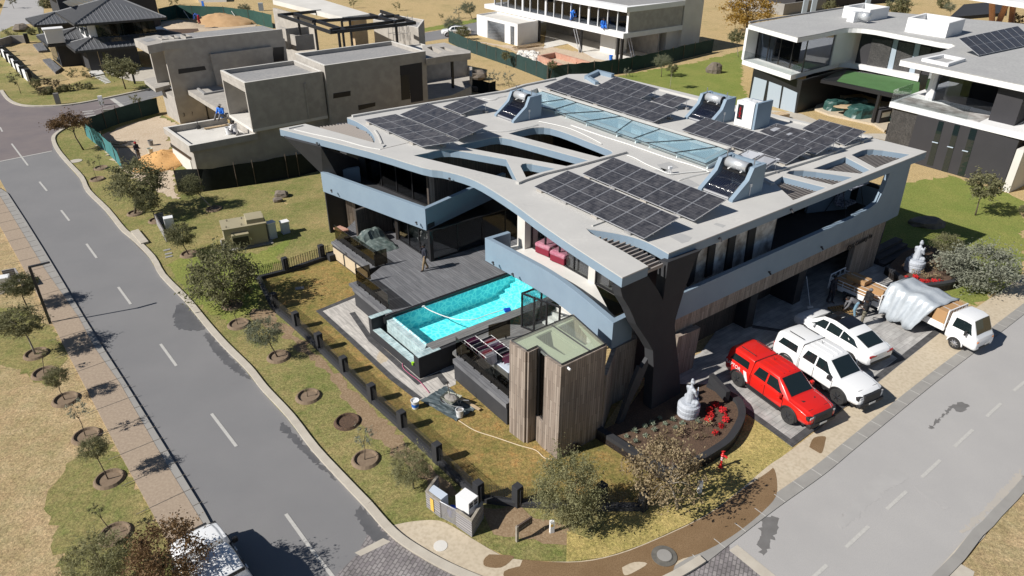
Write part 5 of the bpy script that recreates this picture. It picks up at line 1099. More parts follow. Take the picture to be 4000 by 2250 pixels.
for x, y in ((1470, 325), (1155, 375), (1280, 370), (1375, 350), (1450, 405), (1385, 420), (1240, 400), (1100, 420), (1200, 450)):
    put('dry_shrub', G('33', x, y, PZ), rp.uniform(1, 1.4), 'withered straw coloured plant in brown planter soil', 'plant', 'withered plants in the sunny planter')
for x, y in ((1100, 630), (1160, 640), (1190, 660), (1210, 655), (1258, 570), (1265, 598), (1268, 652), (1200, 578)):
    put('dry_shrub', G('24', x, y, .38), 1.2, 'withered straw coloured plant in the far planter by the steps', 'plant', 'withered plants in the far planter')
NTH = 'first second third fourth fifth sixth seventh eighth ninth tenth eleventh twelfth thirteenth fourteenth fifteenth sixteenth'.split()
def rank(objs, key, text_):
    for k, o in enumerate(sorted(objs, key=key)): o['label'] = NTH[k]+' '+text_
for lb_, ob_ in PL.items():
    sn_ = 'far' in lb_; rank(ob_, (lambda o: o.location.x) , ('withered plant' if 'withered' in lb_ else 'red flowering plant' if 'red' in lb_ else 'grey green rosette')+' from the left in the '+('far' if sn_ else 'sunny')+' planter')
hy = thing('fire_hydrant', 'slim red fire hydrant standing in dry grass by the planter', 'hydrant', G('33', 1572, 630))
MB().lathe((0, 0, 0), [(.10, 0), (.10, .03), (.05, .04), (.045, .62), (.07, .64), (.07, .68), (.05, .70), (.05, .76), (.02, .80)], 12).B('standpipe', M['hydrant'], hy, lc=1, smooth=False)
MB().tube([(0, 0, .66), (.10, -.05, .64), (.17, -.08, .60)], [.04, .045, .05], 8).B('outlet', M['hydrant'], hy, lc=1)
MB().tube([(0, 0, .78), (0, 0, .88)], .03, 8).box((0, 0, .86), (.14, .03, .03)).B('valve_wheel', M['hydrant'], hy, lc=1)
for z in (.42, .52): MB().lathe((0, 0, z), [(.05, 0), (.05, .05)], 10).B('white_band', M['white_paint'], hy, lc=1)
sg = thing('street_sign', 'low brown street name sign on pale posts near the corner', 'sign', G('33', 38, 1190))
sgp = (G('33', 148, 1115)-G('33', 38, 1190)); sgl = sgp.length; sga = math.atan2(sgp.y, sgp.x); sg.rotation_euler = (0, 0, sga)
MB().box((sgl/2, 0, .62), (sgl, .06, .34)).B('board', M['sign_brown'], sg, lc=1)
MB().box((0, 0, .38), (.09, .09, .82)).B('post', M['bark_pale'], sg, lc=1)
text('lettering', 'Country Ln', .17, (0, 0, 0), (R(90), 0, 0), 'bark_pale', None, .005).location = (0, 0, 0)
lt_ = bpy.data.objects['lettering']; lt_.parent = sg; lt_.location = (sgl/2, -.035, .56)
mp_ = thing('marker_post', 'short white marker post in grass beside the wispy tree', 'post', G('33', 300, 1120))
MB().box((0, 0, .3), (.17, .12, .6), .3).B('post', M['white_paint'], mp_, lc=1, bevel=.01)
MB().box((-.01, -.064, .42), (.1, .01, .12), .3).B('plate', M['sign_yellow'], mp_, lc=1)
mp2 = thing('marker_post', 'white marker post half hidden behind the dry leaved tree', 'post', G('33', 1412, 820)); MB().box((0, 0, .3), (.15, .12, .6), .3).B('post', M['white_paint'], mp2, lc=1)
mh = thing('manhole', 'large round concrete manhole with iron lid on the wet footway', 'manhole', G('33', 1148, 1300, .03))
MB().lathe((0, 0, 0), [(.02, 0), (.45, 0), (.45, .03), (.29, .034), (.29, .05)], 32).B('surround', M['iron_lid'], mh, lc=1)
MB().lathe((0, 0, 0), [(.02, .052), (.26, .052), (.26, .06), (.02, .062)], 28).B('lid', M['kerb_grey'], mh, lc=1)
mh2 = thing('manhole', 'pale round manhole cover with faint red mark on the dry footway', 'manhole', G('32', 1392, 1222, .03))
MB().lathe((0, 0, 0), [(.02, 0), (.25, 0), (.25, .015), (.02, .02)], 28).B('lid', M['concrete_white'], mh2, lc=1)
mh3 = thing('manhole', 'pale round manhole cover in grass beside the teal net', 'manhole', G('11', 572, 1215, .03)); MB().lathe((0, 0, 0), [(.02, 0), (.5, 0), (.5, .02), (.02, .03)], 24).B('lid', M['kerb_pale'], mh3, lc=1)
ds = thing('drain_slab', 'pale rectangular concrete slab over the roadside storm drain', 'drain cover', G('21', 1055, 350, .02)); 
MB().slab(GM([('21', 990, 312), ('21', 1048, 296), ('21', 1125, 390), ('21', 1068, 405)]), .02, .17).B('slab', M['kerb_pale'], ds)
sheet('drain_inlet', GM([('21', 980, 350), ('21', 990, 318), ('21', 1068, 408), ('21', 1130, 490), ('21', 1130, 500), ('21', 1050, 425)]), .035, M['joint'])
for k, (x, y) in enumerate(((1260, 438), (1272, 466), (1275, 488))):
    solo('valve_cover', MB().box(G('21', x, y, .03), (.42, .22, .05), .6), M['kerb_grey'], ('grey valve cover set in the verge, topmost of three', 'grey valve cover set in the verge, middle of three', 'grey valve cover set in the verge, lowest of three')[k], 'cover', 'grey valve covers in the verge')
solo('paving_slab', MB().box(G('V', 1410, 1390, .04), (.5, .3, .04), .3), M['kerb_grey'], 'small grey slab lying in the garden lawn near the shaded tree', 'slab')
def PV(i, x, y, z): return G(i, x, y, z)
sb0 = G('V', 270, 800); sb1 = G('V', 930, 680); sd_ = (sb1-sb0).normalized(); sn = Vector((-sd_.y, sd_.x, 0)); SL = (sb1-sb0).length
sbt = thing('substation', 'big beige steel substation box with a lower canopy and open hatch', 'substation', sb0, math.atan2(sd_.y, sd_.x))
MB().box((SL*.5, .8, .72), (SL, 1.6, 1.44)).B('housing', M['beige_steel'], sbt, lc=1, bevel=.02)
MB().box((SL*.78, .75, 1.62), (SL*.42, 1.2, .36)).B('top_box', M['beige_steel'], sbt, lc=1, bevel=.02)
MB().box((SL*.5, .75, 1.47), (SL+.1, 1.72, .06)).B('roof_plate', M['beige_steel'], sbt, lc=1)
MB().box((SL*.36, -.22, .72), (SL*.4, .42, .78)).B('canopy', M['beige_steel'], sbt, lc=1); MB().box((SL*.36, -.44, .66), (SL*.36, .02, .6)).B('dark_opening', M['beige_dark'], sbt, lc=1)
for x, y in ((.25, .15), (SL*.45, .15), (.4, 1.2), (SL*.5, 1.2)):
    MB().tube([(x, y, 1.49), (x-.04, y, 1.58), (x, y, 1.64), (x+.04, y, 1.58), (x, y, 1.5)], .015, 5).B('lifting_eye', M['dark_metal'], sbt, lc=1)
MB().box((-.1, .5, .5), (.2, .3, .3)).B('side_box', M['beige_steel'], sbt, lc=1)
MB().box((SL*.5, .7, .04), (SL+.5, 2.0, .08)).B('plinth', M['kerb_grey'], sbt, lc=1)
for lab, a, b_, h in (('tall pale blue utility cabinet right beside the beige substation', ('V', 950, 640), ('V', 1070, 600), 1.15), ('shorter pale blue utility cabinet, farther from the beige substation', ('V', 1155, 555), ('V', 1270, 525), .85)):
    p = G(*a); q = G(*b_); d = (q-p); t = thing('utility_cabinet', lab, 'cabinet', p, math.atan2(d.y, d.x), 'pale blue utility cabinets'); L_ = d.length
    MB().box((L_/2, .22, h/2), (L_, .44, h)).B('body', M['cab_blue'], t, lc=1, bevel=.02); MB().box((L_/2, .2, h+.02), (L_+.06, .52, .05)).B('cap', M['white_metal'], t, lc=1)
    MB().box((L_*.5, -.008, h*.5), (L_*.8, .02, h*.8)).B('door', M['cab_blue'], t, lc=1)
me_ = thing('meter_enclosure', 'grey timber board enclosure with wire gate round white meter cabinet', 'enclosure', G('X', 1400, 1350))
eA = G('X', 215, 560); eB = G('X', 580, 850); eC = G('X', 1000, 1070); eD = G('X', 1400, 1350); eE = G('X', 1700, 850); hB = .82
eF = eA+(eE-eD)*1.0
MB().wall([eA+(eF-eA)*.9, eA, eB], 0.02, hB, .07, 0).B('board_wall', M['board_grey'], me_)
MB().wall([eC, eD, eE], .02, hB, .07, 0).B('board_wall', M['board_grey'], me_)
MB().wall([eA+(eF-eA)*.9, eA, eB], hB, hB+.035, .1, 0).B('capping', M['bark_pale'], me_); MB().wall([eC, eD, eE], hB, hB+.035, .1, 0).B('capping', M['bark_pale'], me_)
meshify('gate_mesh', 16, .3, (.35, .34, .34)); gt = MB().wall([eB, eC], .08, hB, .012, 0).B('gate', M['gate_mesh'], me_)
MB().tube([up(eB, .05), up(eB, hB+.03), up(eC, hB+.03), up(eC, .05), up(eB, .05)], .022, 5).B('frame', M['galv'], gt)
yp_ = eA.lerp(eB, .32); yq = eA.lerp(eB, .55); yo = Vector((-.04, -.05, 0)); MB().plate([up(yp_, .1)+yo, up(yq, .1)+yo, up(yq, hB-.1)+yo, up(yp_, hB-.1)+yo], .01).B('yellow_notice', M['sign_yellow'], me_)
dm = (eD-eC).normalized()
mcab = thing('meter_cabinet', 'white steel electricity meter cabinet inside the timber enclosure', 'cabinet', G('X', 1100, 760, 0), math.atan2(dm.y, dm.x)+R(0))
mcab.location = eC.lerp(eD, .1)+(eE-eD)*.35; 
MB().box((0.1, .18, .30), (.5, .42, .6)).B('base', M['kerb_grey'], mcab, lc=1)
MB().box((0.1, .18, .90), (.66, .52, .62)).B('body', M['white_metal'], mcab, lc=1, bevel=.01)
for k in range(4): MB().box((.44, .05+.24*(k % 2), .98+.12*(k//2)), (.012, .16, .08)).B('label_plate', M['dark_metal'], mcab, lc=1)
MB().box((.445, .36, .78), (.02, .03, .14)).B('handle', M['white_metal'], mcab, lc=1)
sc2 = thing('small_cabinet', 'low grey meter box behind the yellow notice boards', 'cabinet', eA.lerp(eB, .55)+(eE-eD)*.28, math.atan2(dm.y, dm.x)); MB().box((0, 0, .42), (.75, .35, .84)).B('body', M['cab_blue'], sc2, lc=1, bevel=.01)
solo('blue_bin', MB().lathe(eB.lerp(eC, .45)+(eE-eD)*.35, [(.02, 0), (.16, 0), (.19, .36), (.15, .38)], 12), M['blue_plastic'], 'small blue tub inside the timber meter enclosure', 'tub')
e2 = thing('meter_enclosure', 'small grey slatted enclosure with white meter box in the verge', 'enclosure', G('21', 1262, 380))
pa, pb_, pc_ = G('21', 1190, 250), G('21', 1262, 380), G('21', 1250, 235)
MB().wall([pc_, pa, pb_], .02, .85, .07, 0).B('board_wall', M['board_grey'], e2)
MB().box(tuple(G('21', 1295, 300, 0)+Vector((0, 0, .55))), (.6, .5, 1.1), .5).B('meter_box', M['white_metal'], e2, bevel=.02)
e3 = thing('meter_enclosure', 'grey framed enclosure with white meter box left of the lamp post', 'enclosure', G('W', 60, 420))
MB().box(tuple(G('W', 90, 420, 0)+Vector((0, 0, .5))), (.7, .55, 1.0), .4).B('meter_box', M['white_metal'], e3, bevel=.02)
MB().wall(GM([('W', 80, 330), ('W', 230, 300), ('W', 290, 390)]), .02, .9, .07, 0).B('board_wall', M['board_grey'], e3)
lp = thing('street_lamp', 'slim dark street lamp with a straight arm over the left footway', 'street lamp', G('21', 380, 990, .05))
lb_ = ORG[lp.name]; LHt = 3.45
topl = up(lb_, LHt); arm = G('21', 368, 532, LHt+.02)
ad_ = (arm-topl).normalized()
MB().box((lb_.x, lb_.y, LHt/2), (.13, .09, LHt), .5).B('pole', M['dark_metal'], lp)
MB().box(tuple((topl+arm)/2+Vector((0, 0, .02))), ((arm-topl).length+.1, .13, .07), math.atan2(ad_.y, ad_.x)).B('arm', M['dark_metal'], lp)
MB().box(tuple(arm-ad_*.5-Vector((0, 0, .03))), (.6, .1, .03), math.atan2(ad_.y, ad_.x)).B('light_head', M['lamp_glass'], lp)
ts = thing('ground_sheet', 'crumpled dark grey plastic sheet under the wheelbarrow', 'sheet', G('32', 1450, 150, .04))
rs = random.Random(4); tp_ = GM([('32', 1245, 125), ('32', 1440, 15), ('32', 1660, 190), ('32', 1500, 285), ('32', 1390, 210)], .05)
def crumple(quad, nx, ny, z0, amp, rnd, th=0):
    m = MB(); a, b, c, d = quad; vs = []
    for j in range(ny+1):
        for i in range(nx+1):
            p = a.lerp(b, i/nx).lerp(d.lerp(c, i/nx), j/ny); vs.append(up(p, z0+rnd.uniform(0, amp))+Vector((rnd.uniform(-.05, .05), rnd.uniform(-.05, .05), 0)))
    m.add(vs, [(j*(nx+1)+i, j*(nx+1)+i+1, (j+1)*(nx+1)+i+1, (j+1)*(nx+1)+i) for j in range(ny) for i in range(nx)]); return m
crumple([tp_[0], tp_[1], tp_[2], tp_[3]], 14, 10, .045, .07, rs).B('sheet', M['tarp_dark'], ts)
wb = thing('wheelbarrow', 'cream wheelbarrow heaped with grey mortar and a spade', 'wheelbarrow', G('32', 1470, 165, .06), R(-35))
tray = MB().add([(-.38, -.26, .52), (.42, -.33, .56), (.42, .33, .56), (-.38, .26, .52), (-.22, -.16, .26), (.2, -.2, .26), (.2, .2, .26), (-.22, .16, .26)], [(7, 6, 5, 4), (0, 1, 5, 4), (1, 2, 6, 5), (2, 3, 7, 6), (3, 0, 4, 7), (0, 4, 5, 1), (1, 5, 6, 2), (2, 6, 7, 3), (3, 7, 4, 0)])
tray.B('tray', M['tile_cream'], wb, lc=1)
MB().ball((.02, 0, .47), .3, 12, 8, (1.15, .85, .45), .08).B('mortar', M['cement'], wb, lc=1)
MB().tube([(-.42, 0, .19), (-.42, .001, .19)], .001, 4).lathe((0, 0, 0), [(.001, 0), (.001, .001)], 4)
wh = MB(); wh.tube([(-.42, -.04, .19), (-.42, .04, .19)], .19, 14); wh.B('wheel', M['rubber'], wb, lc=1)
for s_ in (-1, 1):
    MB().tube([(-.42, .07*s_, .19), (0, .22*s_, .24), (.45, .27*s_, .36), (.85, .28*s_, .52)], .02, 6).B('handle', M['galv'], wb, lc=1)
    MB().tube([(.18, .22*s_, .28), (.3, .24*s_, 0), (.42, .25*s_, .34)], .018, 5).B('leg', M['galv'], wb, lc=1)
sp_ = thing('spade', 'spade standing upright in the mortar of the wheelbarrow', 'spade', ORG[wb.name]+Vector((0, 0, .5)))
MB().tube([(0, 0, 0), (-.12, .1, .75)], .018, 6).B('shaft', M['bark'], sp_, lc=1); MB().tube([(-.2, .06, .76), (-.05, .14, .76)], .018, 6).B('grip', M['black_plastic'], sp_, lc=1)
def bucket(label, p, mat='white_plastic', full=None, s=1):
    t = thing('bucket', label, 'bucket', p, 0, 'paint buckets about the site'); m = MB().lathe((0, 0, 0), [(.13*s, 0), (.16*s, .34*s), (.172*s, .35*s), (.172*s, .37*s), (.15*s, .37*s), (.14*s, .30*s), (.01, .30*s)], 16)
    m.B('body', M[mat], t, lc=1, smooth=False); MB().tube([(-.17*s, 0, .33*s), (-.1*s, -.14*s, .24*s), (.1*s, -.14*s, .24*s), (.17*s, 0, .33*s)], .006, 4).B('handle', M['dark_metal'], t, lc=1)
    if full: MB().lathe((0, 0, .3*s), [(.14*s, 0), (.14*s, .015), (.01, .03)], 12).B('contents', M[full], t, lc=1)
    return t
bk = bucket('white paint bucket with blue label and lid on the garden lawn', G('32', 1203, 178, .03), s=1.15, full='white_plastic'); MB().lathe((0, 0, .1), [(.164, 0), (.176, .16)], 16).B('label_wrap', M['cloth_workblue'], bk, lc=1)
bucket('white bucket with grey mortar standing beside the wheelbarrow', G('32', 1538, 245, .06), full='cement', s=1.1)
bucket('cream bucket standing in the sandy yard by the orange heap', G('11', 1140, 1165), 'tile_cream', s=1.5); bucket('tipped cement tub in the middle of the sandy yard', G('11', 1142, 1100), 'kerb_grey', 'cement', 1.4)
bucket('blue bucket on the porch of the white house being built', G('13', 745, 450, .1), 'cloth_workblue', s=1.6)
solo('timber_plank', MB().box(G('32', 1600, 140, .12), (1.5, .14, .05), R(-42)), M['timber_pale'], 'pale timber plank lying on the dark sheet by the wheelbarrow', 'plank')
pr = smooth_line(GM([('32', 1530, 275), ('32', 1650, 350), ('32', 1800, 400), ('33', 60, 465), ('33', 180, 500), ('33', 250, 560), ('33', 340, 565)], .05), 4)
solo('garden_hose', MB().tube(pr, .022, 5), M['timber_white'], 'pale thin hose snaking over the garden lawn to the wood tower', 'hose', smooth=True)
pr = smooth_line(GM([('L', 760, 990), ('L', 735, 1010), ('L', 745, 1050), ('L', 800, 1100), ('L', 880, 1160), ('L', 960, 1255)], .07), 4)
solo('drain_hose', MB().tube(pr, .018, 5), M['cloth_pink'], 'thin pinkish hose running over the pale patio tiles', 'hose', smooth=True)
tb_ = thing('toy_cup', 'lime green cup standing on the pool basin ledge', 'cup', G('L', 822, 1020, .58)); MB().lathe((0, 0, 0), [(.05, 0), (.07, .14), (.075, .15)], 12).B('cup', M['lime_plastic'], tb_, lc=1)
solo('broom', MB().tube([G('24', 318, 865, .05), G('24', 290, 635, 1.45)], .018, 6).box(G('24', 318, 870, .07), (.35, .1, .1), .3), M['white_plastic'], 'long white handled broom standing on the shaded driveway', 'broom')
def nrm(a): a = Vector((a[0], a[1], 0)); return a.normalized()
def block(root, A, B, Cc, z0, z1, mat, roof='concrete_roof', par=.35, name='wall_block', pt=.2):
    A, B, Cc = [Vector((p[0], p[1], 0)) for p in (A, B, Cc)]; Dd = A+Cc-B; L_ = [A, B, Cc, Dd]
    o = MB().slab(L_, z0, z1-par).B(name, M[mat], root)
    if par > .02:
        c_ = (A+Cc)/2; ins = [p+(c_-p).normalized()*.01 for p in L_]
        MB().wall(L_, z1-par-.001, z1, pt, 1 if area(L_) > 0 else -1, closed=True).B('parapet', M[mat], o)
        MB().slab([p+(c_-p)*.02 for p in L_], z1-par, z1-par+.02).B('roof', M[roof], o); MB().wall(L_, z1, z1+.03, pt, 1 if area(L_) > 0 else -1, closed=True).B('coping', M['concrete_white'], o)
    return o
def vquad(root, P0, d, sheet_pts, name, mat, proud=.02, t=.04, n=None):
    n = n or Vector((d.y, -d.x, 0)); pts = [GV(i, x, y, P0, d)+n*proud for i, x, y in sheet_pts]
    return MB().plate(pts, t, n=n).B(name, M[mat], root)
ch = thing('concrete_house', 'bare grey concrete house under construction with stacked boxes and steel pergola', 'house', G('11', 1483, 1345))
lA, lB, lC = G('11', 1265, 965, 2.8), G('11', 1445, 1092, 2.8), G('11', 1915, 1005, 2.8)
d1 = nrm(lC-lB); d2 = nrm(lA-lB)
lw = (lA-lB).length
MB().slab([lA, lB, lC+d1*.2, lC+d1*.2+d2*lw], 0, 2.3).B('wall_block', M['concrete'], ch)
MB().wall([lC+d2*lw, lA, lB, lC+d1*.2], 2.3, 2.8, .28, -1).B('parapet', M['concrete'], ch)
MB().slab([lA, lB, lC, lC+d2*lw], 2.301, 2.33).B('roof', M['concrete_white'], ch)
MB().slab([lC+d1*.2, lC+d1*14, lC+d1*14+d2*6, lC+d1*.2+d2*6], 0, 2.99).B('wall_block', M['concrete'], ch)
n2 = Vector((-d2.y, d2.x, 0))
vquad(ch, lB, d2, [('11', 1305, 1120), ('11', 1440, 1215), ('11', 1470, 1340), ('11', 1330, 1260)], 'pale_door', 'concrete_white', .05, .06, n=-d1)
vquad(ch, lB, d2, [('11', 1285, 1080), ('11', 1445, 1190), ('11', 1445, 1212), ('11', 1290, 1105)], 'door_gap', 'black_metal', .02, .04, n=-d1)
MB().wall([lC+d2*lw, lA, lB, lC+d1*.2], 2.8, 2.83, .28, -1).B('coping', M['concrete_white'], ch)
mA, mB_, mC = G('U', 785, 650, 7.0), G('U', 1070, 800, 7.0), G('12', 500, 540, 7.0)
mw = (mA-mB_).length
MB().slab([mA, mB_, mC, mC+(mA-mB_)], 6.25, 6.65).B('box_roof', M['concrete'], ch); MB().slab([mA, mB_, mC, mC+(mA-mB_)], 3.0, 3.25).B('box_floor', M['concrete_white'], ch)
MB().wall([mB_, mC], 3.25, 6.25, .22, 1).B('wall_block', M['concrete'], ch); MB().wall([mA, mC+(mA-mB_)], 3.25, 6.25, .22, -1).B('wall_block', M['concrete'], ch)
MB().wall([mB_+d1*5, mA+d1*5], 3.25, 6.25, .2, 0).B('wall_block', M['concrete'], ch)
MB().wall([mA, mB_, mC, mC+(mA-mB_)], 6.65, 7.0, .2, 1 if area([mA, mB_, mC]) > 0 else -1, closed=True).B('parapet', M['concrete'], ch)
MB().wall([mA, mB_, mC, mC+(mA-mB_)], 7.0, 7.03, .2, 1 if area([mA, mB_, mC]) > 0 else -1, closed=True).B('coping', M['concrete_white'], ch)
MB().slab([mA, mB_, mC, mC+(mA-mB_)], 6.651, 6.67).B('roof', M['concrete_roof'], ch)
rA, rB, rC = G('12', 293, 405, 7.5), G('12', 515, 497, 7.5), G('12', 1280, 388, 7.5)
block(ch, rA, rB, rC, 0, 7.5, 'concrete'); dr = nrm(rC-rB)
for q in ([('12', 583, 705), ('12', 713, 685), ('12', 713, 722), ('12', 583, 744)], [('12', 770, 795), ('12', 900, 772), ('12', 900, 800), ('12', 775, 832)], [('12', 1090, 570), ('12', 1150, 560), ('12', 1165, 745), ('12', 1098, 757)]):
    vquad(ch, rB, dr, q, 'window_opening', 'black_metal')
vquad(ch, rB, dr, [('12', 1085, 497), ('12', 1252, 470), ('12', 1262, 760), ('12', 1170, 775), ('12', 1150, 560), ('12', 1088, 570)], 'recess', 'grey_dark_wall', .004, .02)
tA_, tB_ = G('11', 1222, 318, 7.84)+d2*.35, G('11', 1222, 318, 7.84); tC_ = G('U', 1515, 165, 7.84)
MB().slab([tB_, tC_, tC_+d2*5.2, tB_+d2*5.2], 6.9, 7.55).B('roof_slab', M['concrete'], ch)
MB().wall([tB_, tC_], 0, 6.9, .35, 1).B('wall_block', M['concrete'], ch)
MB().wall([tB_+d2*.1, tC_+d2*.1], 6.9, 7.84, .2, 0).B('parapet', M['concrete'], ch); MB().slab([tB_+d2*.3, tC_+d2*.3, tC_+d2*5.1, tB_+d2*5.1], 7.551, 7.58).B('roof', M['concrete_roof'], ch)
MB().wall([tB_+d2*.1, tC_+d2*.1], 7.84, 7.87, .2, 0).B('coping', M['concrete_white'], ch)
MB().wall([tC_, tC_+d2*5.2, tB_+d2*5.2], 3, 6.9, .25, 0).B('wall_block', M['concrete'], ch)
for k in range(3): MB().wall([tB_+d2*(1.2)+d1*(.4+1.1*k), tB_+d2*2.8+d1*(.4+1.1*k), tB_+d2*2.8+d1*(.9+1.1*k), tB_+d2*1.2+d1*(.9+1.1*k)], 7.56, 7.9, .1, 0, closed=True).B('roof_light_kerb', M['concrete'], ch)
dt = nrm(tC_-tB_)
vquad(ch, tB_, dt, [('U', 290, 635), ('U', 600, 597), ('U', 622, 642), ('U', 295, 692)], 'window_opening', 'black_metal')
vquad(ch, tB_, dt, [('U', 655, 455), ('U', 1380, 362), ('U', 1405, 560), ('U', 1400, 620), ('U', 740, 820), ('U', 690, 600)], 'raised_panel', 'concrete', .35, .35)
vquad(ch, tB_, dt, [('U', 1410, 380), ('U', 1535, 370), ('U', 1540, 530), ('U', 1405, 550)], 'window_opening', 'black_metal')
MB().slab([tB_-d1*.02, tB_+d2*4.0-d1*.02, tB_+d2*4.0+d1*3, tB_+d1*3], 0, 2.6).B('wall_block', M['concrete'], ch)
po = GM([('11', 1010, 292), ('11', 1110, 345), ('11', 1222, 322), ('11', 1400, 300), ('11', 1180, 262)], 7.84)
MB().slab(po, 7.1, 7.83).B('porch_roof', M['concrete'], ch)
MB().slab(GM([('11', 1060, 297), ('11', 1110, 318), ('11', 1180, 300), ('11', 1130, 284)], 7.84), 7.84, 7.845).B('roof_recess', M['concrete_roof'], ch)
cb_ = G('11', 1205, 572, 3.1); MB().box((cb_.x, cb_.y, 5.1), (.8, .8, 4.0), math.atan2(d1.y, d1.x)).B('column', M['concrete'], ch)
MB().slab(GM([('11', 1085, 600), ('11', 1200, 568), ('11', 1262, 562), ('11', 1280, 640), ('11', 1170, 668)], 3.1), 2.7, 3.1).B('porch_floor', M['concrete'], ch)
te = GM([('U', 400, 882), ('U', 872, 1170), ('U', 960, 1150), ('U', 960, 900), ('U', 740, 820)], 3.2)
MB().slab(te, 2.75, 3.2).B('terrace_slab', M['concrete'], ch); MB().wall(GM([('U', 520, 868), ('U', 605, 935), ('U', 830, 895)], 3.2), 3.2, 3.35, .2, 0).B('terrace_kerb', M['concrete_roof'], ch)
for k in range(3):
    q = G('11', 1548+k*14, 900, 0)+d2*.0; MB().box((q.x, q.y, 1.3), (.12, .12, 2.6), .6).B('door_post', M['black_metal'], ch)
f1 = G('a1', 330, 175, 7.0); 
block(ch, rA+d2*1+Vector((0, 0, 0)), rA+d1*1.0, rA+d1*9, 4.8, 5.3, 'concrete_white', 'concrete_white', .1)
block(ch, rA+d2*9, rA+d2*.2, rA+d2*.2+d1*19, 0, 5.0, 'concrete', 'concrete_white', .12)
for i0, i1, z0, z1 in ((('a1', 250, 225), ('a1', 360, 215), 5, 6.6), (('a1', 190, 180), ('a1', 330, 168), 5, 7.2)):
    a = G(*i0, z1); b = G(*i1, z1); MB().wall([a+d2*1.5, a, b], z0, z1, .25, 0).B('wall_block', M['concrete'], ch)
ws = GM([('a1', 105, 0), ('a1', 545, 108), ('a1', 722, 88), ('a1', 430, 0), ('a1', 250, -40)], 8.6)
MB().slab(ws, 8.1, 8.6).B('canopy_slab', M['concrete_white'], ch)
MB().wall([G('a1', 112, 50, 6.9), G('a1', 112, 50, 6.9)+(ws[1]-ws[0])*.65], 0, 6.9, .3, 0).B('wall_block', M['concrete'], ch)
cc = G('a1', 660, 275, 5.0); MB().box((cc.x, cc.y, 6.5), (1.6, 1.0, 3.2), .6).B('column', M['timber_pale'], ch)
br_ = GM([('a1', 690, 240), ('a1', 690, 110), ('a1', 790, 90), ('a1', 980, 158)], 6.6)
block(ch, G('a1', 790, 80, 6.6), G('a1', 700, 115, 6.6)-d2*1.5, G('a1', 980, 165, 6.6)-d2*1.5, 0, 6.6, 'concrete')
pg = MB()
PGz = 8.5; po_ = GM([('a1', 145, 95), ('a1', 475, 205), ('a1', 1003, 145), ('a1', 790, 72)], PGz); pi = GM([('a1', 400, 70), ('a1', 560, 190), ('a1', 300, 140), ('a1', 720, 90)], PGz)
def beam(m, a, b, w=.22, h=.3):
    c = (a+b)/2; d = b-a; m.box((c.x, c.y, c.z), (d.length+w, w, h), math.atan2(d.y, d.x))
for a, b in ((po_[0], po_[1]), (po_[1], po_[2]), (po_[2], po_[3]), (po_[0], G('a1', 405, 70, PGz)), (G('a1', 245, 88, PGz), G('a1', 560, 190, PGz)), (G('a1', 360, 135, PGz), G('a1', 900, 100, PGz)), (G('a1', 720, 92, PGz), G('a1', 880, 140, PGz)), (G('a1', 475, 190, PGz), G('a1', 930, 128, PGz))): beam(pg, a, b)
pg.B('pergola_frame', M['black_metal'], ch)
for i, x, y, yb in (('a1', 265, 105, 270), ('a1', 370, 140, 310), ('a1', 522, 205, 320), ('a1', 885, 160, 270), ('a1', 540, 120, 285), ('a1', 590, 110, 165)):
    p = G(i, x, y, PGz); MB().box((p.x, p.y, (PGz+5)/2), (.2, .2, PGz-5.0), .6).B('pergola_post', M['black_metal'], ch)
sc = MB(); s0_ = G('a1', 870, 265, 5.0)
for k in range(4):
    for j in range(2): sc.tube([s0_+d1*(k*.9)+d2*j, s0_+d1*(k*.9)+d2*j+Vector((0, 0, 2.6))], .03, 4)
for z in (.8, 1.6, 2.4):
    for j in range(2): sc.tube([s0_+d2*j+Vector((0, 0, z)), s0_+d1*2.7+d2*j+Vector((0, 0, z))], .025, 4)
o_ = solo('scaffold', sc, M['galv'], 'small metal scaffold standing on the concrete house roof terrace', 'scaffold')
rt = GM([('a1', 1050, 287), ('a1', 1190, 268), ('a1', 1357, 322), ('a1', 1355, 335), ('a1', 1215, 350), ('a1', 1075, 372)], 6.9)
rth = [GM([('a1', 1080, 300), ('a1', 1110, 292), ('a1', 1180, 325), ('a1', 1150, 340)], 6.9), GM([('a1', 1160, 300), ('a1', 1190, 296), ('a1', 1262, 328), ('a1', 1210, 322)], 6.9)]
MB().slab([rt]+rth, 6.3, 6.9).B('canopy_slab', M['concrete'], ch)
for x, y in ((1245, 558), (1080, 497)): p = G('a1', x, y, 3.0); MB().box((p.x, p.y, 4.7), (.22, .22, 3.3), .6).B('column', M['black_metal'], ch)
tf = GM([('a1', 1080, 480), ('a1', 1120, 420), ('a1', 1200, 425), ('a1', 1360, 480), ('a1', 1358, 545), ('a1', 1240, 600), ('a1', 1085, 630)], 3.0)
MB().slab(tf, 0, 2.99).B('terrace_block', M['concrete'], ch)
MB().wall(GM([('a1', 1090, 410), ('a1', 1160, 405), ('a1', 1250, 440), ('a1', 1360, 478), ('a1', 1358, 540)], 3.0), 2.99, 3.9, .25, 0).B('terrace_wall', M['concrete'], ch)
for b_, (x, y) in (('3', (362, 1190)), ('?', (460, 1175))):
    p = GV('U', x, y, tB_, dt)-Vector((-dt.y, dt.x, 0))*.03
    text('chalk_mark', b_, .5, p, (R(90), 0, math.atan2(dt.y, dt.x)), 'dark_metal', ch, .003)
mk('mound_earth', (.52, .34, .18), .95, var=(.42, .26, .13), vs=.8, bump=.8, bs=4)
ragged('site_earth', GM([('11', 690, 1060), ('11', 900, 960), ('11', 1200, 880), ('11', 1345, 940), ('11', 1265, 970), ('11', 1330, 1449), ('21', 1350, 60), ('11', 1200, 1449), ('11', 1000, 1340), ('11', 860, 1200)]), .035, M['site_earth'], .03)
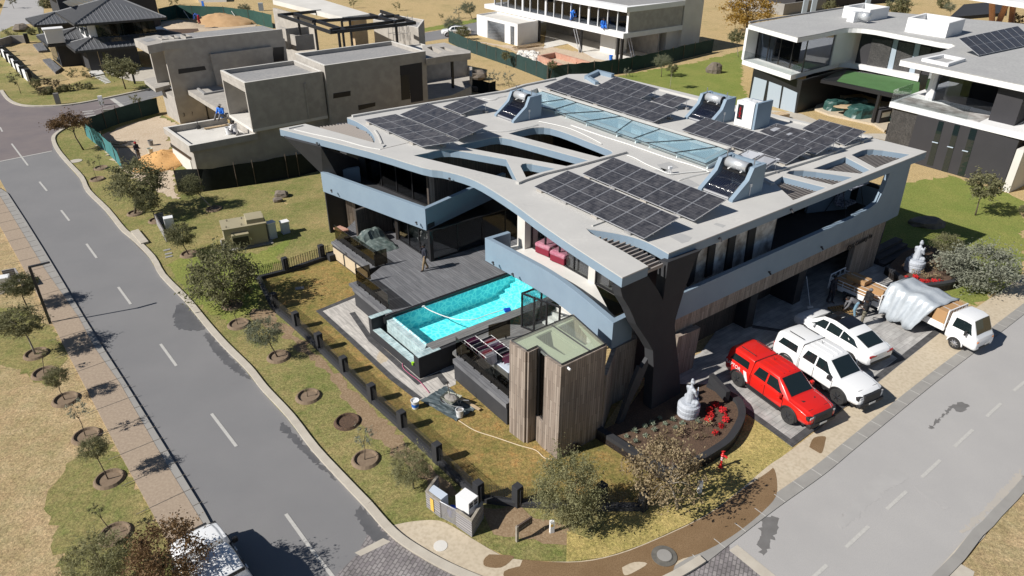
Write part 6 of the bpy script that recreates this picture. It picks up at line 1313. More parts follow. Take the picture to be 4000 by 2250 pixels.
def heap(name, label, cat, c, rx, ry, h, mat, n=26, seed=1, jit=.12):
    rr = random.Random(seed); m = MB(); vs = [Vector((0, 0, h))]; rings = 7; fs = []
    for j in range(1, rings+1):
        for k in range(n):
            a = 2*math.pi*k/n; r_ = j/rings; q = 1+rr.uniform(-jit, jit)
            vs.append(Vector((math.cos(a)*rx*r_*q, math.sin(a)*ry*r_*q, h*(1-r_)**.8*(1+rr.uniform(-jit, jit)) if j < rings else 0)))
    for k in range(n): fs.append((0, 1+k, 1+(k+1) % n))
    for j in range(rings-1):
        for k in range(n): a = 1+j*n; fs.append((a+k, a+n+k, a+n+(k+1) % n, a+(k+1) % n))
    m.add(vs, fs); o = m.B(name, M[mat], smooth=True); o.location = c; return tag(o, label, cat)
heap('sand_heap', 'orange sand heap leaning against the low concrete garage', 'sand heap', G('11', 1235, 1215), 2.4, 3.2, .9, 'building_sand', seed=2)
heap('earth_mound', 'big tan earth mound beside the green mesh fence', 'earth mound', G('11', 1670, 175), 7, 4, 1.7, 'mound_earth', seed=4)
heap('earth_mound', 'low brown earth mound left of the dug trench', 'earth mound', G('11', 1330, 200), 6, 3, 1.0, 'site_earth', seed=6)
sheet('trench', GM([('11', 1230, 215), ('11', 1390, 180), ('11', 1480, 185), ('11', 1500, 235), ('11', 1370, 265), ('11', 1240, 240)]), .05, M['soil'])
ragged('site_earth', GM([('11', 1210, 180), ('11', 1340, 150), ('11', 1700, 160), ('11', 1932, 185), ('11', 1932, 215), ('11', 1210, 260)]), .03, M['site_earth'], .02)
for k, (x, y) in enumerate(((850, 1080), (880, 1070), (930, 1105))):
    solo('timber_board', MB().box(G('11', x, y, .1), (1.9, .3, .08), R(-20+k*8)), M['timber_pale'], ('left pale board lying in the sandy yard', 'middle pale board lying in the sandy yard', 'right pale board lying in the sandy yard')[k], 'board', 'boards lying in the sandy yard')
wh_ = thing('white_house', 'white flat roofed two storey house under construction with tall dark windows', 'house', G('a2', 940, 395))
P_, L_w, R_w = G('a2', 940, 240, 3.2), G('a2', 83, 50, 3.2), G('a2', 1305, 185, 3.2)
e1_ = nrm(L_w-P_); e2_ = nrm(R_w-P_); wl_len = (L_w-P_).length; wr_len = (R_w-P_).length
Q_ = L_w+(R_w-P_)
MB().slab([P_, L_w, Q_, R_w], 3.2, 3.85).B('floor_slab', M['white_paint'], wh_)
Pi = P_+e1_*1.2+e2_*.6
MB().slab([P_+e2_*.3, L_w, Q_, R_w], 6.45, 7.1).B('roof', M['white_paint'], wh_)
MB().slab([P_+e2_*1.5+e1_*1, L_w+e2_*1, Q_, R_w], 7.1, 7.12).B('roof_surface', M['concrete_roof'], wh_)
gl0 = P_+e2_*1.0+e1_*.3; L1 = wl_len-2
MB().wall([gl0, gl0+e1_*L1], 3.85, 6.45, .06, 0).B('window', M['glass_dark'], wh_)
for k in range(17):
    q = gl0+e1_*(L1*k/16); MB().box((q.x, q.y, 5.15), (.35 if k in (0, 4, 9, 12) else .1, .25, 2.6), math.atan2(e1_.y, e1_.x)).B('window_frame', M['white_metal'], wh_)
MB().wall([gl0+e2_*3, gl0+e1_*L1+e2_*3], 3.85, 6.45, .1, 0).B('inner_wall', M['grey_dark_wall'], wh_)
MB().wall([gl0-e1_*.05, gl0-e1_*.05+e2_*(wr_len-1.2)], 3.85, 6.45, .3, 0).B('side_wall', M['concrete'], wh_)
MB().slab([R_w+e1_*0, R_w+e2_*4, R_w+e2_*4+e1_*9, R_w+e1_*9], 0, 7.3).B('end_block', M['concrete_white'], wh_)
MB().slab([R_w-e2_*2.6+e1_*.5, R_w+e1_*.5, R_w+e1_*8, R_w-e2_*2.6+e1_*8], 0, 3.2).B('lower_wall', M['concrete_white'], wh_)
gf = P_+e1_*9+e2_*2
MB().wall([P_+e1_*.5+e2_*7.5, P_+e1_*26+e2_*7.5], 0, 3.2, .3, 0).B('inner_wall', M['concrete'], wh_)
MB().box(tuple(up(P_+e1_*6+e2_*4, 1.6)), (3.2, 2.2, 3.2), math.atan2(e1_.y, e1_.x)).B('inner_wall', M['concrete_white'], wh_)
for a, b in ((.4, .3), (1.2, .3), (9, .4), (19, .4)):
    q = P_+e1_*a+e2_*b; MB().box((q.x, q.y, 1.6), (.3, .3, 3.2), .5).B('column', M['black_metal'], wh_)
fb = GM([('a2', 450, 300), ('a2', 600, 270), ('a2', 760, 360), ('a2', 960, 400), ('a2', 1230, 330), ('a2', 1150, 250), ('a2', 470, 150)], .05)
sheet('building_floor', fb, .06, M['concrete_white'], .06)
B1, B0, B2 = G('a2', 288, 150, 3.1), G('a2', 35, 90, 3.1), G('a2', 415, 128, 3.1)
block(wh_, B0, B1, B2, 0, 3.1, 'white_paint', 'concrete_white', .2); db = nrm(B1-B0)
for q in ([('a2', 102, 125), ('a2', 208, 150), ('a2', 208, 268), ('a2', 102, 245)], [('a2', 243, 160), ('a2', 268, 165), ('a2', 268, 285), ('a2', 245, 280)]):
    vquad(wh_, B0, db, q, 'window', 'glass_dark', .03, .04); vquad(wh_, B0, db, q, 'window_back', 'black_metal', .0, .02)
ragged('building_rubble', GM([('a2', 40, 260), ('a2', 230, 300), ('a2', 420, 390), ('a2', 640, 450), ('a2', 760, 410), ('a2', 860, 415), ('a2', 950, 390), ('a2', 700, 330), ('a2', 480, 290), ('a2', 290, 290)]), .05, M['site_earth'], .04)
bp_ = thing('brick_pool', 'unfinished red brick pool basin in front of the white house', 'pool', G('a2', 640, 445))
bq = GM([('a2', 420, 355), ('a2', 640, 440), ('a2', 758, 402), ('a2', 520, 335)], .5); MB().wall(bq, 0, .75, .35, 0, closed=True).B('brick_wall', M['brick_red'], bp_)
wp_ = MB()
rr = random.Random(5)
for k in range(14): wp_.box(G('a2', 350+rr.uniform(-10, 10), 285+rr.uniform(-8, 8), .1+.05*k), (rr.uniform(3.5, 5.5), .15, .08), .55+rr.uniform(-.15, .15))
solo('timber_pile', wp_, M['timber_pale'], 'pile of timber planks beside the white house garage', 'timber pile')
rb = MB()
for k in range(60): p = G('a2', rr.uniform(290, 420), rr.uniform(320, 390), .1); rb.ball(p, rr.uniform(.15, .55), 6, 4, (1, 1, .6), .2)
tag(rb.B('rubble', M['concrete_white']), 'pale rubble heaped behind the green net', None, None, 'stuff'); bpy.data.objects['rubble']['category'] = 'rubble'
for k, (x, y) in enumerate(((670, 330), (1000, 375))):
    a = G('a2', x, y, 0); solo('ladder', MB().tube([a, up(a+e1_*1.5, 3.1)], .05, 4).tube([a+e2_*.45, up(a+e1_*1.5+e2_*.45, 3.1)], .05, 4), M['alu'], ('ladder leaning by the middle of the white house porch', 'ladder leaning at the front corner of the white house porch')[k], 'ladder')
dh = thing('white_charcoal_house', 'white framed charcoal house with curved flat roof at the upper right', 'house', G('14', 210, 855))
zf0, zf1, zr0, zr1 = 3.4, 3.9, 7.25, 7.75
ro = smooth_line(GM([('I', 378, 200), ('I', 500, 178), ('I', 600, 155), ('I', 650, 148), ('I', 720, 150), ('I', 800, 160)], zr1), 3)+GM([('14', 1300, 318), ('14', 1390, 330), ('14', 1420, 345), ('14', 1300, 392), ('14', 1000, 450), ('14', 1932, 642), ('14', 2500, 760), ('14', 2600, 300), ('14', 1932, 180), ('14', 700, 70), ('14', 560, 62), ('I', 115, 128)], zr1)
MB().slab(ro, zr0, zr1-.06).B('roof_edge', M['white_paint'], dh); MB().slab(ro, zr1-.0595, zr1).B('roof', M['flat_roof_pale'], dh)
MB().wall(GM([('I', 620, 44), ('I', 118, 122)], zr1), zr1, zr1+.15, .2, 0).B('parapet', M['concrete_roof'], dh)
fo = GM([('I', 82, 318), ('I', 342, 402), ('I', 470, 365), ('I', 540, 350), ('I', 600, 333), ('I', 660, 338), ('I', 740, 350), ('I', 1025, 408), ('I', 1025, 330), ('I', 660, 200), ('I', 130, 200)], zf1)
MB().slab(fo, zf0, zf1).B('floor_slab', M['white_paint'], dh)
a0 = G('I', 82, 318, zf1); a1_ = G('I', 342, 402, zf1); da = nrm(a1_-a0); db2 = nrm(G('I', 520, 355, zf1)-a1_)
MB().wall([a0, a0+db2*3.2], zf1, zr0, .3, 0).B('end_wall', M['white_paint'], dh)
g0_ = a0+db2*2.2+da*.3; g1_ = a1_+db2*2.0+da*.0
MB().wall([g0_, g1_, g1_+db2*5.5], zf1, zr0, .05, 0).B('window', M['glass_dark'], dh)
MB().wall([g0_+db2*3, g1_+db2*3-da*3], zf1, zr0, .05, 0).B('inner_wall', M['grey_dark_wall'], dh)
curtain(g0_+da*.3+db2*.4, g0_+da*2.5+db2*.4, zf1, zr0, 10, .1).B('curtain', M['blind'], dh, smooth=True)
for k in range(5): q = g0_.lerp(g1_, k/4); MB().box((q.x, q.y, 5.6), (.1, .1, 3.3), .5).B('window_frame', M['black_metal'], dh)
MB().wall([a0+da*.1, a1_-da*.02, a1_+db2*2.2], zf1, zf1+1.0, .02, 1).B('glass_balustrade', M['glass_clear'], dh)
wq = GM([('I', 540, 345), ('I', 660, 325)], zf1); MB().wall([g1_+db2*5.5, wq[1]+db2*1.0], zf1, zr0, .3, 0).B('white_wall', M['white_paint'], dh)
w2a = G('I', 670, 338, zf1)+db2*.6; w2b = G('I', 1030, 400, zf1)+db2*.6; dw = nrm(w2b-w2a); MB().wall([w2a, w2b+dw*2], zf1, zr0, .2, 0).B('back_wall', M['grey_dark_wall'], dh)
for q in ([('14', 795, 290), ('14', 950, 305), ('14', 900, 525), ('14', 750, 500)], [('14', 1000, 315), ('14', 1115, 330), ('14', 1065, 545), ('14', 945, 530)], [('14', 1165, 345), ('14', 1240, 360), ('14', 1150, 565), ('14', 1110, 560)]):
    vquad(dh, w2a, dw, q, 'stone_panel', 'stone_dark', .22, .12)
for q in ([('14', 957, 295), ('14', 992, 300), ('14', 945, 525), ('14', 905, 520)], [('14', 1120, 325), ('14', 1160, 330), ('14', 1108, 560), ('14', 1068, 552)]):
    vquad(dh, w2a, dw, q, 'tall_window', 'blind', .2, .08)
b0 = G('13', 1785, 748, 0); b1_ = G('14', 210, 855, 0); dbb = nrm(b1_-b0)
MB().wall([b0, b1_, b1_+db2*9], 0, zf0, .25, 1).B('lower_wall', M['black_metal'], dh)
for q in ([('13', 1830, 580), ('13', 1925, 610), ('13', 1890, 790), ('13', 1795, 760)], [('14', 10, 615), ('14', 105, 650), ('14', 80, 825), ('14', -15, 795)], [('14', 120, 655), ('14', 222, 700), ('14', 200, 852), ('14', 90, 830)]):
    vquad(dh, b0, dbb, q, 'blind_panel', 'blind', .03, .03)
pf = GM([('14', 350, 820), ('14', 460, 862), ('14', 800, 935), ('14', 880, 985), ('14', 1000, 900), ('14', 1000, 780), ('14', 420, 700)], .2)
MB().slab(pf, 0, .2).B('patio_floor', M['walk_pale'], dh)
MB().wall(GM([('14', 260, 740), ('14', 700, 690), ('14', 1000, 790)], .2), 0, 3.0, .2, 0).B('patio_back_wall', M['grey_dark_wall'], dh)
tr = GM([('14', 400, 600), ('14', 560, 520), ('14', 1150, 600), ('14', 1140, 720), ('14', 965, 715), ('14', 515, 620)], 3.3)
MB().slab(tr, 2.95, 3.29).B('patio_roof', M['black_metal'], dh); MB().slab(GM([('14', 520, 612), ('14', 600, 535), ('14', 1145, 610), ('14', 1138, 712), ('14', 970, 706)], 3.3), 3.291, 3.32).B('artificial_turf', M['turf_fake'], dh)
q = G('14', 792, 925, .2); MB().box((q.x, q.y, 1.6), (.28, .28, 2.8), .5).B('column', M['black_metal'], dh)
zb0, zb1 = 4.0, 4.45
c0 = G('14', 922, 768, zb1); c1_ = G('14', 1932, 1012, zb1); dc = nrm(c1_-c0); ce = c1_+dc*14; cb2 = nrm(G('14', 1140, 690, zb1)-c0)
MB().slab([c0, ce, ce+cb2*12, c0+cb2*12], zb0, zb1).B('floor_slab', M['white_paint'], dh)
MB().slab([c0+dc*.3+cb2*.3, c0+dc*7.5+cb2*.3, c0+dc*7.5+cb2*3, c0+dc*.3+cb2*3], zb1, zb1+.02).B('balcony_floor', M['sheet_wall'], dh)
lw0 = G('14', 1115, 872, zb0)+cb2*.3; lw1 = G('14', 1890, 1052, zb0)+cb2*.3
MB().slab([lw0, lw1, lw1+cb2*9, lw0+cb2*9], 0, zb0).B('lower_wall', M['grey_dark_wall'], dh)
MB().slab([lw0-dc*2.4+cb2*.5, lw0+cb2*.5, lw0+cb2*8, lw0-dc*2.4+cb2*8], 0, zb0).B('stone_wall', M['stone_dark'], dh)
dl = nrm(lw1-lw0)
for q, s_ in (([('14', 1292, 912), ('14', 1330, 922), ('14', 1243, 1250), ('14', 1197, 1240)], 1070), ([('14', 1412, 938), ('14', 1452, 948), ('14', 1350, 1312), ('14', 1305, 1302)], 1105), ([('14', 1532, 968), ('14', 1582, 978), ('14', 1460, 1392), ('14', 1410, 1380)], 1135)):
    vquad(dh, lw0, dl, q, 'tall_window', 'car_glass', .03, .05)
    p, q2 = GV('14', q[3][1]+(q[0][1]-q[3][1])*.5-2, s_, lw0, dl), GV('14', q[3][1]+(q[0][1]-q[3][1])*.5+42, s_+10, lw0, dl); MB().tube([p-cb2*.1, q2-cb2*.1], .06, 4).B('window_bar', M['blind'], dh)
gw0 = c0+dc*3.0+cb2*3.5; gw1 = G('14', 1690, 900, zb1)+cb2*1.2
MB().wall([c0+cb2*7, gw0-dc*.8, gw0+cb2*.2, c0+dc*5.4+cb2*2.4, gw1], zb1, zr0, .05, 0).B('window', M['glass_dark'], dh)
MB().wall([gw0-dc*1.6+cb2*1, gw0-dc*.9], zb1, zr0, .45, 0).B('column', M['white_paint'], dh)
MB().wall([gw0+cb2*4, gw1+cb2*4], zb1, zr0, .1, 0).B('inner_wall', M['interior'], dh)
gb0 = G('14', 1640, 915, zb1)+cb2*.6; gb1 = G('14', 1835, 962, zb1)+cb2*.6; MB().slab([gb0, gb1, gb1+cb2*6, gb0+cb2*6], zb1, zr0).B('grey_block', M['grey_dark_wall'], dh)
MB().slab([gb1+dc*2+cb2*2.5, ce+cb2*2.5, ce+cb2*6, gb1+dc*2+cb2*6], zb1, zr0).B('back_block', M['black_metal'], dh)
MB().wall([c0+cb2*4, c0+cb2*.15, c0+dc*6.6+cb2*.15], zb1, zb1+1.0, .02, 0).B('glass_balustrade', M['glass_clear'], dh)
wz = G('14', 1790, 1449, 0); MB().wall([wz, wz+dc*.6+cb2*8], 0, 3.4, .5, 0).B('pale_fin_wall', M['concrete_white'], dh)
for pts, h in (([('14', 570, 130), ('14', 750, 160), ('14', 885, 135), ('14', 710, 105)], 1.2), ([('14', 1045, 240), ('14', 1330, 285), ('14', 1445, 250), ('14', 1165, 205)], 1.4)):
    MB().wall(GM(pts, zr1), zr1, zr1+h, .3, 0, closed=True).B('roof_screen', M['white_paint'], dh)
solo('air_conditioner', MB().box(G('14', 650, 125, zr1+.55), (1.1, .9, 1.1), .5), M['white_plastic'], 'white air conditioner beside a steel tank on the charcoal house roof', 'air conditioner', bevel=.03)
MB().tube([G('14', 700, 118, zr1+.7), G('14', 760, 128, zr1+.7)], .45, 14).B('roof_tank', M['steel'], dh, smooth=True)
rw = smooth_line(GM([('14', 1175, 462), ('14', 1320, 432), ('14', 1470, 462), ('14', 1350, 500)], zr1), 1)
MB().wall(rw[:4], zr1, zr1+.25, .3, 0, closed=True).B('roof_hatch', M['white_paint'], dh)
pv('wide eight column solar array on the white and charcoal house', 8, ('14', 1592, 415), ('14', 2010, 330), ('14', 1440, 288), ('14', 1885, 195), z=zr1+.1, dz=1.0, grp='', gz=zr1) if False else pv('wide solar array on the white and charcoal house roof', 8, ('14', 1440, 290), ('14', 1885, 196), ('14', 1592, 417), ('14', 2030, 325), z=zr1+1.3, dz=-1.15, gz=zr1, legs=False)
def covered(label, c, sx, sy, h, rz, seed):
    m = MB(); rr = random.Random(seed); n = 20; vs = []; prof = [(1.12, 0), (1.03, .35), (1.0, .8), (.9, 1.0), (.4, 1.04), (.02, 1.02)]
    for r_, z in prof:
        for k in range(n):
            a = 2*math.pi*k/n; ca, sa = math.cos(a), math.sin(a); q = (abs(ca)**4+abs(sa)**4)**-.25*(1+rr.uniform(-.05, .05)); vs.append(Vector((ca*q*r_*sx, sa*q*r_*sy, z*h*(1+rr.uniform(-.06, .06)))))
    fs = [(j*n+k, j*n+(k+1) % n, (j+1)*n+(k+1) % n, (j+1)*n+k) for j in range(len(prof)-1) for k in range(n)]+[tuple((len(prof)-1)*n+k for k in range(n))]
    m.add(vs, fs); o = m.B('covered_furniture', M['cover_green']); o.location = c; o.rotation_euler = (0, 0, rz); return tag(o, label, 'covered furniture', 'green covered furniture on the far patio')
covered('green covered furniture nearest the patio column', G('14', 710, 870, .2), 1.7, 1.0, 1.0, .4, 3); covered('green covered sofa at the left end of the far patio', G('14', 515, 820, .2), 1.3, .8, .9, .4, 5); covered('small green covered seat behind the patio table', G('14', 650, 810, .2), 1.2, .8, .9, .4, 7)
tt = thing('patio_table', 'pale slab topped low table on the far patio', 'table', G('14', 590, 860, .2)); MB().ball((0, 0, .75), 1.5, 12, 4, (1, .55, .08), .15).B('table_top', M['timber_pale'], tt, lc=1); MB().box((0, 0, .35), (.5, .4, .7)).B('leg', M['bark'], tt, lc=1)
bb = thing('barbecue_unit', 'dark and white barbecue counter beside the patio column', 'barbecue', G('14', 845, 915, .2), .5)
MB().box((0, 0, .65), (1.7, .9, 1.3)).B('cabinet', M['grey_dark_wall'], bb, lc=1, bevel=.03); MB().box((1.4, .2, .6), (1.0, .9, 1.2)).B('counter', M['white_metal'], bb, lc=1, bevel=.03); MB().box((0, -.46, .8), (1.2, .03, .5)).B('drawer', M['alu'], bb, lc=1)
hh = thing('hip_roof_house', 'dark two storey house with grey ribbed hip roofs at the upper left', 'house', G('T', 1150, 830))
def ribs(name, fr): 
    return fr
def hiproof(eave, ridge, ze, zrg, mat='roof_sheet', name='roof'):
    E_ = GM(eave, ze); Rg = GM(ridge, zrg); return E_, Rg
eF, eR, eL = G('T', 880, 290, 5.9), G('T', 1960, 205, 5.9), G('T', 725, 190, 5.9)
sA = nrm(eR-eF); sB = nrm(eL-eF); LR = (eR-eF).length; LL = max((eL-eF).length, 9.0)
def hip(o, la, lb, z, rise, name='roof', ov=0):
    a, b, c, d = o, o+sA*la, o+sA*la+sB*lb, o+sB*lb; a, b, c, d = [up(q, z) for q in (a, b, c, d)]; h = lb/2
    r1 = up(a+sA*h+sB*h, z+rise); r2 = up(a+sA*max(la-h, h+.1)+sB*h, z+rise)
    m = MB(); m.add([a, b, c, d, r1, r2], [(0, 1, 5, 4), (1, 2, 5), (2, 3, 4, 5), (3, 0, 4), (3, 2, 1, 0)]); rf = m.B(name, M['roof_sheet'], hh)
    rb_ = MB(); n = int(la/.45)
    for k in range(1, n):
        t = k*la/n; top = min(t, la-t, h)/h; rb_.tube([a+sA*t+Vector((0, 0, .03)), up(a+sA*t+sB*h*top, z+rise*top+.03)], .045, 4)
    n = int(lb/.45)
    for k in range(1, n):
        t = k*lb/n; top = min(t, lb-t, h)/h; rb_.tube([a+sB*t+Vector((0, 0, .03)), up(a+sB*t+sA*h*top, z+rise*top+.03)], .045, 4)
    for q0, q1 in ((a, r1), (b, r2), (r1, r2), (d, r1), (c, r2)): rb_.tube([q0+Vector((0, 0, .04)), q1+Vector((0, 0, .04))], .1, 4)
    rb_.B('roof_ribs', M['roof_rib'], rf)
    e = MB()
    for q0, q1 in ((a, b), (b, c), (c, d), (d, a)): beam(e, q0-Vector((0, 0, .12)), q1-Vector((0, 0, .12)), .14, .26)
    e.B('gutter', M['roof_edge'], rf); return rf
mk('roof_rib', (.12, .125, .135), .6)
hip(eF, LR, 12.5, 5.9, 2.2)
io = eF+sA*1.6+sB*1.6
MB().slab([io, io+sA*(LR-3.2), io+sA*(LR-3.2)+sB*9.3, io+sB*9.3], 3.3, 5.8).B('upper_wall', M['white_paint'], hh)
for k in range(7): q = io+sA*(1+k*(LR-5)/7)-sB*.05; MB().box(tuple(up(q+sA*.9, 4.5)), (2.2, .12, 1.9), math.atan2(sA.y, sA.x)).B('window', M['car_glass'], hh)
for k in range(3): q = io+sB*(1+k*3)-sA*.05; MB().box(tuple(up(q+sB*.7, 4.6)), (1.7, .12, 1.5), math.atan2(sB.y, sB.x)).B('window', M['car_glass'], hh)
MB().wall([io-sB*1.4+sA*.3, io-sB*1.4+sA*(LR-3)], 3.0, 4.0, .05, 0).B('glass_balustrade', M['glass_clear'], hh)
pF = G('T', 890, 605, 3.0); pR = G('T', 1650, 545, 3.0); MB().slab([pF+sB*2+sA*1.4, pR+sB*2, pR+sB*10, pF+sB*10+sA*1.4], 0, 3.2).B('lower_wall', M['paint_char'], hh)
MB().slab([io-sB*1.5+sA*.2, io+sA*LR-sB*1.5, io+sA*LR+sB*9, io+sB*9+sA*.2], 2.9, 3.3).B('floor_slab', M['white_paint'], hh)
hip(pF, max((pR-pF).length, 10)+4, 6.0, 3.0, 1.1)
for q, la, lb in ((G('T', 565, 535, 3.0), 6.5, 8.5), (G('T', 405, 300, 3.0), 7, 8)):
    hip(q, la, lb, 3.0, 1.2); MB().slab([q+sA*1+sB*1, q+sA*(la+3)+sB*1, q+sA*(la+3)+sB*(lb-1), q+sA*1+sB*(lb-1)], 0, 2.9).B('lower_wall', M['paint_char'], hh)
    MB().box(tuple(up(q+sA*.98+sB*lb*.5, 1.4)), (lb*.6, .1, 2.1), math.atan2(sB.y, sB.x)).B('window', M['car_glass'], hh)
cq = G('T', 660, 480, 3.4); MB().box((cq.x, cq.y, 4.0), (2.0, 1.4, 1.6), .6).box((cq.x, cq.y, 4.9), (2.3, 1.7, .15), .6).B('chimney', M['white_paint'], hh)
dq = G('T', 1080, 800, 0); MB().box(tuple(up(pF+sA*3.6+sB*1.9, 1.3)), (2.0, .12, 2.5), math.atan2(sA.y, sA.x)).B('door', M['timber_pale'], hh)
MB().box(tuple(up(pF+sA*3.6+sB*1.8, 1.3)), (1.0, .12, 2.0), math.atan2(sA.y, sA.x)).B('door_glass', M['car_glass'], hh)
MB().slab(GM([('T', 500, 700), ('T', 590, 685), ('T', 720, 800), ('T', 650, 850)], .3), 0, .3).B('deck', M['deck_board'], hh)
MB().slab(GM([('T', 385, 520), ('T', 500, 500), ('T', 560, 590), ('T', 455, 600)], .3), 0, .3).B('deck', M['deck_board'], hh)
MB().slab(GM([('T', 1045, 840), ('T', 1180, 815), ('T', 1230, 865), ('T', 1080, 895)], .15), 0, .15).B('porch_step', M['white_tile'], hh)
for k in range(6): MB().slab([G('T', x, y, .06) for x, y in ((1120+k*22, 905+k*14), (1230+k*14, 885+k*15), (1238+k*14, 893+k*15), (1128+k*22, 914+k*14))], 0, .06).B('path_slab', M['white_tile'], hh)
bh = hip(G('T', 620, -10, 5.6)+sB*2, 16, 12, 5.6, 2.0)
MB().slab([G('T', 620, 10, 5.6)+sA*1+sB*3, G('T', 620, 10, 5.6)+sA*15+sB*3, G('T', 620, 10, 5.6)+sA*15+sB*11, G('T', 620, 10, 5.6)+sA+sB*11], 0, 5.4).B('rear_wall', M['paint_char'], hh)
pv('blue tinted solar array on the dark hip roofed house', 6, ('T', 910, 130), ('T', 1240, 8), ('T', 735, 25), ('T', 1000, -70), z=6.0, dz=1.6, gz=6.0, legs=False)
dvw = sheet('far_driveway', GM([('T', 1180, 770), ('T', 1800, 800), ('T', 1900, 960), ('T', 1550, 960), ('T', 1280, 880)]), .04, M['kerb_pale'])
yw = thing('garden_wall', 'white garden wall with dark piers round the yellow lawn', 'wall', G('T', 0, 600))
wp = GM([('T', 340, 960), ('T', 230, 860), ('T', 110, 730), ('T', 0, 630), ('T', -160, 480)])
MB().wall(wp, 0, 1.1, .2, 0).B('wall', M['white_paint'], yw); MB().wall(GM([('T', 0, 560), ('T', 150, 510), ('T', 320, 505)]), 0, 1.1, .25, 0).B('wall', M['concrete'], yw)
for x, y in ((360, 950), (290, 915), (225, 850), (165, 785), (105, 730), (45, 670), (5, 620), (330, 510)): MB().box(tuple(up(G('T', x, y), .7)), (.55, .55, 1.4), .6).B('pier', M['paint_dark'], yw)
solo('letterbox_post', MB().box(G('11', 430, 745, .6), (.5, .25, 1.2), .4), M['kerb_grey'], 'grey letterbox pillar on the verge of the hip roofed house', 'letterbox'); solo('bollard', MB().box(G('T', 1578, 930, .6), (.2, .2, 1.3), .3), M['paint_dark'], 'slim dark bollard at the far driveway edge', 'bollard')
solo('marker_post', MB().box(G('T', 1188, 1185, .5), (.4, .3, 1.0), .3), M['white_paint'], 'white post at the kerb of the cross street', 'post'); solo('low_wall', MB().box(G('T', 1330, 1325, .35), (1.6, .3, .7), .35), M['kerb_grey'], 'low grey wall by the cross street sapling', 'wall')
db_ = thing('dark_house', 'dark walled house behind the yellow leaved tree at the top edge', 'house', G('14', 110, 60)); bA_ = G('14', 195, 80, 0); bB_ = G('14', 900, 20, 0)
MB().wall(GM([('14', -300, 60), ('14', 110, 115), ('14', 420, 70)]), 0, 2.0, .3, 0).B('boundary_wall', M['kerb_grey'], db_); MB().slab([bA_, bB_, bB_+Vector((-6, 14, 0)), bA_+Vector((-6, 14, 0))], 0, 6).B('wall', M['grey_dark_wall'], db_)
for x in (275, 340, 740): q = G('14', x, 55, 1.8); MB().box((q.x, q.y-.25, 3), (.9, .3, 4.5), .15).B('tall_window', M['blind'], db_)
rc = thing('far_house', 'far white canopy on leaning red pillars in the top right corner', 'house', G('14', 1690, 225))
for a, b in (((1690, 225), (1692, 0)), ((1720, 215), (1812, 0)), ((1832, 195), (1855, 0))):
    p = G('14', *a); MB().tube([p, G('14', b[0], b[1], 5.5)], .45, 8).B('pillar', M['brick_red'], rc)
MB().slab(GM([('14', 1500, -30), ('14', 1960, 40), ('14', 2400, 60), ('14', 2100, -120)], 5.8), 5.3, 6.0).B('canopy', M['white_paint'], rc); MB().slab([p+Vector((0, 6, 0)) for p in GM([('14', 1500, 200), ('14', 1932, 160), ('14', 1932, 60), ('14', 1600, 90)])], 0, .6).B('base', M['paint_dark'], rc)
solo('far_house_wall', MB().slab(GM([('11', 1500, 20), ('11', 1710, 15), ('11', 1720, -30), ('11', 1500, -30)]), 0, 1.2), M['white_paint'], 'low white garden wall at the top edge behind the trench', 'wall'); solo('post_box', MB().box(G('12', 38, 60, .5), (.9, .7, 1.8), .3), M['blind'], 'lone grey blue box standing in the far dry field', 'utility box')
def loft(st, sec):
    # st: stations x; sec(x-row) -> half section points (y,z) from sill to roof centre
    m = MB(); vs = []; n = len(sec[0])*2-1
    for x, s in zip(st, sec):
        half = [Vector((x, y, z)) for y, z in s]; vs += half+[Vector((q.x, -q.y, q.z)) for q in half[::-1][1:]]
    fs = []
    for i in range(len(st)-1):
        for k in range(n-1): fs.append((i*n+k, (i+1)*n+k, (i+1)*n+k+1, i*n+k+1))
        fs.append((i*n+n-1, (i+1)*n+n-1, (i+1)*n, i*n))
    fs += [tuple(range(n)), tuple((len(st)-1)*n+k for k in range(n-1, -1, -1))]
    m.add(vs, fs); return m
def carbody(rows):
    return loft([r[0] for r in rows], [[(r[1]*.93, r[2]), (r[1], r[2]+.12), (r[3], (r[2]+r[4])/2+.05), (r[3]*.985, r[4]-.05), (r[3]*.955, r[4]), (r[5], r[6]-.05), (r[5]*.90, r[6]), (0, r[6]+.02)] for r in rows])
def interp(rows, x):
    rows = sorted(rows)
    for a, b in zip(rows, rows[1:]):
        if a[0] <= x <= b[0]: t = (x-a[0])/(b[0]-a[0]+1e-9); return [a[i]+(b[i]-a[i])*t for i in range(7)]
    return rows[0] if x < rows[0][0] else rows[-1]
def sidewin(rows, x0, x1, x2, x3, f0=.10, f1=.86, s=1, off=.014):
    # quad: bottom x0..x1, top x3..x2 on the side surface
    P = []
    for x, f in ((x0, f0), (x1, f0), (x2, f1), (x3, f1)):
        r = interp(rows, x); y = r[3]*.955+(r[5]-r[3]*.955)*f+off; z = r[4]+(r[6]-.05-r[4])*f; P.append(Vector((x, s*y, z)))
    return P
def gridwin(t, rows, x0, x1, x2, x3, f0=.12, f1=.86, s=1, name='side_window', mat='car_glass'):
    m = MB(); n = 6; vs = []
    for k in range(n+1):
        q = k/n
        for f in (f0, (f0+f1)/2, f1):
            w_ = (f-f0)/(f1-f0); xa = x0+(x3-x0)*w_; xb = x1+(x2-x1)*w_; vs.append(sidewin(rows, xa+(xb-xa)*q, 0, 0, 0, f, f, s, .02)[0])
    m.add(vs, [(3*k+j, 3*k+3+j, 3*k+4+j, 3*k+1+j)[::s] for k in range(n) for j in range(2)]); return m.B(name, M[mat], t, lc=1)
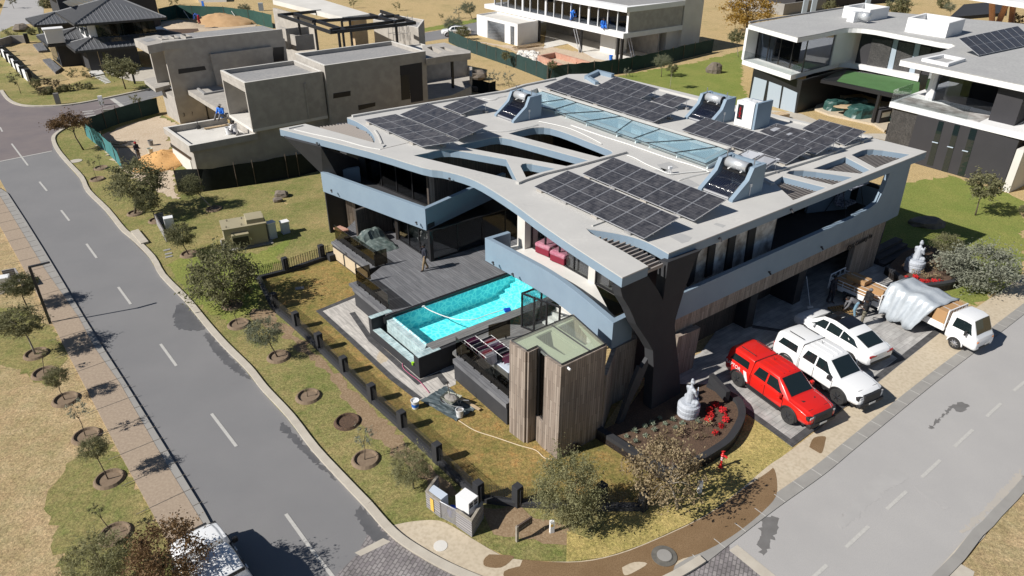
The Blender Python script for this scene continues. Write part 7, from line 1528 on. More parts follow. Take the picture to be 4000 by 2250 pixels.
def topwin(t, rows, x0, x1, w0=.86, w1=.86, name='windscreen', mat='car_glass', off=.03):
    m = MB(); n = 4; vs = []
    for k in range(n+1):
        x = x0+(x1-x0)*k/n; r = interp(rows, x); w_ = (w0+(w1-w0)*k/n)*r[5]; vs += [Vector((x, -w_, r[6]+off-.012)), Vector((x, 0, r[6]+off)), Vector((x, w_, r[6]+off-.012))]
    m.add(vs, [(3*k+j, 3*k+1+j, 3*k+4+j, 3*k+3+j)[::(-1 if x1 < x0 else 1)] for k in range(n) for j in range(2)]); return m.B(name, M[mat], t, lc=1)
def wheel(t, x, y, r=.40, w=.27, rim='rim_dark', spokes=6):
    s = 1 if y > 0 else -1; m = MB(); m.lathe((0, 0, 0), [(r*.62, -w/2), (r*.93, -w/2), (r, -w*.36), (r, w*.36), (r*.93, w/2), (r*.62, w/2), (r*.6, w*.4), (r*.6, -w*.4)], 28)
    m.v = [Vector((q.x, q.z, q.y)) for q in m.v]; m.f = [f[::-1] for f in m.f]; m.v = [q+Vector((x, y, r)) for q in m.v]; ty = m.B('wheel', M['rubber'], t, lc=1)
    m = MB()
    for k in range(spokes):
        a = 2*math.pi*k/spokes; d = Vector((math.cos(a), 0, math.sin(a))); m.tube([Vector((x, y+s*w*.48, r))+d*r*.08, Vector((x, y+s*w*.45, r))+d*r*.60], [.045, .03], 5)
    m.tube([(x, y+s*w*.4, r), (x, y+s*w*.52, r)], r*.16, 10); m.tube([(x, y+s*w*.405, r), (x, y+s*w*.43, r)], r*.60, 20); m.B('rim', M[rim], ty, lc=1)
    return ty
def arch(t, x, y, r, mat='black_plastic', z=None, w=.07):
    s = 1 if y > 0 else -1; z = z or r*.95; m = MB(); pts = [Vector((x+math.cos(a)*r*1.22, y, z+math.sin(a)*r*1.22)) for a in [math.pi*k/14 for k in range(15)]]
    m.tube(pts, w*.6, 6); m.B('wheel_arch', M[mat], t, lc=1, smooth=True)
    m = MB(); m.add([Vector((x, y-s*.012, z))]+[p-Vector((0, s*.012, 0)) for p in pts], [(0, k+1, k+2) if s < 0 else (0, k+2, k+1) for k in range(14)]); m.add([Vector((x-r*1.2, y-s*.012, .36)), Vector((x+r*1.2, y-s*.012, .36)), pts[0]-Vector((0, s*.012, 0)), pts[-1]-Vector((0, s*.012, 0))], [(0, 1, 2, 3)]); m.B('wheel_well', M['black_plastic'], t, lc=1)
def plateq(t, P, name, mat, th=.012, n=None, label=None):
    return MB().plate(P, th, n=n).B(name, M[mat], t, lc=1, label=label)
def finish(o, lv=1):
    s = o.modifiers.new('Bevel', 'BEVEL'); s.width = .055; s.segments = 3; s.limit_method = 'ANGLE'; s.angle_limit = R(18); o.data.shade_smooth() if hasattr(o.data, 'shade_smooth') else None
def place_at(t, contact, head, lx, ly, s=1):
    t.scale = (s, s, s); lx *= s; ly *= s
    # put the thing so its local ground point (lx,ly) lies on contact, x axis along head
    a = math.atan2(head.y, head.x); m = Matrix.Rotation(a, 3, 'Z'); t.rotation_euler = (0, 0, a); t.location = Vector((contact.x, contact.y, .045))-m@Vector((lx, ly, 0))
def pickup(label, paint, dark=False, canopy=True, grp='vehicles parked on the driveway'):
    t = thing('pickup_truck', label, 'pickup truck', (0, 0, 0), 0, grp); Wd = .95
    front = [(-.93, .93, .42, Wd, 1.16, .74, 1.80), (-.80, .93, .42, Wd, 1.16, .75, 1.84), (.05, .93, .42, Wd, 1.16, .74, 1.87), (.52, .93, .42, Wd, 1.17, .70, 1.83), (1.42, .93, .44, .94, 1.16, .80, 1.19), (2.0, .93, .46, .93, 1.10, .78, 1.17), (2.42, .91, .50, .91, 1.02, .72, 1.10), (2.60, .86, .52, .87, .92, .66, 1.0), (2.68, .74, .55, .76, .82, .60, .88)]
    b = carbody(front).B('body', M[paint], t, lc=1); finish(b)
    if canopy: back = [(-2.62, .86, .5, .88, 1.10, .70, 1.62), (-2.50, .92, .48, .93, 1.13, .75, 1.76), (-2.2, .93, .46, Wd, 1.15, .77, 1.82), (-1.4, .93, .44, Wd, 1.16, .77, 1.84), (-.965, .93, .43, Wd, 1.16, .76, 1.82)]
    else: back = None
    if back:
        c = carbody(back).B('canopy', M[paint], t, lc=1); finish(c)
    else:
        m = MB()
        for s in (-1, 1): m.box((-1.79, s*.88, .82), (1.66, .12, .70))
        m.box((-2.58, 0, .82), (.08, 1.8, .70)).box((-1.79, 0, .55), (1.66, 1.8, .12)); m.B('load_bed', M[paint], t, lc=1, bevel=.02)
    for s in (-1, 1):
        nn = (0, s, .3)
        gridwin(t, front, -.78, -.05, -.05, -.62, s=s)
        gridwin(t, front, .05, 1.12, .5, .05, s=s)
        if back: gridwin(t, back, -2.35, -1.15, -1.2, -2.15, .16, .74, s, 'canopy_window')
        for x in (1.60, -1.62): wheel(t, x, s*.84, .41, .28, 'rim_dark', 6); arch(t, x, s*.957, .41, 'black_plastic' if dark else ('black_plastic' if paint == 'car_red' else paint))
        MB().box((1.0, s*1.06, 1.22), (.16, .2, .2)).box((1.0, s*.95, 1.17), (.06, .12, .06)).B('mirror', M[paint if paint == 'car_red' else 'black_plastic'], t, lc=1, bevel=.03)
        MB().box((-.0, s*.95, .40), (2.1, .16, .07)).B('side_step', M['black_plastic'], t, lc=1, bevel=.02)
        for x in (-.25, .75): MB().box((x, s*.965, 1.03), (.2, .03, .035)).B('door_handle', M[paint], t, lc=1)
        MB().box((.02, s*.958, .85), (.014, .012, .62)).box((-.86, s*.955, .85), (.014, .012, .62)).box((1.14, s*.955, .82), (.014, .012, .5)).B('door_seam', M['black_plastic'], t, lc=1)
        MB().box((.1, s*.945, .50), (2.2, .03, .10)).B('sill', M['black_plastic'], t, lc=1)
        MB().box((2.53, s*.69, .88), (.20, .40, .20)).B('lamp_housing', M['black_plastic'], t, lc=1, bevel=.03); MB().box((2.59, s*.68, .89), (.14, .26, .12)).B('headlight', M['lamp_glass'], t, lc=1, bevel=.03)
        if back:
            MB().tube([(-2.1, s*.5, 1.92), (-1.2, s*.5, 1.93)], .022, 6).B('roof_rail', M['black_plastic'], t, lc=1)
            MB().box((-2.6, s*.82, .95), (.06, .12, .34)).B('tail_light', M['lamp_red'], t, lc=1, bevel=.01)
    topwin(t, front, 1.36, .60)
    MB().box((2.64, 0, .80), (.17, 1.16, .44)).B('grille', M['black_plastic'], t, lc=1, bevel=.03); MB().box((2.64, 0, .50), (.24, 1.66, .22)).B('bumper', M['black_plastic'], t, lc=1, bevel=.04); MB().box((2.775, 0, .52), (.01, .44, .1)).B('number_plate', M['plate_white'], t, lc=1)
    if paint == 'car_red':
        for y in (-.36, .30): MB().box((1.75, y, 1.178), (.22, .16, .02)).B('bonnet_vent', M['black_plastic'], t, lc=1)
        for k in range(2): MB().plate([(-1.10-.1*k, -.965, .62), (-1.0-.1*k, -.965, .62), (-1.18-.1*k, -.962, 1.1), (-1.28-.1*k, -.962, 1.1)], .01, n=(0, -1, 0)).B('decal', M['white_plastic'], t, lc=1)
    for y in (-.35, 0, .35): MB().box((-.2, y, 1.892 if not y else 1.882), (1.3, .05, .012)).B('roof_rib', M[paint], t, lc=1, bevel=.005)
    MB().box((2.35, 0, 1.115), (.02, 1.3, .012)).B('bonnet_seam', M['black_plastic'], t, lc=1); MB().box((-.945, 0, 1.75), (.03, 1.5, .14)).B('canopy_gap', M['black_plastic'], t, lc=1)
    MB().tube([(-.55, .1, 1.88), (-.62, .1, 2.02)], .012, 5).B('aerial', M['black_plastic'], t, lc=1)
    MB().box((0, 0, .33), (4.6, 1.3, .2)).B('chassis', M['black_plastic'], t, lc=1)
    return t
fR = G('N', 855, 1312); rR = G('N', 290, 888); hd = nrm(fR-rR)
red = pickup('red double cab pickup with matching red canopy on the driveway', 'car_red'); place_at(red, fR, hd, 1.60, -.95, .95)
wp_t = pickup('white double cab pickup with white canopy and roof rails beside the red one', 'car_white', True); place_at(wp_t, G('N', 1385, 1103), hd, 1.60, -.95, .95)
def flank(body, size, x, y, z, s, mat, par):
    o = text('lettering', body, size, (0, 0, 0), (0, 0, 0), mat, None, .002); o.parent = par; o.location = (x, y, z); o.rotation_euler = (R(82 if s < 0 else 98), 0, 0 if s < 0 else R(180)); return o
flank('RAPTOR', .26, -2.05, -.975, .93, -1, 'white_plastic', red)
def nose(body, size, x, z, mat, par):
    o = text('lettering', body, size, (0, 0, 0), (0, 0, 0), mat, None, .003); o.parent = par; o.location = (x, 0, z); o.rotation_euler = (R(90), 0, R(90))
nose('FORD', .2, 2.74, .74, 'dark_metal', red)
suv = thing('white_suv', 'white coupe style car with black roof, nose in the garage shade', 'car', (0, 0, 0), 0, 'vehicles parked on the driveway')
sr = [(-2.46, .80, .52, .84, .92, .58, 1.02), (-2.36, .90, .46, .93, 1.02, .68, 1.12), (-2.0, .94, .42, .98, 1.10, .74, 1.22), (-1.35, .96, .38, 1.0, 1.12, .72, 1.46), (-.7, .96, .37, 1.0, 1.10, .70, 1.63), (.1, .96, .37, 1.0, 1.08, .68, 1.70), (.75, .96, .37, 1.0, 1.07, .66, 1.60), (1.42, .96, .38, .98, 1.05, .78, 1.12), (2.0, .95, .42, .96, .98, .76, 1.06), (2.35, .88, .46, .88, .86, .68, .94), (2.46, .74, .5, .74, .72, .56, .78)]
finish(carbody(sr).B('body', M['car_white'], suv, lc=1))
for s in (-1, 1):
    nn = (0, s, .3)
    gridwin(suv, sr, -1.75, -.62, -.62, -1.3, s=s); gridwin(suv, sr, -.56, .25, .25, -.56, s=s); gridwin(suv, sr, .32, 1.2, .7, .32, s=s)
    for x in (1.50, -1.45): wheel(suv, x, s*.87, .38, .28, 'rim_grey', 10); arch(suv, x, s*1.0, .38, 'car_white')
    MB().box((.95, s*1.08, 1.12), (.14, .18, .14)).B('mirror', M['car_white'], suv, lc=1, bevel=.03)
    MB().box((-2.42, s*.62, .96), (.1, .5, .12)).B('tail_light', M['lamp_red'], suv, lc=1, bevel=.03); MB().box((2.36, s*.62, .78), (.12, .3, .13)).B('headlight', M['lamp_glass'], suv, lc=1, bevel=.03)
topwin(suv, sr, 1.38, .80)
topwin(suv, sr, .78, -.75, .88, .86, 'glass_roof', 'sunroof', .034)
topwin(suv, sr, -1.25, -2.02, .84, .80, 'rear_window')
MB().box((-2.44, 0, .58), (.1, 1.5, .16)).B('bumper', M['black_plastic'], suv, lc=1, bevel=.03); MB().box((-2.5, 0, .76), (.01, .44, .1)).B('number_plate', M['plate_white'], suv, lc=1)
place_at(suv, G('N', 1515, 682), -hd, -1.45, 1.0, .96)
tk_ = thing('flatbed_truck', 'small white flatbed truck at the kerb carrying boxes under a tarpaulin', 'truck', (0, 0, 0), 0, 'vehicles parked on the driveway')
cr_ = [(.98, .82, .45, .84, 1.15, .74, 1.86), (1.15, .84, .42, .86, 1.16, .75, 1.95), (1.8, .84, .40, .86, 1.16, .74, 1.97), (2.12, .84, .40, .86, 1.14, .70, 1.90), (2.48, .84, .38, .85, 1.06, .76, 1.16), (2.60, .80, .38, .82, .95, .7, 1.02), (2.66, .74, .42, .76, .78, .62, .84)]
finish(carbody(cr_).B('cab', M['car_white'], tk_, lc=1))
for s in (-1, 1):
    gridwin(tk_, cr_, 1.22, 2.30, 2.08, 1.28, .08, .80, s)
    wheel(tk_, 1.62, s*.76, .33, .22, 'galv', 8); arch(tk_, 1.62, s*.865, .33, 'car_white'); wheel(tk_, -.95, s*.72, .33, .34, 'galv', 8)
    MB().box((2.05, s*1.02, 1.25), (.1, .16, .26)).B('mirror', M['black_plastic'], tk_, lc=1, bevel=.02); MB().box((2.60, s*.64, .78), (.1, .2, .24)).B('headlight', M['lamp_amber'], tk_, lc=1, bevel=.02)
    MB().box((-.75, s*.84, .92), (3.1, .05, .32)).B('drop_side', M['white_metal'], tk_, lc=1)
topwin(tk_, cr_, 2.46, 2.13, .88, .9)
MB().box((-.75, 0, .74), (3.2, 1.72, .08)).B('load_floor', M['white_metal'], tk_, lc=1); MB().box((.2, 0, .48), (4.2, .8, .2)).B('chassis', M['black_plastic'], tk_, lc=1)
MB().box((2.68, 0, .5), (.03, .9, .1)).B('grille', M['black_plastic'], tk_, lc=1); MB().box((2.70, .2, .62), (.01, .4, .1)).B('number_plate', M['plate_white'], tk_, lc=1)
hb_ = MB()
for y in (-.82, .82): hb_.tube([(.85, y, .7), (.85, y, 1.92)], .04, 6)
for z in (1.2, 1.92): hb_.tube([(.85, -.82, z), (.85, .82, z)], .035, 6)
for k in range(6): hb_.tube([(.85, -.62+.25*k, 1.2), (.85, -.62+.25*k, 1.92)], .02, 5)
hb_.B('headboard', M['white_metal'], tk_, lc=1)
th_ = nrm(G('O', 1480, 905)-G('O', 1150, 738)); place_at(tk_, G('O', 1345, 912), th_, 1.62, -.87, .95); bpy.context.view_layer.update()
TM = Matrix.Translation(tk_.location)@Matrix.Rotation(tk_.rotation_euler.z, 4, 'Z')@Matrix.Scale(.95, 4); ta_ = tk_.rotation_euler.z
def carton(label, p, d, rz, grp='cardboard cartons on truck and trailer'):
    t = thing('cardboard_carton', label, 'carton', p, rz, grp); MB().box((0, 0, d[2]/2), d).B('carton', M['cardboard'], t, lc=1, bevel=.008); MB().box((0, 0, d[2]+.002), (d[0]*.98, .05, .004)).B('tape', M['tape'], t, lc=1); return t
for k, (x, y, dz, lab) in enumerate(((.45, -.42, 0, 'lower near cardboard carton directly behind the truck cab'), (.45, .42, 0, 'lower far cardboard carton directly behind the truck cab'), (.45, -.42, .5, 'upper near cardboard carton directly behind the truck cab'), (.45, .42, .5, 'upper far cardboard carton directly behind the truck cab'))):
    carton(lab, TM@Vector((x, y, .785+dz)), (.66, .82, .49), ta_)
tarp = thing('tarpaulin', 'silver grey tarpaulin draped over the load of the small truck', 'tarpaulin', TM@Vector((-1.1, 0, 0)), ta_)
rt_ = random.Random(12); m = MB(); nx, ny = 16, 22; vs = []
for i in range(nx+1):
    x = -1.45+2.75*i/nx
    for j in range(ny+1):
        s_ = -1+2*j/ny; a = abs(s_)
        drop = 1.0 if s_ < 0 else .75
        lo = .04+.30*abs(math.sin(i*.42+.6)) if s_ < 0 else .8; fold = .10*math.sin(i*1.7+j*.35)*(1 if a > .5 else .25)
        if a < .5: y = s_*2*.86; z = 1.86+.08*math.sin(i*.8)+.03*math.cos(j)-(.10 if i in (0, nx) else 0)
        else:
            q = (a-.5)*2; y = math.copysign(.88+(.62 if s_ < 0 else .3)*q**.8+fold, s_); z = 1.86-(1.86-lo)*q
        e = x if 0 < i < nx else x
        tap = 1-.28*max(0, (a-.5)*2)*(1 if s_ < 0 else .4)
        vs.append(Vector((e*tap+rt_.uniform(-.02, .02)-(.25*(a > .5)*(a-.5)*2 if s_ < 0 else 0), y+rt_.uniform(-.015, .015), z+rt_.uniform(-.02, .02))))
m.add(vs, [(i*(ny+1)+j, (i+1)*(ny+1)+j, (i+1)*(ny+1)+j+1, i*(ny+1)+j+1) for i in range(nx) for j in range(ny)])
m2 = MB(); b_ = 0
m2.add([Vector((-1.45, -.86, 1.86)), Vector((-1.45, .86, 1.86)), Vector((-1.6, .9, .7)), Vector((-1.65, -.95, .5))], [(0, 1, 2, 3)])
m.add(m2.v, m2.f); to_ = m.B('sheet', M['tarp_silver'], tarp, lc=1, smooth=True); so = to_.modifiers.new('Solid', 'SOLIDIFY'); so.thickness = .012
MB().box((0, 0, 1.2), (2.0, 1.3, .85)).B('covered_load', M['cardboard'], tarp, lc=1)
tq = thing('trailer', 'white box trailer with rails stacked with cartons by the entrance', 'trailer', (0, 0, 0), 0, 'vehicles parked on the driveway')
MB().box((0, 0, .62), (3.6, 1.75, .08)).B('floor', M['dark_metal'], tq, lc=1)
for s in (-1, 1):
    MB().box((0, s*.88, .80), (3.6, .05, .36)).B('side_panel', M['white_metal'], tq, lc=1); r_ = MB()
    for z in (1.12, 1.35): r_.tube([(-1.8, s*.88, z), (1.8, s*.88, z)], .03, 6)
    for k in range(5): r_.tube([(-1.75+.87*k, s*.88, .95), (-1.75+.87*k, s*.88, 1.37)], .022, 5)
    r_.B('rail', M['white_metal'], tq, lc=1); wheel(tq, -.2, s*.98, .33, .2, 'alu', 7); MB().box((-.2, s*.98, .74), (.95, .26, .05)).B('mudguard', M['black_plastic'], tq, lc=1)
for x, h in ((1.85, 1.55), (-1.85, 1.55)):
    r_ = MB()
    for z in (.7, 1.1, h): r_.tube([(x, -.9, z), (x, .9, z)], .04, 6)
    for k in range(4): r_.tube([(x, -.88+.587*k, .45), (x, -.88+.587*k, h)], .04, 6)
    r_.B('end_gate', M['white_metal'], tq, lc=1)
wsp = wheel(tq, 1.0, .0, .3, .2, 'alu', 7); wsp.location = (1.0, 0, .5); wsp.rotation_euler = (0, 0, R(90))
MB().tube([(1.8, .5, .5), (3.0, 0, .5), (1.8, -.5, .5)], .05, 6).tube([(3.0, 0, .5), (3.05, 0, .05)], .03, 6).B('drawbar', M['dark_metal'], tq, lc=1)
qf = G('Q', 838, 1378); qh = nrm(G('Q', 1175, 1412, .5)-G('Q', 690, 1175, .6)); place_at(tq, qf, qh, -.2, -1.08, .82)
QM = Matrix.Translation(tq.location)@Matrix.Rotation(tq.rotation_euler.z, 4, 'Z')@Matrix.Scale(.82, 4); qa = tq.rotation_euler.z
for x, y, z, d, lab in ((1.35, -.4, .67, (.8, .8, .5), 'carton at the front gate of the trailer, nearer the people'), (1.35, .42, .67, (.8, .8, .45), 'carton at the front gate of the trailer, farther side'), (1.2, -.1, 1.18, (.95, .6, .45), 'sunlit topmost carton at the front of the trailer'), (.3, -.4, .67, (1.1, .8, .7), 'shaded carton in the middle of the trailer, near side'), (.3, .42, .67, (1.1, .8, .7), 'shaded carton in the middle of the trailer, far side'), (-.9, -.4, .67, (1.1, .8, .75), 'shaded carton at the rear of the trailer, near side'), (-.9, .42, .67, (1.1, .8, .75), 'shaded carton at the rear of the trailer, far side'), (-.3, .0, 1.44, (1.3, .9, .3), 'flat carton lying on top of the trailer load')):
    carton(lab, QM@Vector((x, y, z)), tuple(q*.82 for q in d), qa)
pa_ = thing('wooden_pallet', 'wooden pallet lying in the shade behind the people', 'pallet', G('24', 560, 905, .05), R(15)); pm = MB()
for k in range(7): MB().box((-.55+.18*k, 0, .12), (.11, 1.0, .025)).B('slat', M['wood_pallet'], pa_, lc=1)
for y in (-.45, 0, .45): MB().box((0, y, .06), (1.2, .1, .09)).B('bearer', M['wood_pallet'], pa_, lc=1)
bl = pickup('white pickup with an open bed full of scrap at the lower left kerb', 'car_white', True, canopy=False, grp='vehicles parked on the roads')
lh = nrm(leftK[3]-leftK[2]); cz = G('a5', 560, 470, 1.80); a_ = math.atan2(lh.y, lh.x); mr_ = Matrix.Rotation(a_, 3, 'Z'); bl.rotation_euler = (0, 0, a_); bl.location = Vector((cz.x, cz.y, .02))-mr_@Vector((-.9, -.72, 0))-lh*1.1; bl.scale = (.93,)*3
rj = random.Random(9)
BM_ = Matrix.Translation(bl.location)@Matrix.Rotation(a_, 4, 'Z')
scr_ = []
for k in range(14):
    c = BM_@Vector((rj.uniform(-2.4, -1.1), rj.uniform(-.7, .7), rj.uniform(.68, 1.0))); mats = ['wood_pallet', 'white_plastic', 'cloth_grey', 'cardboard', 'cloth_blue', 'dark_metal']
    scr_.append(solo('scrap_piece', MB().box(c, (rj.uniform(.15, .5), rj.uniform(.1, .35), rj.uniform(.05, .3)), rj.uniform(0, 3)), M[mats[k % 6]], 'odd piece of scrap lying in the open bed of the lower left pickup', 'scrap', 'scrap in the pickup bed', bevel=.01))
rank(scr_, lambda o: o.location.x, 'piece of scrap from the left in the open pickup bed')
fc = copy_tree(suv); fc['label'] = 'white car parked on the far road behind the leafy bushes'; fc['group'] = 'vehicles parked on the roads'; fc.location = G('12', 1510, 270); fc.rotation_euler = (0, 0, R(190))
def limb(a, b, ra, rb): return (a, b, ra, rb)
def hand(m, w, e, s=1, curl=.25):
    # palm with five fingers; w wrist, e elbow
    w = Vector(w); d = (w-Vector(e)).normalized(); sx = d.cross(Vector((0, 0, 1))); sx = sx.normalized() if sx.length > .2 else Vector((1, 0, 0)); n = sx.cross(d).normalized()
    capsules(m, [(w, w+d*.06, .026, .030)])
    for k, L_ in enumerate((.065, .078, .072, .055)):
        b = w+d*.075+sx*(-.033+.022*k); k1 = b+d*L_*.55-n*L_*curl*.3; capsules(m, [(b, k1, .0095, .009), (k1, k1+d*L_*.4-n*L_*curl, .009, .008)])
    b = w+d*.02-sx*.03*s; capsules(m, [(b, b+d*.045-sx*.03*s, .012, .010), (b+d*.045-sx*.03*s, b+d*.075-sx*.032*s, .010, .009)])
def head(m, neck, face, r=.098):
    neck = Vector(neck); f = Vector((face[0], face[1], 0)).normalized(); c = neck+Vector((0, 0, .14))+f*.02+Vector((0, 0, face[2] if len(face) > 2 else 0)); sd_ = Vector((-f.y, f.x, 0))
    capsules(m, [(neck-Vector((0, 0, .05)), c-Vector((0, 0, .05)), .055, .052)]); m.ball(c, r, 12, 10, (.95, .95, 1.2)); m.ball(c+f*.035-Vector((0, 0, .055)), .062, 10, 8); m.ball(c+f*.105-Vector((0, 0, .012)), .017, 6, 5, (1, 1, 1.3))
    for s in (-1, 1): m.ball(c+sd_*s*.098-Vector((0, 0, .01)), .024, 6, 5, (.5, .6, 1.3)); m.ball(c+f*.082+sd_*s*.034+Vector((0, 0, .012)), .014, 6, 5)
    m.ball(c+f*.092-Vector((0, 0, .062)), .02, 6, 5, (1, 1, .5)); return c, f
def person(label, loc, rz, J, top, trousers, hat=None, shoe='cloth_grey', hair=True, s=1.0, grp=None, hatshape='cap', sleeve=1.0):
    # J: joints pelvis, chest, neck, shL, elL, wrL, shR, elR, wrR, hipL, kneeL, ankL, hipR, kneeR, ankR, face   (x forward)
    t = thing('person', label, 'person', loc, rz, grp); t.scale = (s, s, s); b = MB(); P = {k: Vector(q) for k, q in J.items()}
    capsules(b, [(P['pelvis'], P['chest'], .125, .14), (P['chest'], P['neck'], .13, .06), (P['shL'], P['shR'], .075, .075), (P['hipL'], P['hipR'], .10, .10)])
    for q in 'LR': capsules(b, [(P['sh'+q], P['el'+q], .052, .042), (P['el'+q], P['wr'+q], .041, .029), (P['hip'+q], P['knee'+q], .085, .058), (P['knee'+q], P['ank'+q], .055, .040), (P['ank'+q], P['ank'+q]+Vector((.14, 0, -.045)), .038, .030)]); hand(b, P['wr'+q], P['el'+q], 1 if q == 'L' else -1)
    c, f = head(b, P['neck'], P['face']); remeshed(b, 'body', 'skin', t, .0085)
    m = MB(); capsules(m, [(P['pelvis']+Vector((0, 0, -.02)), P['chest'], .150, .165), (P['chest'], P['neck']-Vector((0, 0, .05)), .155, .09), (P['shL'], P['shR'], .094, .094)])
    for q in 'LR':
        e = P['el'+q].lerp(P['wr'+q], .88) if sleeve > .9 else P['el'+q]; capsules(m, [(P['sh'+q], P['el'+q], .072, .058)]+([(P['el'+q], e, .057, .046)] if sleeve > .9 else []))
    remeshed(m, 'jacket', top, t, .014)
    m = MB(); capsules(m, [(P['hipL'], P['hipR'], .122, .122), (P['pelvis'], P['pelvis']-Vector((0, 0, .02)), .13, .13)])
    for q in 'LR': capsules(m, [(P['hip'+q], P['knee'+q], .105, .078), (P['knee'+q], P['ank'+q]+Vector((0, 0, .04)), .076, .062)])
    remeshed(m, 'trousers', trousers, t, .014)
    for q in 'LR': a = P['ank'+q]; m = MB(); capsules(m, [(a+Vector((-.03, 0, -.045)), a+Vector((.17, 0, -.06)), .045, .038)]); remeshed(m, 'shoe', shoe, t, .012)
    up_ = Vector((0, 0, 1))
    if hat:
        m = MB(); m.ball(c+Vector((0, 0, .045)), .112, 12, 8, (1, 1, .85))
        if hatshape == 'cap': m.ball(c+f*.11+Vector((0, 0, .045)), .07, 10, 6, (1.1, 1.1, .22))
        if hatshape == 'brim': m.ball(c+Vector((0, 0, .05)), .18, 14, 6, (1, 1, .16))
        remeshed(m, 'hat', hat, t, .012)
    elif hair: m = MB(); m.ball(c-f*.015+Vector((0, 0, .03)), .104, 12, 8, (1, 1, 1)); remeshed(m, 'hair', 'cloth_black', t, .014)
    return t
def standing(arm=.12, lean=0, stride=.0, face=(1, 0), fw=0.0, bendL=0, bendR=0):
    return dict(pelvis=(0, 0, .95), chest=(lean*.6, 0, 1.25), neck=(lean, 0, 1.47), shL=(lean*.9, .17, 1.40), shR=(lean*.9, -.17, 1.40), elL=(lean+fw*.4, .23, 1.12), elR=(lean+fw*.4, -.23, 1.12), wrL=(lean+.08+fw+bendL*.2, .22-.1*bendL, .88+bendL*.3), wrR=(lean+.08+fw+bendR*.2, -.22+.1*bendR, .88+bendR*.3),
                hipL=(0, .09, .92), hipR=(0, -.09, .92), kneeL=(stride*.5+.03, .10, .50), kneeR=(-stride*.3+.03, -.10, .50), ankL=(stride, .10, .09), ankR=(-stride, -.10, .09), face=face)
def toward(i, a, b, z=0): d = G(i, *b, z)-G(i, *a, z); return math.atan2(d.y, d.x)
j = standing(stride=.2, face=(1, -.2), bendR=.0); j['elR'] = (.12, -.22, 1.22); j['wrR'] = (.16, -.06, 1.47)
person('man in dark jacket and khaki trousers walking on the timber deck', G('H', 1062, 1172, DK), R(-150), j, 'cloth_navy', 'cloth_khaki', 'cloth_black', 'kerb_pale' if 0 else 'cloth_grey', s=.97)
person('man in black top and camouflage trousers standing on the driveway', G('O', 205, 620, .04), R(150), standing(bendL=1, bendR=1, face=(1, 0)), 'cloth_black', 'cloth_camo', 'cloth_black', s=.98, sleeve=.5)
person('man in grey cap just behind the camouflage trousers man', G('O', 262, 560, .04)+Vector((.15, .55, 0)), R(200), standing(bendL=1), 'cloth_black', 'cloth_navy', 'cloth_grey', s=1.0)
bend = dict(pelvis=(0, 0, .90), chest=(.32, 0, 1.02), neck=(.52, 0, .98), shL=(.42, .17, .98), shR=(.42, -.17, .98), elL=(.5, .2, .72), elR=(.5, -.2, .72), wrL=(.6, .12, .48), wrR=(.6, -.12, .48), hipL=(0, .09, .88), hipR=(0, -.09, .88), kneeL=(.08, .1, .48), kneeR=(.04, -.1, .48), ankL=(0, .12, .09), ankR=(-.05, -.12, .09), face=(1, 0, -.03))
person('person in pale jeans bending over beside the wooden pallet', G('O', 110, 500, .04), R(170), bend, 'cloth_grey', 'cloth_jean', None, s=.98)
person('worker in dark blue overalls in shade by the trailer', G('Q', 590, 1340, .04), R(-60), standing(stride=.08), 'cloth_navy', 'cloth_navy', None, s=1.0)
person('worker with red headscarf and dark clothes in the sandy yard', G('11', 1055, 1218, .04), R(-20), standing(bendL=1, bendR=1), 'cloth_navy', 'cloth_grey', 'cloth_red', s=1.0, hatshape='wrap')
sit = dict(pelvis=(0, 0, .15), chest=(.05, 0, .45), neck=(.10, 0, .66), shL=(.08, .17, .60), shR=(.08, -.17, .60), elL=(.15, .24, .36), elR=(.15, -.24, .36), wrL=(.34, .16, .34), wrR=(.34, -.16, .34), hipL=(0, .1, .13), hipR=(0, -.1, .13), kneeL=(.42, .14, .30), kneeR=(.42, -.14, .30), ankL=(.62, .14, .08), ankR=(.62, -.14, .08), face=(1, 0))
person('worker in bright blue sitting on the low concrete roof edge', G('U', 812, 1205, 2.85), R(-100), sit, 'cloth_workblue', 'cloth_grey', 'cement', s=1.35, hatshape='brim')
person('worker in white shirt crouching among tools on the concrete roof', G('U', 975, 1405, 2.4), R(150), sit, 'cloth_white', 'cloth_navy', None, s=1.3)
person('worker in blue overalls bending on the white house balcony', G('a2', 622, 130, 3.85), R(-60), bend, 'cloth_workblue', 'cloth_workblue', None, s=1.35)
person('worker in blue crouching at the glass of the white house balcony', G('a2', 815, 175, 3.85), R(-80), sit, 'cloth_workblue', 'cloth_workblue', None, s=1.5)
person('worker in blue top and red trousers digging by the mesh fence', G('11', 1508, 178, .8), R(180), bend, 'cloth_blue', 'cloth_red', None, s=1.4)
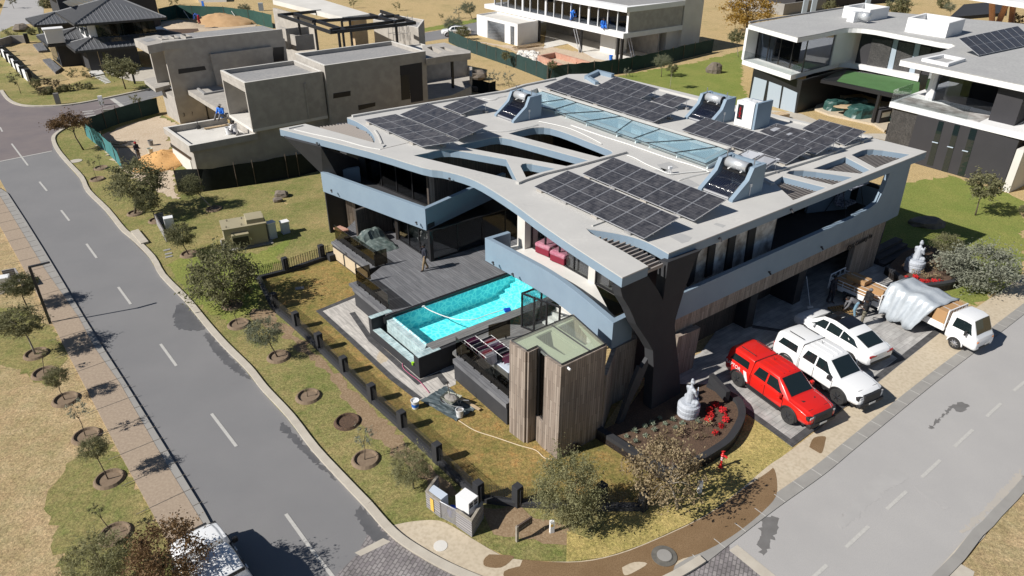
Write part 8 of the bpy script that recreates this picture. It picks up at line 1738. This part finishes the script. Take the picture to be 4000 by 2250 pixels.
def leaf_cloud(kind, n, size, clumps, seed, wisp=0.0, flat=.85, shape='round'):
    r = random.Random(seed); m = MB(); vs = []; fs = []; C_ = []
    for _ in range(clumps):
        while True:
            p = Vector((r.uniform(-1, 1), r.uniform(-1, 1), r.uniform(-1, 1)))
            if .25 < p.length < 1: break
        p = p.normalized()*(p.length**.55); p.z *= flat
        if shape == 'umbrella': p.z = p.z*.55+.15*(1-p.x*p.x-p.y*p.y)
        C_.append((p, r.uniform(.14, .32)*(1+wisp*.4)))
    for _ in range(n):
        c, cr = C_[r.randrange(clumps)]
        if wisp and r.random() < wisp:
            d = (c+Vector((r.gauss(0, .25), r.gauss(0, .25), r.gauss(0, .25)))).normalized(); t = abs(r.gauss(0, .5)); p = c+d*cr*1.7*t+Vector((r.gauss(0, .02),)*3)
        else: p = c+Vector((r.gauss(0, cr*.55), r.gauss(0, cr*.55), r.gauss(0, cr*.42)))
        a = Vector((r.uniform(-1, 1), r.uniform(-1, 1), r.uniform(-.4, 1))).normalized(); b = a.orthogonal().normalized(); b.rotate(Matrix.Rotation(r.uniform(0, 6.28), 3, a)); e = a.cross(b); s = size*r.uniform(.6, 1.35)
        k = len(vs); el = 1.7 if kind == 'thin' else 1.05
        vs += [p-b*s*.32, p+e*s*.5*el+b*s*.05, p+b*s*.34, p-e*s*.5*el-b*s*.08]; fs.append((k, k+1, k+2, k+3))
    m.v = vs; m.f = fs; return m, C_
CROWN = {}
def crown(kind, seed):
    k = (kind, seed)
    if k not in CROWN:
        spec = {'olive': ('thin', 7000, .07, 95, .3, .80, 'round', 'leaf_olive'), 'dark': ('thin', 7000, .07, 90, .25, .78, 'round', 'leaf_dark'), 'wispy': ('thin', 17000, .045, 130, .5, .95, 'round', 'leaf_bright'),
                'grey': ('thin', 11000, .058, 80, .45, .75, 'round', 'leaf_silver'), 'greyolive': ('thin', 9000, .055, 90, .45, .8, 'round', 'leaf_grey'), 'drybig': ('round', 4200, .085, 130, .35, .85, 'round', 'leaf_dry'), 'brownbig': ('round', 6500, .075, 110, .35, .85, 'round', 'leaf_brown'),
                'browntop': ('round', 5000, .09, 40, .3, .6, 'umbrella', 'leaf_brown'), 'sapling': ('thin', 420, .15, 14, .5, .8, 'round', 'leaf_olive'), 'palesap': ('thin', 700, .11, 20, .6, .9, 'round', 'leaf_silver'), 'yellow': ('thin', 4200, .07, 60, .4, .75, 'round', 'leaf_yellow'),
                'redbush': ('thin', 1400, .11, 24, .4, .7, 'round', 'leaf_dullred'), 'yellowgreen': ('round', 1700, .085, 36, .5, .9, 'round', 'leaf_bright'), 'far': ('thin', 3000, .11, 50, .3, .8, 'round', 'leaf_olive')}[kind]
        m, cc = leaf_cloud(spec[0], spec[1], spec[2], spec[3], seed*17+len(kind), spec[4], spec[5], spec[6]); me = bpy.data.meshes.new('crown'); me.from_pydata([tuple(q) for q in m.v], [], m.f); me.materials.append(M[spec[7]]); CROWN[k] = (me, cc)
    return CROWN[k]
def tree(kind, label, bi, bx, by, ci, cx, cy, rpx, grp='trees and saplings', bark='bark', cat='tree', sq=1.0, name='tree', seed=0, bz=0.02, limbs=7, pit=False, tr=None):
    B = G(bi, bx, by, bz); Cc = GP(ci, cx, cy, B, (0, 1, 0)); dep = (Cc-Vector((0, 0, H))).dot(_F); r = rpx/OG[ci][2]*dep/FPX
    t = thing(name, label, cat, B, 0, grp); me, cc = crown(kind, seed); rr = random.Random(int(bx*7+by)); off = Cc-B
    if off.z < r*.55: off.z = r*.7
    o = bpy.data.objects.new('crown', me); C.objects.link(o); o.parent = t; o.location = off; r *= .86; o.scale = (r, r, r*sq); rz = rr.uniform(0, 6.28); o.rotation_euler = (0, 0, rz)
    m = MB(); tr = tr or max(.018, r*.045); a = Vector((0, 0, -.05)); mid = off*.45+Vector((rr.uniform(-.1, .1)*r, rr.uniform(-.1, .1)*r, 0)); fk = off*.72 if off.length > r*.9 else off*.4
    m.tube([a, mid*.5, mid, fk], [tr*1.25, tr, tr*.85, tr*.7], 7)
    rot = Matrix.Rotation(rz, 3, 'Z')
    for k in range(limbs):
        c, _ = cc[(k*5+rr.randrange(3)) % len(cc)]; e = off+rot@Vector((c.x*r, c.y*r, c.z*r*sq)); q = fk.lerp(e, .5)+Vector((0, 0, r*.08)); m.tube([fk*.9, q, e], [tr*.4, tr*.24, tr*.08], 5)
    m.B('trunk', M[bark], t, lc=1, smooth=True)
    if pit:
        pm = MB().lathe((B.x+.05, B.y, 0), [(.62, .0), (.52, .13), (.47, .13), (.42, .035), (.02, .035)], 22); struct('tree_pit', pm, M['soil_pit'])
    return t
V_ = 'trees along the road verges'
tree('olive', 'large olive green tree shading the upper left garden fence', '21', 1745, 855, '21', 1660, 625, 265, V_, pit=1, seed=1)
tree('wispy', 'wispy grey green tree at the front corner by the marker post', '33', 440, 1060, '33', 420, 790, 255, V_, seed=1, sq=1.15, limbs=10)
tree('drybig', 'nearly bare tree with big dry tan leaves beside the curved planter', '33', 1250, 942, '33', 1150, 650, 290, V_, 'bark_pale', seed=1, limbs=16)
tree('brownbig', 'brown leaved tree overhanging the lower left pickup', '31', 1120, 1640, '31', 1265, 1265, 300, V_, seed=1, sq=.9, limbs=12)
tree('wispy', 'sprawling olive green bush left of the lower left pickup', '31', 850, 1560, '31', 740, 1330, 250, V_, seed=2, sq=.8, limbs=12)
tree('grey', 'wide silver grey bush at the right end of the far planter', '24', 1570, 700, '24', 1600, 555, 265, V_, seed=1, sq=.75, limbs=10)
tree('greyolive', 'leaning grey green tree beside the bare strip outside the fence', '22', 165, 1245, '22', 60, 1050, 130, V_, pit=1, seed=1)
tree('olive', 'small round tree just left of the beige substation', '21', 1425, 472, '21', 1360, 318, 108, V_, pit=1, seed=2)
tree('dark', 'dark round tree in the shade of the near black net fence', '21', 1180, 218, '21', 1110, 70, 105, V_, pit=1, seed=1)
tree('olive', 'broad olive tree in front of the orange sand heap', '21', 1018, 163, '11', 1020, 1355, 205, V_, pit=1, seed=1, sq=.8)
tree('dark', 'leaning pale trunked tree at the end of the concrete house', '21', 1612, 130, '11', 1440, 1400, 98, V_, 'bark_pale', pit=1, seed=2, tr=.05)
tree('browntop', 'brown flat crowned tree at the crossroads beside the teal net', '11', 632, 1132, '11', 520, 925, 135, V_, seed=1, sq=.9)
tree('dark', 'dark tree half hiding the street lamp and meter box', '21', 205, 868, '21', 145, 700, 128, V_, seed=1, sq=.85)
tree('olive', 'spreading tree with thick pale trunk below the street lamp', '21', 268, 1225, '21', 140, 975, 175, V_, 'bark_pale', pit=1, seed=1, sq=.75)
tree('olive', 'small dark tree with red brown twigs by the left footway', '31', 490, 120, '21', 420, 1395, 90, V_, pit=1, seed=2)
tree('palesap', 'silvery sapling tied to a stake by the left footway', '31', 645, 395, '31', 570, 190, 78, V_, pit=1, seed=1)
tree('olive', 'oval olive sapling with two thin stems by the left footway', '31', 818, 720, '31', 695, 482, 112, V_, pit=1, seed=2, sq=.85)
tree('sapling', 'almost bare crooked sapling at the bottom of the left verge', '31', 862, 1135, '31', 720, 960, 60, V_, pit=1, seed=1)
tree('sapling', 'bare twig sapling in the upper pit of the left verge', '21', 330, 1370, '21', 315, 1215, 40, V_, pit=1, seed=1)
tree('sapling', 'tiny bare sapling in the pit near the olive garden tree', '21', 1795, 1000, '21', 1760, 900, 26, V_, pit=1, seed=1)
tree('sapling', 'thin twig in the topmost of the lower verge pits', '32', 388, 96, '32', 382, 40, 22, V_, pit=1, seed=1)
tree('palesap', 'pale leaved sapling in the lowest pit of the near verge', '32', 820, 572, '32', 812, 400, 82, V_, pit=1, seed=1)
tree('wispy', 'yellow green bush beside the timber meter enclosure', '32', 1190, 790, '32', 1165, 620, 150, V_, seed=1, limbs=14)
struct('tree_pit', MB().lathe(tuple(G('32', 690, 290)), [(.62, .0), (.52, .13), (.47, .13), (.42, .035), (.02, .035)], 22), M['soil'])
tree('sapling', 'two leafed sapling beside the teal net, nearer the road', '11', 730, 1355, '11', 690, 1230, 34, V_, seed=1, pit=1); tree('sapling', 'low sapling right beside the teal net', '11', 760, 1270, '11', 740, 1190, 24, V_, seed=1, pit=1)
tree('olive', 'small leafy tree standing in the far planter behind flowers', '24', 1300, 548, '24', 1355, 385, 105, V_, 'bark_pale', seed=2, sq=.8, bz=.38)
tree('far', 'round olive tree on the right lawn by the charcoal wall', '24', 1565, 175, '14', 1640, 1395, 128, V_, seed=1)
tree('olive', 'dark green bush cut by the right edge of the picture', '24', 1935, 190, '24', 1935, 130, 40, V_, seed=2)
F_ = 'trees on the far plots'
tree('yellow', 'large yellow leaved tree behind the white charcoal house', '13', 1770, 245, '13', 1775, 75, 195, F_, seed=1, sq=.75, limbs=16)
tree('far', 'young tree between white house and the yellow leaved tree', '13', 1708, 430, '13', 1695, 270, 60, F_, 'bark_pale', seed=1)
tree('greyolive', 'grey leaved young tree on the green lawn by the net fence', '13', 1128, 580, '13', 1135, 455, 62, F_, seed=1)
tree('far', 'thin young tree on the green lawn behind the blue grey house', '13', 1193, 672, '13', 1208, 515, 44, F_, 'bark_pale', seed=2)
tree('palesap', 'bare grey bush at the foot of the net fence', '13', 862, 580, '13', 870, 540, 30, F_, seed=1)
tree('far', 'small tree in front of the net fence and brick pool', '13', 290, 612, '13', 305, 485, 36, F_, seed=1); tree('far', 'small tree at the left bend of the green net fence', '12', 1888, 512, '12', 1890, 420, 38, F_, seed=2)
tree('palesap', 'left grey sapling of two beside the unfinished terrace', '12', 1778, 645, '12', 1798, 575, 50, F_, seed=1); tree('palesap', 'right grey sapling of two beside the unfinished terrace', '12', 1912, 655, '12', 1905, 580, 46, F_, seed=1)
tree('sapling', 'lone small tree at the top edge of the dry field', '12', 738, 62, '12', 735, 20, 32, F_, seed=1); tree('sapling', 'stunted tree in the middle of the dry far field', '12', 1062, 80, '12', 1058, 42, 32, F_, seed=1)
tree('sapling', 'little round tree on the far road verge', '12', 1400, 155, '12', 1396, 122, 24, F_, seed=1); tree('greyolive', 'leaning grey tree on the verge left of the white house', '12', 1632, 145, '12', 1600, 55, 55, F_, seed=1); tree('palesap', 'thin tree between round tree and leaning tree on far verge', '12', 1530, 140, '12', 1522, 85, 34, F_, seed=1)
tree('greyolive', 'feathery bush half hiding the far white car', '12', 1480, 250, '12', 1490, 180, 70, F_, seed=1); tree('olive', 'darker bush standing behind the net near the far car', '12', 1565, 300, '12', 1560, 240, 55, F_, seed=2)
tree('far', 'leafy tree behind the roof of the charcoal house', '14', 1003, 135, '14', 985, 50, 88, F_, seed=1); tree('far', 'small tree on the far lawn right of the leafy one', '14', 1330, 62, '14', 1325, 15, 48, F_, seed=2); tree('greyolive', 'slender tree before the red pillared house', '14', 1388, 165, '14', 1375, 50, 40, F_, 'bark_pale', seed=1)
tree('redbush', 'reddish brown shrubs below the red pillars', '14', 1880, 190, '14', 1880, 160, 60, F_, seed=1, name='shrub', cat='shrub'); tree('far', 'dark shrub against the dark house behind the roof', '14', 470, 90, '14', 465, 40, 48, F_, seed=1)
tree('far', 'umbrella shaped tree in front of the dark hip roofed house', 'T', 1482, 1050, 'T', 1420, 790, 195, F_, seed=1, sq=.75, limbs=12)
tree('sapling', 'thin tree on the verge left of the garden piers', 'T', 245, 1100, 'T', 180, 925, 90, F_, seed=1); tree('far', 'dense round bush beside the last white garden pier', 'T', 430, 1040, 'T', 420, 980, 70, F_, seed=2, name='shrub', cat='shrub')
tree('sapling', 'bushy sapling behind the net by the cross street', 'T', 1600, 1260, 'T', 1590, 1175, 72, F_, seed=1); tree('sapling', 'slim sapling on the footway by the cross street', 'T', 1228, 1360, 'T', 1200, 1215, 30, F_, seed=1)
tree('olive', 'green bush by the front door of the hip roofed house', 'T', 370, 410, 'T', 365, 370, 50, F_, seed=2, name='shrub', cat='shrub'); tree('far', 'leafy tree at the top behind the hip roofed house', 'T', 560, 90, 'T', 540, 30, 80, F_, seed=1)
tree('sapling', 'tall thin tree at the top left corner of the picture', 'T', 165, 100, 'T', 130, 10, 60, F_, seed=1); tree('far', 'dark foliage cut by the upper left picture edge', 'T', 0, 90, 'T', -10, 60, 32, F_, seed=1)
tree('sapling', 'bare tree at the top edge behind the trench fence', 'T', 1990*1.0, 60, '11', 1310, 10, 40, F_, seed=1); tree('greyolive', 'olive tree leaning at the far field edge right of the trench', '11', 1890, 110, '11', 1840, 60, 45, F_, seed=1)
for k, (x, y, r_, kd) in enumerate(((480, 1080, 60, 'redbush'), (560, 1070, 60, 'far'), (650, 1050, 62, 'redbush'), (740, 1040, 60, 'far'), (830, 1030, 55, 'redbush'), (930, 1010, 52, 'redbush'), (1040, 1010, 50, 'far'), (560, 960, 60, 'redbush'), (660, 970, 45, 'redbush'), (1070, 890, 40, 'redbush'), (860, 860, 70, 'sapling'), (1020, 860, 70, 'sapling'))):
    tree(kd, ['russet', 'green', 'reddish', 'leafy', 'dull', 'low', 'olive', 'tall russet', 'small', 'doorside', 'thin left', 'thin right'][k]+' garden shrub in the bed before the hip roofed house', 'T', x, y+40, 'T', x, y, r_, 'shrubs in the garden bed', name='shrub', cat='shrub', seed=1, limbs=3)
for k, (x, y) in enumerate(((90, 400), (130, 430), (180, 420), (60, 375))): tree('sapling', ('first', 'second', 'third', 'fourth')[k]+' low shrub counted from the left on the small corner lawn', 'T', x, y+30, 'T', x, y, 40, 'shrubs on the corner lawn', name='shrub', cat='shrub', seed=1, limbs=3)
tree('redbush', 'potted green plant at the foot of the timber tower', '33', 470, 500, '33', 465, 470, 55, V_, name='shrub', cat='plant', seed=1)
def rock(label, i, x, y, r_, sc=(1.3, 1, .8), seed=1):
    rr = random.Random(seed); st = random.getstate(); random.seed(seed); m = MB().ball((0, 0, r_*sc[2]*.5), r_, 9, 6, sc, .18); random.setstate(st); o = m.B('boulder', M['rock']); o.location = G(i, x, y, 0); tag(o, label, 'rock', 'boulders on the lawns'); return o
rock('grey boulder pair on the lawn behind the substation, larger one', '22', 195, 35, .42, seed=3); rock('smaller pale boulder beside the larger one behind the substation', '22', 165, 75, .3, seed=5)
rock('brown pointed boulder on the green lawn by the white house', '13', 1522, 550, 1.0, (1, .8, .9), 7); rock('pale boulder beside the unfinished concrete terrace', '12', 1665, 600, 1.0, seed=9); rock('flat dark boulder in the house shadow on the right lawn', '24', 1195, 250, .8, (1.6, 1, .45), 11); rock('cream boulder on the lawn of the top left corner', 'T', 262, 370, 1.0, seed=13)
rock('boulder in shadow behind the short dark net fence', '12', 1680, 690, .7, seed=15)
def bed(label, p, rz):
    t = thing('bed', label, 'bed', p, rz, 'beds in the glazed bedroom'); MB().box((0, 0, .22), (1.9, .95, .36)).B('base', M['bed_red'], t, lc=1, bevel=.03); MB().box((0, 0, .5), (1.95, 1.02, .22)).B('cover', M['bedding'], t, lc=1, bevel=.08); MB().box((.7, 0, .66), (.4, .6, .12)).B('pillow', M['cloth_white'], t, lc=1, bevel=.05); return t
bd0 = G('J', 525, 215, ZF+.02); bed('left bed with pink patterned cover behind the bedroom glass', bd0+u*.9+v*.3, UA+R(10)); bd1 = G('J', 640, 280, ZF+.02); bed('right bed with pink patterned cover behind the bedroom glass', bd1+u*.9+v*.2, UA+R(10))
def rack(label, p, rz):
    t = thing('drying_rack', label, 'drying rack', p, rz, 'laundry racks on the terrace'); m = MB()
    for s in (-1, 1):
        m.tube([(-.9, s*.32, .95), (.9, s*.32, .95)], .012, 5); m.tube([(-.4, s*.3, 0), (.4, s*.3, .95)], .012, 5); m.tube([(.4, s*.3, 0), (-.4, s*.3, .95)], .012, 5)
    for k in range(0, 13, 2): m.tube([(-.9+.15*k, -.32, .95), (-.9+.15*k, .32, .95)], .006, 4)
    m.B('frame', M['white_metal'], t, lc=1); return t
tzz = DK-.055; r1 = G('Y', 470, 700, tzz+.9); r2 = G('Y', 900, 420, tzz+.9)
ra_ = math.atan2(v.y, v.x)
rk = [rack('white drying rack hung with laundry nearest the smoked glass rail', up(G('Y', 560, 520, tzz+.95), tzz), ra_), rack('white drying rack hung with laundry nearer the timber tower', up(G('Y', 1000, 560, tzz+.95), tzz)+u*.25, ra_)]
cols = ['cloth_white', 'cloth_white', 'cloth_red', 'cloth_white', 'cloth_navy', 'cloth_pink', 'cloth_navy', 'cloth_grey', 'cloth_navy', 'cloth_plum', 'cloth_pink', 'cloth_plum']
nm_ = {'cloth_white': 'white', 'cloth_red': 'red', 'cloth_navy': 'navy', 'cloth_pink': 'pink', 'cloth_grey': 'grey', 'cloth_plum': 'plum coloured'}
rq = random.Random(8); order = ['first', 'second', 'third', 'fourth', 'fifth', 'sixth', 'seventh', 'eighth', 'ninth', 'tenth', 'eleventh', 'twelfth']
for a_, tr_ in enumerate(rk):
    mm_ = Matrix.Translation(tr_.location)@Matrix.Rotation(ra_, 4, 'Z')
    for k in range(12):
        x = -.84+.15*k; m = MB(); n = 6; w_ = rq.uniform(.5, .78); h_ = rq.uniform(.3, .55); vs = []
        for i in range(n+1):
            y = -w_/2+w_*i/n; q = .025*math.sin(i*1.7+k); vs += [Vector((x-.07+q, y, .99-h_)), Vector((x, y, .985)), Vector((x+.07+q, y, .99-h_*.8))]
        m.add(vs, [(3*i, 3*i+3, 3*i+4, 3*i+1) for i in range(n)]+[(3*i+1, 3*i+4, 3*i+5, 3*i+2) for i in range(n)]); cn = cols[(k+5*a_) % 12]; m.v = [mm_@q for q in m.v]
        solo('garment', m, M[cn], order[k]+' garment on the '+('left' if a_ == 0 else 'right')+' drying rack, '+nm_[cn], 'garment', 'garments drying on the terrace')
m = MB(); q = up(G('Y', 1000, 800, tzz+.6), 0); nn = 8; vs = []
for i in range(nn+1): y = -.32+.64*i/nn; vs += [Vector((.02*math.sin(i*2), y, tzz+.12)), Vector((0, y, tzz+.98))]
rotm = Matrix.Rotation(UA+R(80), 3, 'Z'); m.add([rotm@Vector((p.x, p.y, 0))+Vector((q.x, q.y, p.z)) for p in vs], [(2*i, 2*i+2, 2*i+3, 2*i+1) for i in range(nn)])
solo('blanket', m, M['cloth_stripe'], 'black blanket with thin pale stripes hanging from the rack', 'blanket')
jz = thing('spa_cover', 'pale blue padded cover lying on the terrace by the tower', 'cover', G('J', 215, 1165, tzz), UA); MB().box((.3, 0, .22), (1.6, 1.5, .44)).B('cover', M['cab_blue'], jz, lc=1, bevel=.08)
cs_ = thing('covered_furniture', 'deck furniture under crinkled dark green plastic sheeting', 'covered furniture', G('H', 560, 900, DK), R(125))
rz_ = random.Random(21); m = MB(); nx, ny = 16, 10; vs = []
for i in range(nx+1):
    for j in range(ny+1):
        x = -1.5+3*i/nx; y = -.9+1.8*j/ny; e = min(1, 3*min(i/nx, 1-i/nx), 3*min(j/ny, 1-j/ny)*1.2); z = (.35+.45*(x > .1)*(x < .9))*e**.5+rz_.uniform(-.05, .05)*e; vs.append(Vector((x+rz_.uniform(-.05, .05), y+rz_.uniform(-.05, .05), max(.01, z))))
m.add(vs, [(i*(ny+1)+j, (i+1)*(ny+1)+j, (i+1)*(ny+1)+j+1, i*(ny+1)+j+1) for i in range(nx) for j in range(ny)]); m.B('sheet', M['sheet_green'], cs_, lc=1)
lg = thing('cushion_stack', 'terracotta folded cushions leaning inside the deck balustrade', 'cushions', G('H', 250, 815, DK+.1), R(120))
for k in range(4): MB().box((.28*k, .05*k, .28-.04*k), (.3, .55, .14), .1*k).B('cushion', M['brick_red'], lg, lc=1, bevel=.05)
bg = thing('deck_bag', 'pale sacks and bucket by the dark fireplace niche', 'sacks', G('H', 450, 660, DK+.7)); st_ = random.getstate(); random.seed(3); MB().ball((0, 0, .1), .3, 10, 7, (1, .8, .8), .12).B('sack', M['cab_blue'], bg, lc=1, smooth=True); random.setstate(st_)
bucket('grey white bucket standing by the fireplace niche', G('H', 515, 670, DK+.65), s=1.1)
sw = thing('swing_seat', 'patterned swing seat with canopy on the shaded street terrace', 'swing seat', G('E', 960, 1030, 3.3), UA)
MB().box((0, 0, .55), (1.5, .6, .12)).B('seat', M['fabric_pattern'], sw, lc=1, bevel=.04); MB().box((-0, .34, .9), (1.5, .12, .65)).B('backrest', M['fabric_pattern'], sw, lc=1, bevel=.04); MB().plate([(-1.0, -.6, 1.85), (1.0, -.6, 1.85), (1.0, .7, 2.0), (-1.0, .7, 2.0)], .06).B('canopy', M['fabric_pattern'], sw, lc=1)
for s in (-1, 1): MB().tube([(s*1.0, -.7, 0), (s*.95, 0, 1.95), (s*1.0, .7, 0)], .03, 6).B('frame', M['dark_metal'], sw, lc=1); MB().tube([(s*.75, .3, .6), (s*.85, .05, 1.9)], .012, 4).B('hanger', M['dark_metal'], sw, lc=1)
bkt = bucket('white mortar bucket beside the crouching roof worker', G('U', 890, 1400, 2.35), full='cement', s=1.6)
spd = solo('shovel', MB().tube([G('U', 510, 1240, 3.3), G('U', 530, 1330, 2.4)], .035, 5).box(G('U', 533, 1325, 2.45), (.3, .06, .4), .5), M['dark_metal'], 'shovel standing on the low concrete roof', 'shovel')
solo('timber_board', MB().box(G('U', 740, 1312, 2.4), (2.0, .35, .08), R(38)), M['timber_pale'], 'pinkish board lying on the low concrete roof', 'board')
solo('hanging_cloth', MB().plate([G('11', 1535, 125, 0)+Vector((0, 0, .2)), G('11', 1560, 125, 0)+Vector((0, 0, .2)), G('11', 1555, 122, 0)+Vector((0, 0, 2.6)), G('11', 1540, 122, 0)+Vector((0, 0, 2.6))], .15), M['cloth_workblue'], 'bright blue cloth hanging on the green mesh fence', 'cloth')
pt_ = thing('paver_pallet', 'pallet of tan paving stones behind the white heat pump', 'pallet', G('14', 80, 895, 0), .4); MB().box((0, 0, .1), (1.9, 1.2, .14)).B('pallet', M['wood_pallet'], pt_, lc=1)
for k in range(4): MB().box((-.7+.46*k, 0, .35), (.42, 1.1, .4)).B('stone_stack', M['timber_pale'], pt_, lc=1, bevel=.03)
tb2 = thing('folded_chairs', 'dark folded chairs stacked against the stone wall', 'chairs', G('14', 905, 1020, 0)); 
for k in range(4): MB().box((.12*k, .05*k, .55), (.06, .6, 1.1), .4).B('chair', M['black_metal'], tb2, lc=1)
solo('cable_drum_cover', MB().box(G('14', 955, 905, .35), (1.0, .8, .5), .5), M['cover_green'], 'small teal cover at the right end of the far patio', 'cover', bevel=.08)
sheet('far_path', GM([('14', 0, 830), ('14', 250, 860), ('14', 420, 930), ('14', 300, 960), ('14', 100, 930)]), .03, M['kerb_pale']); sheet('far_path', GM([('14', 640, 1010), ('14', 900, 1010), ('14', 960, 1040), ('14', 880, 1060)]), .03, M['kerb_pale'])
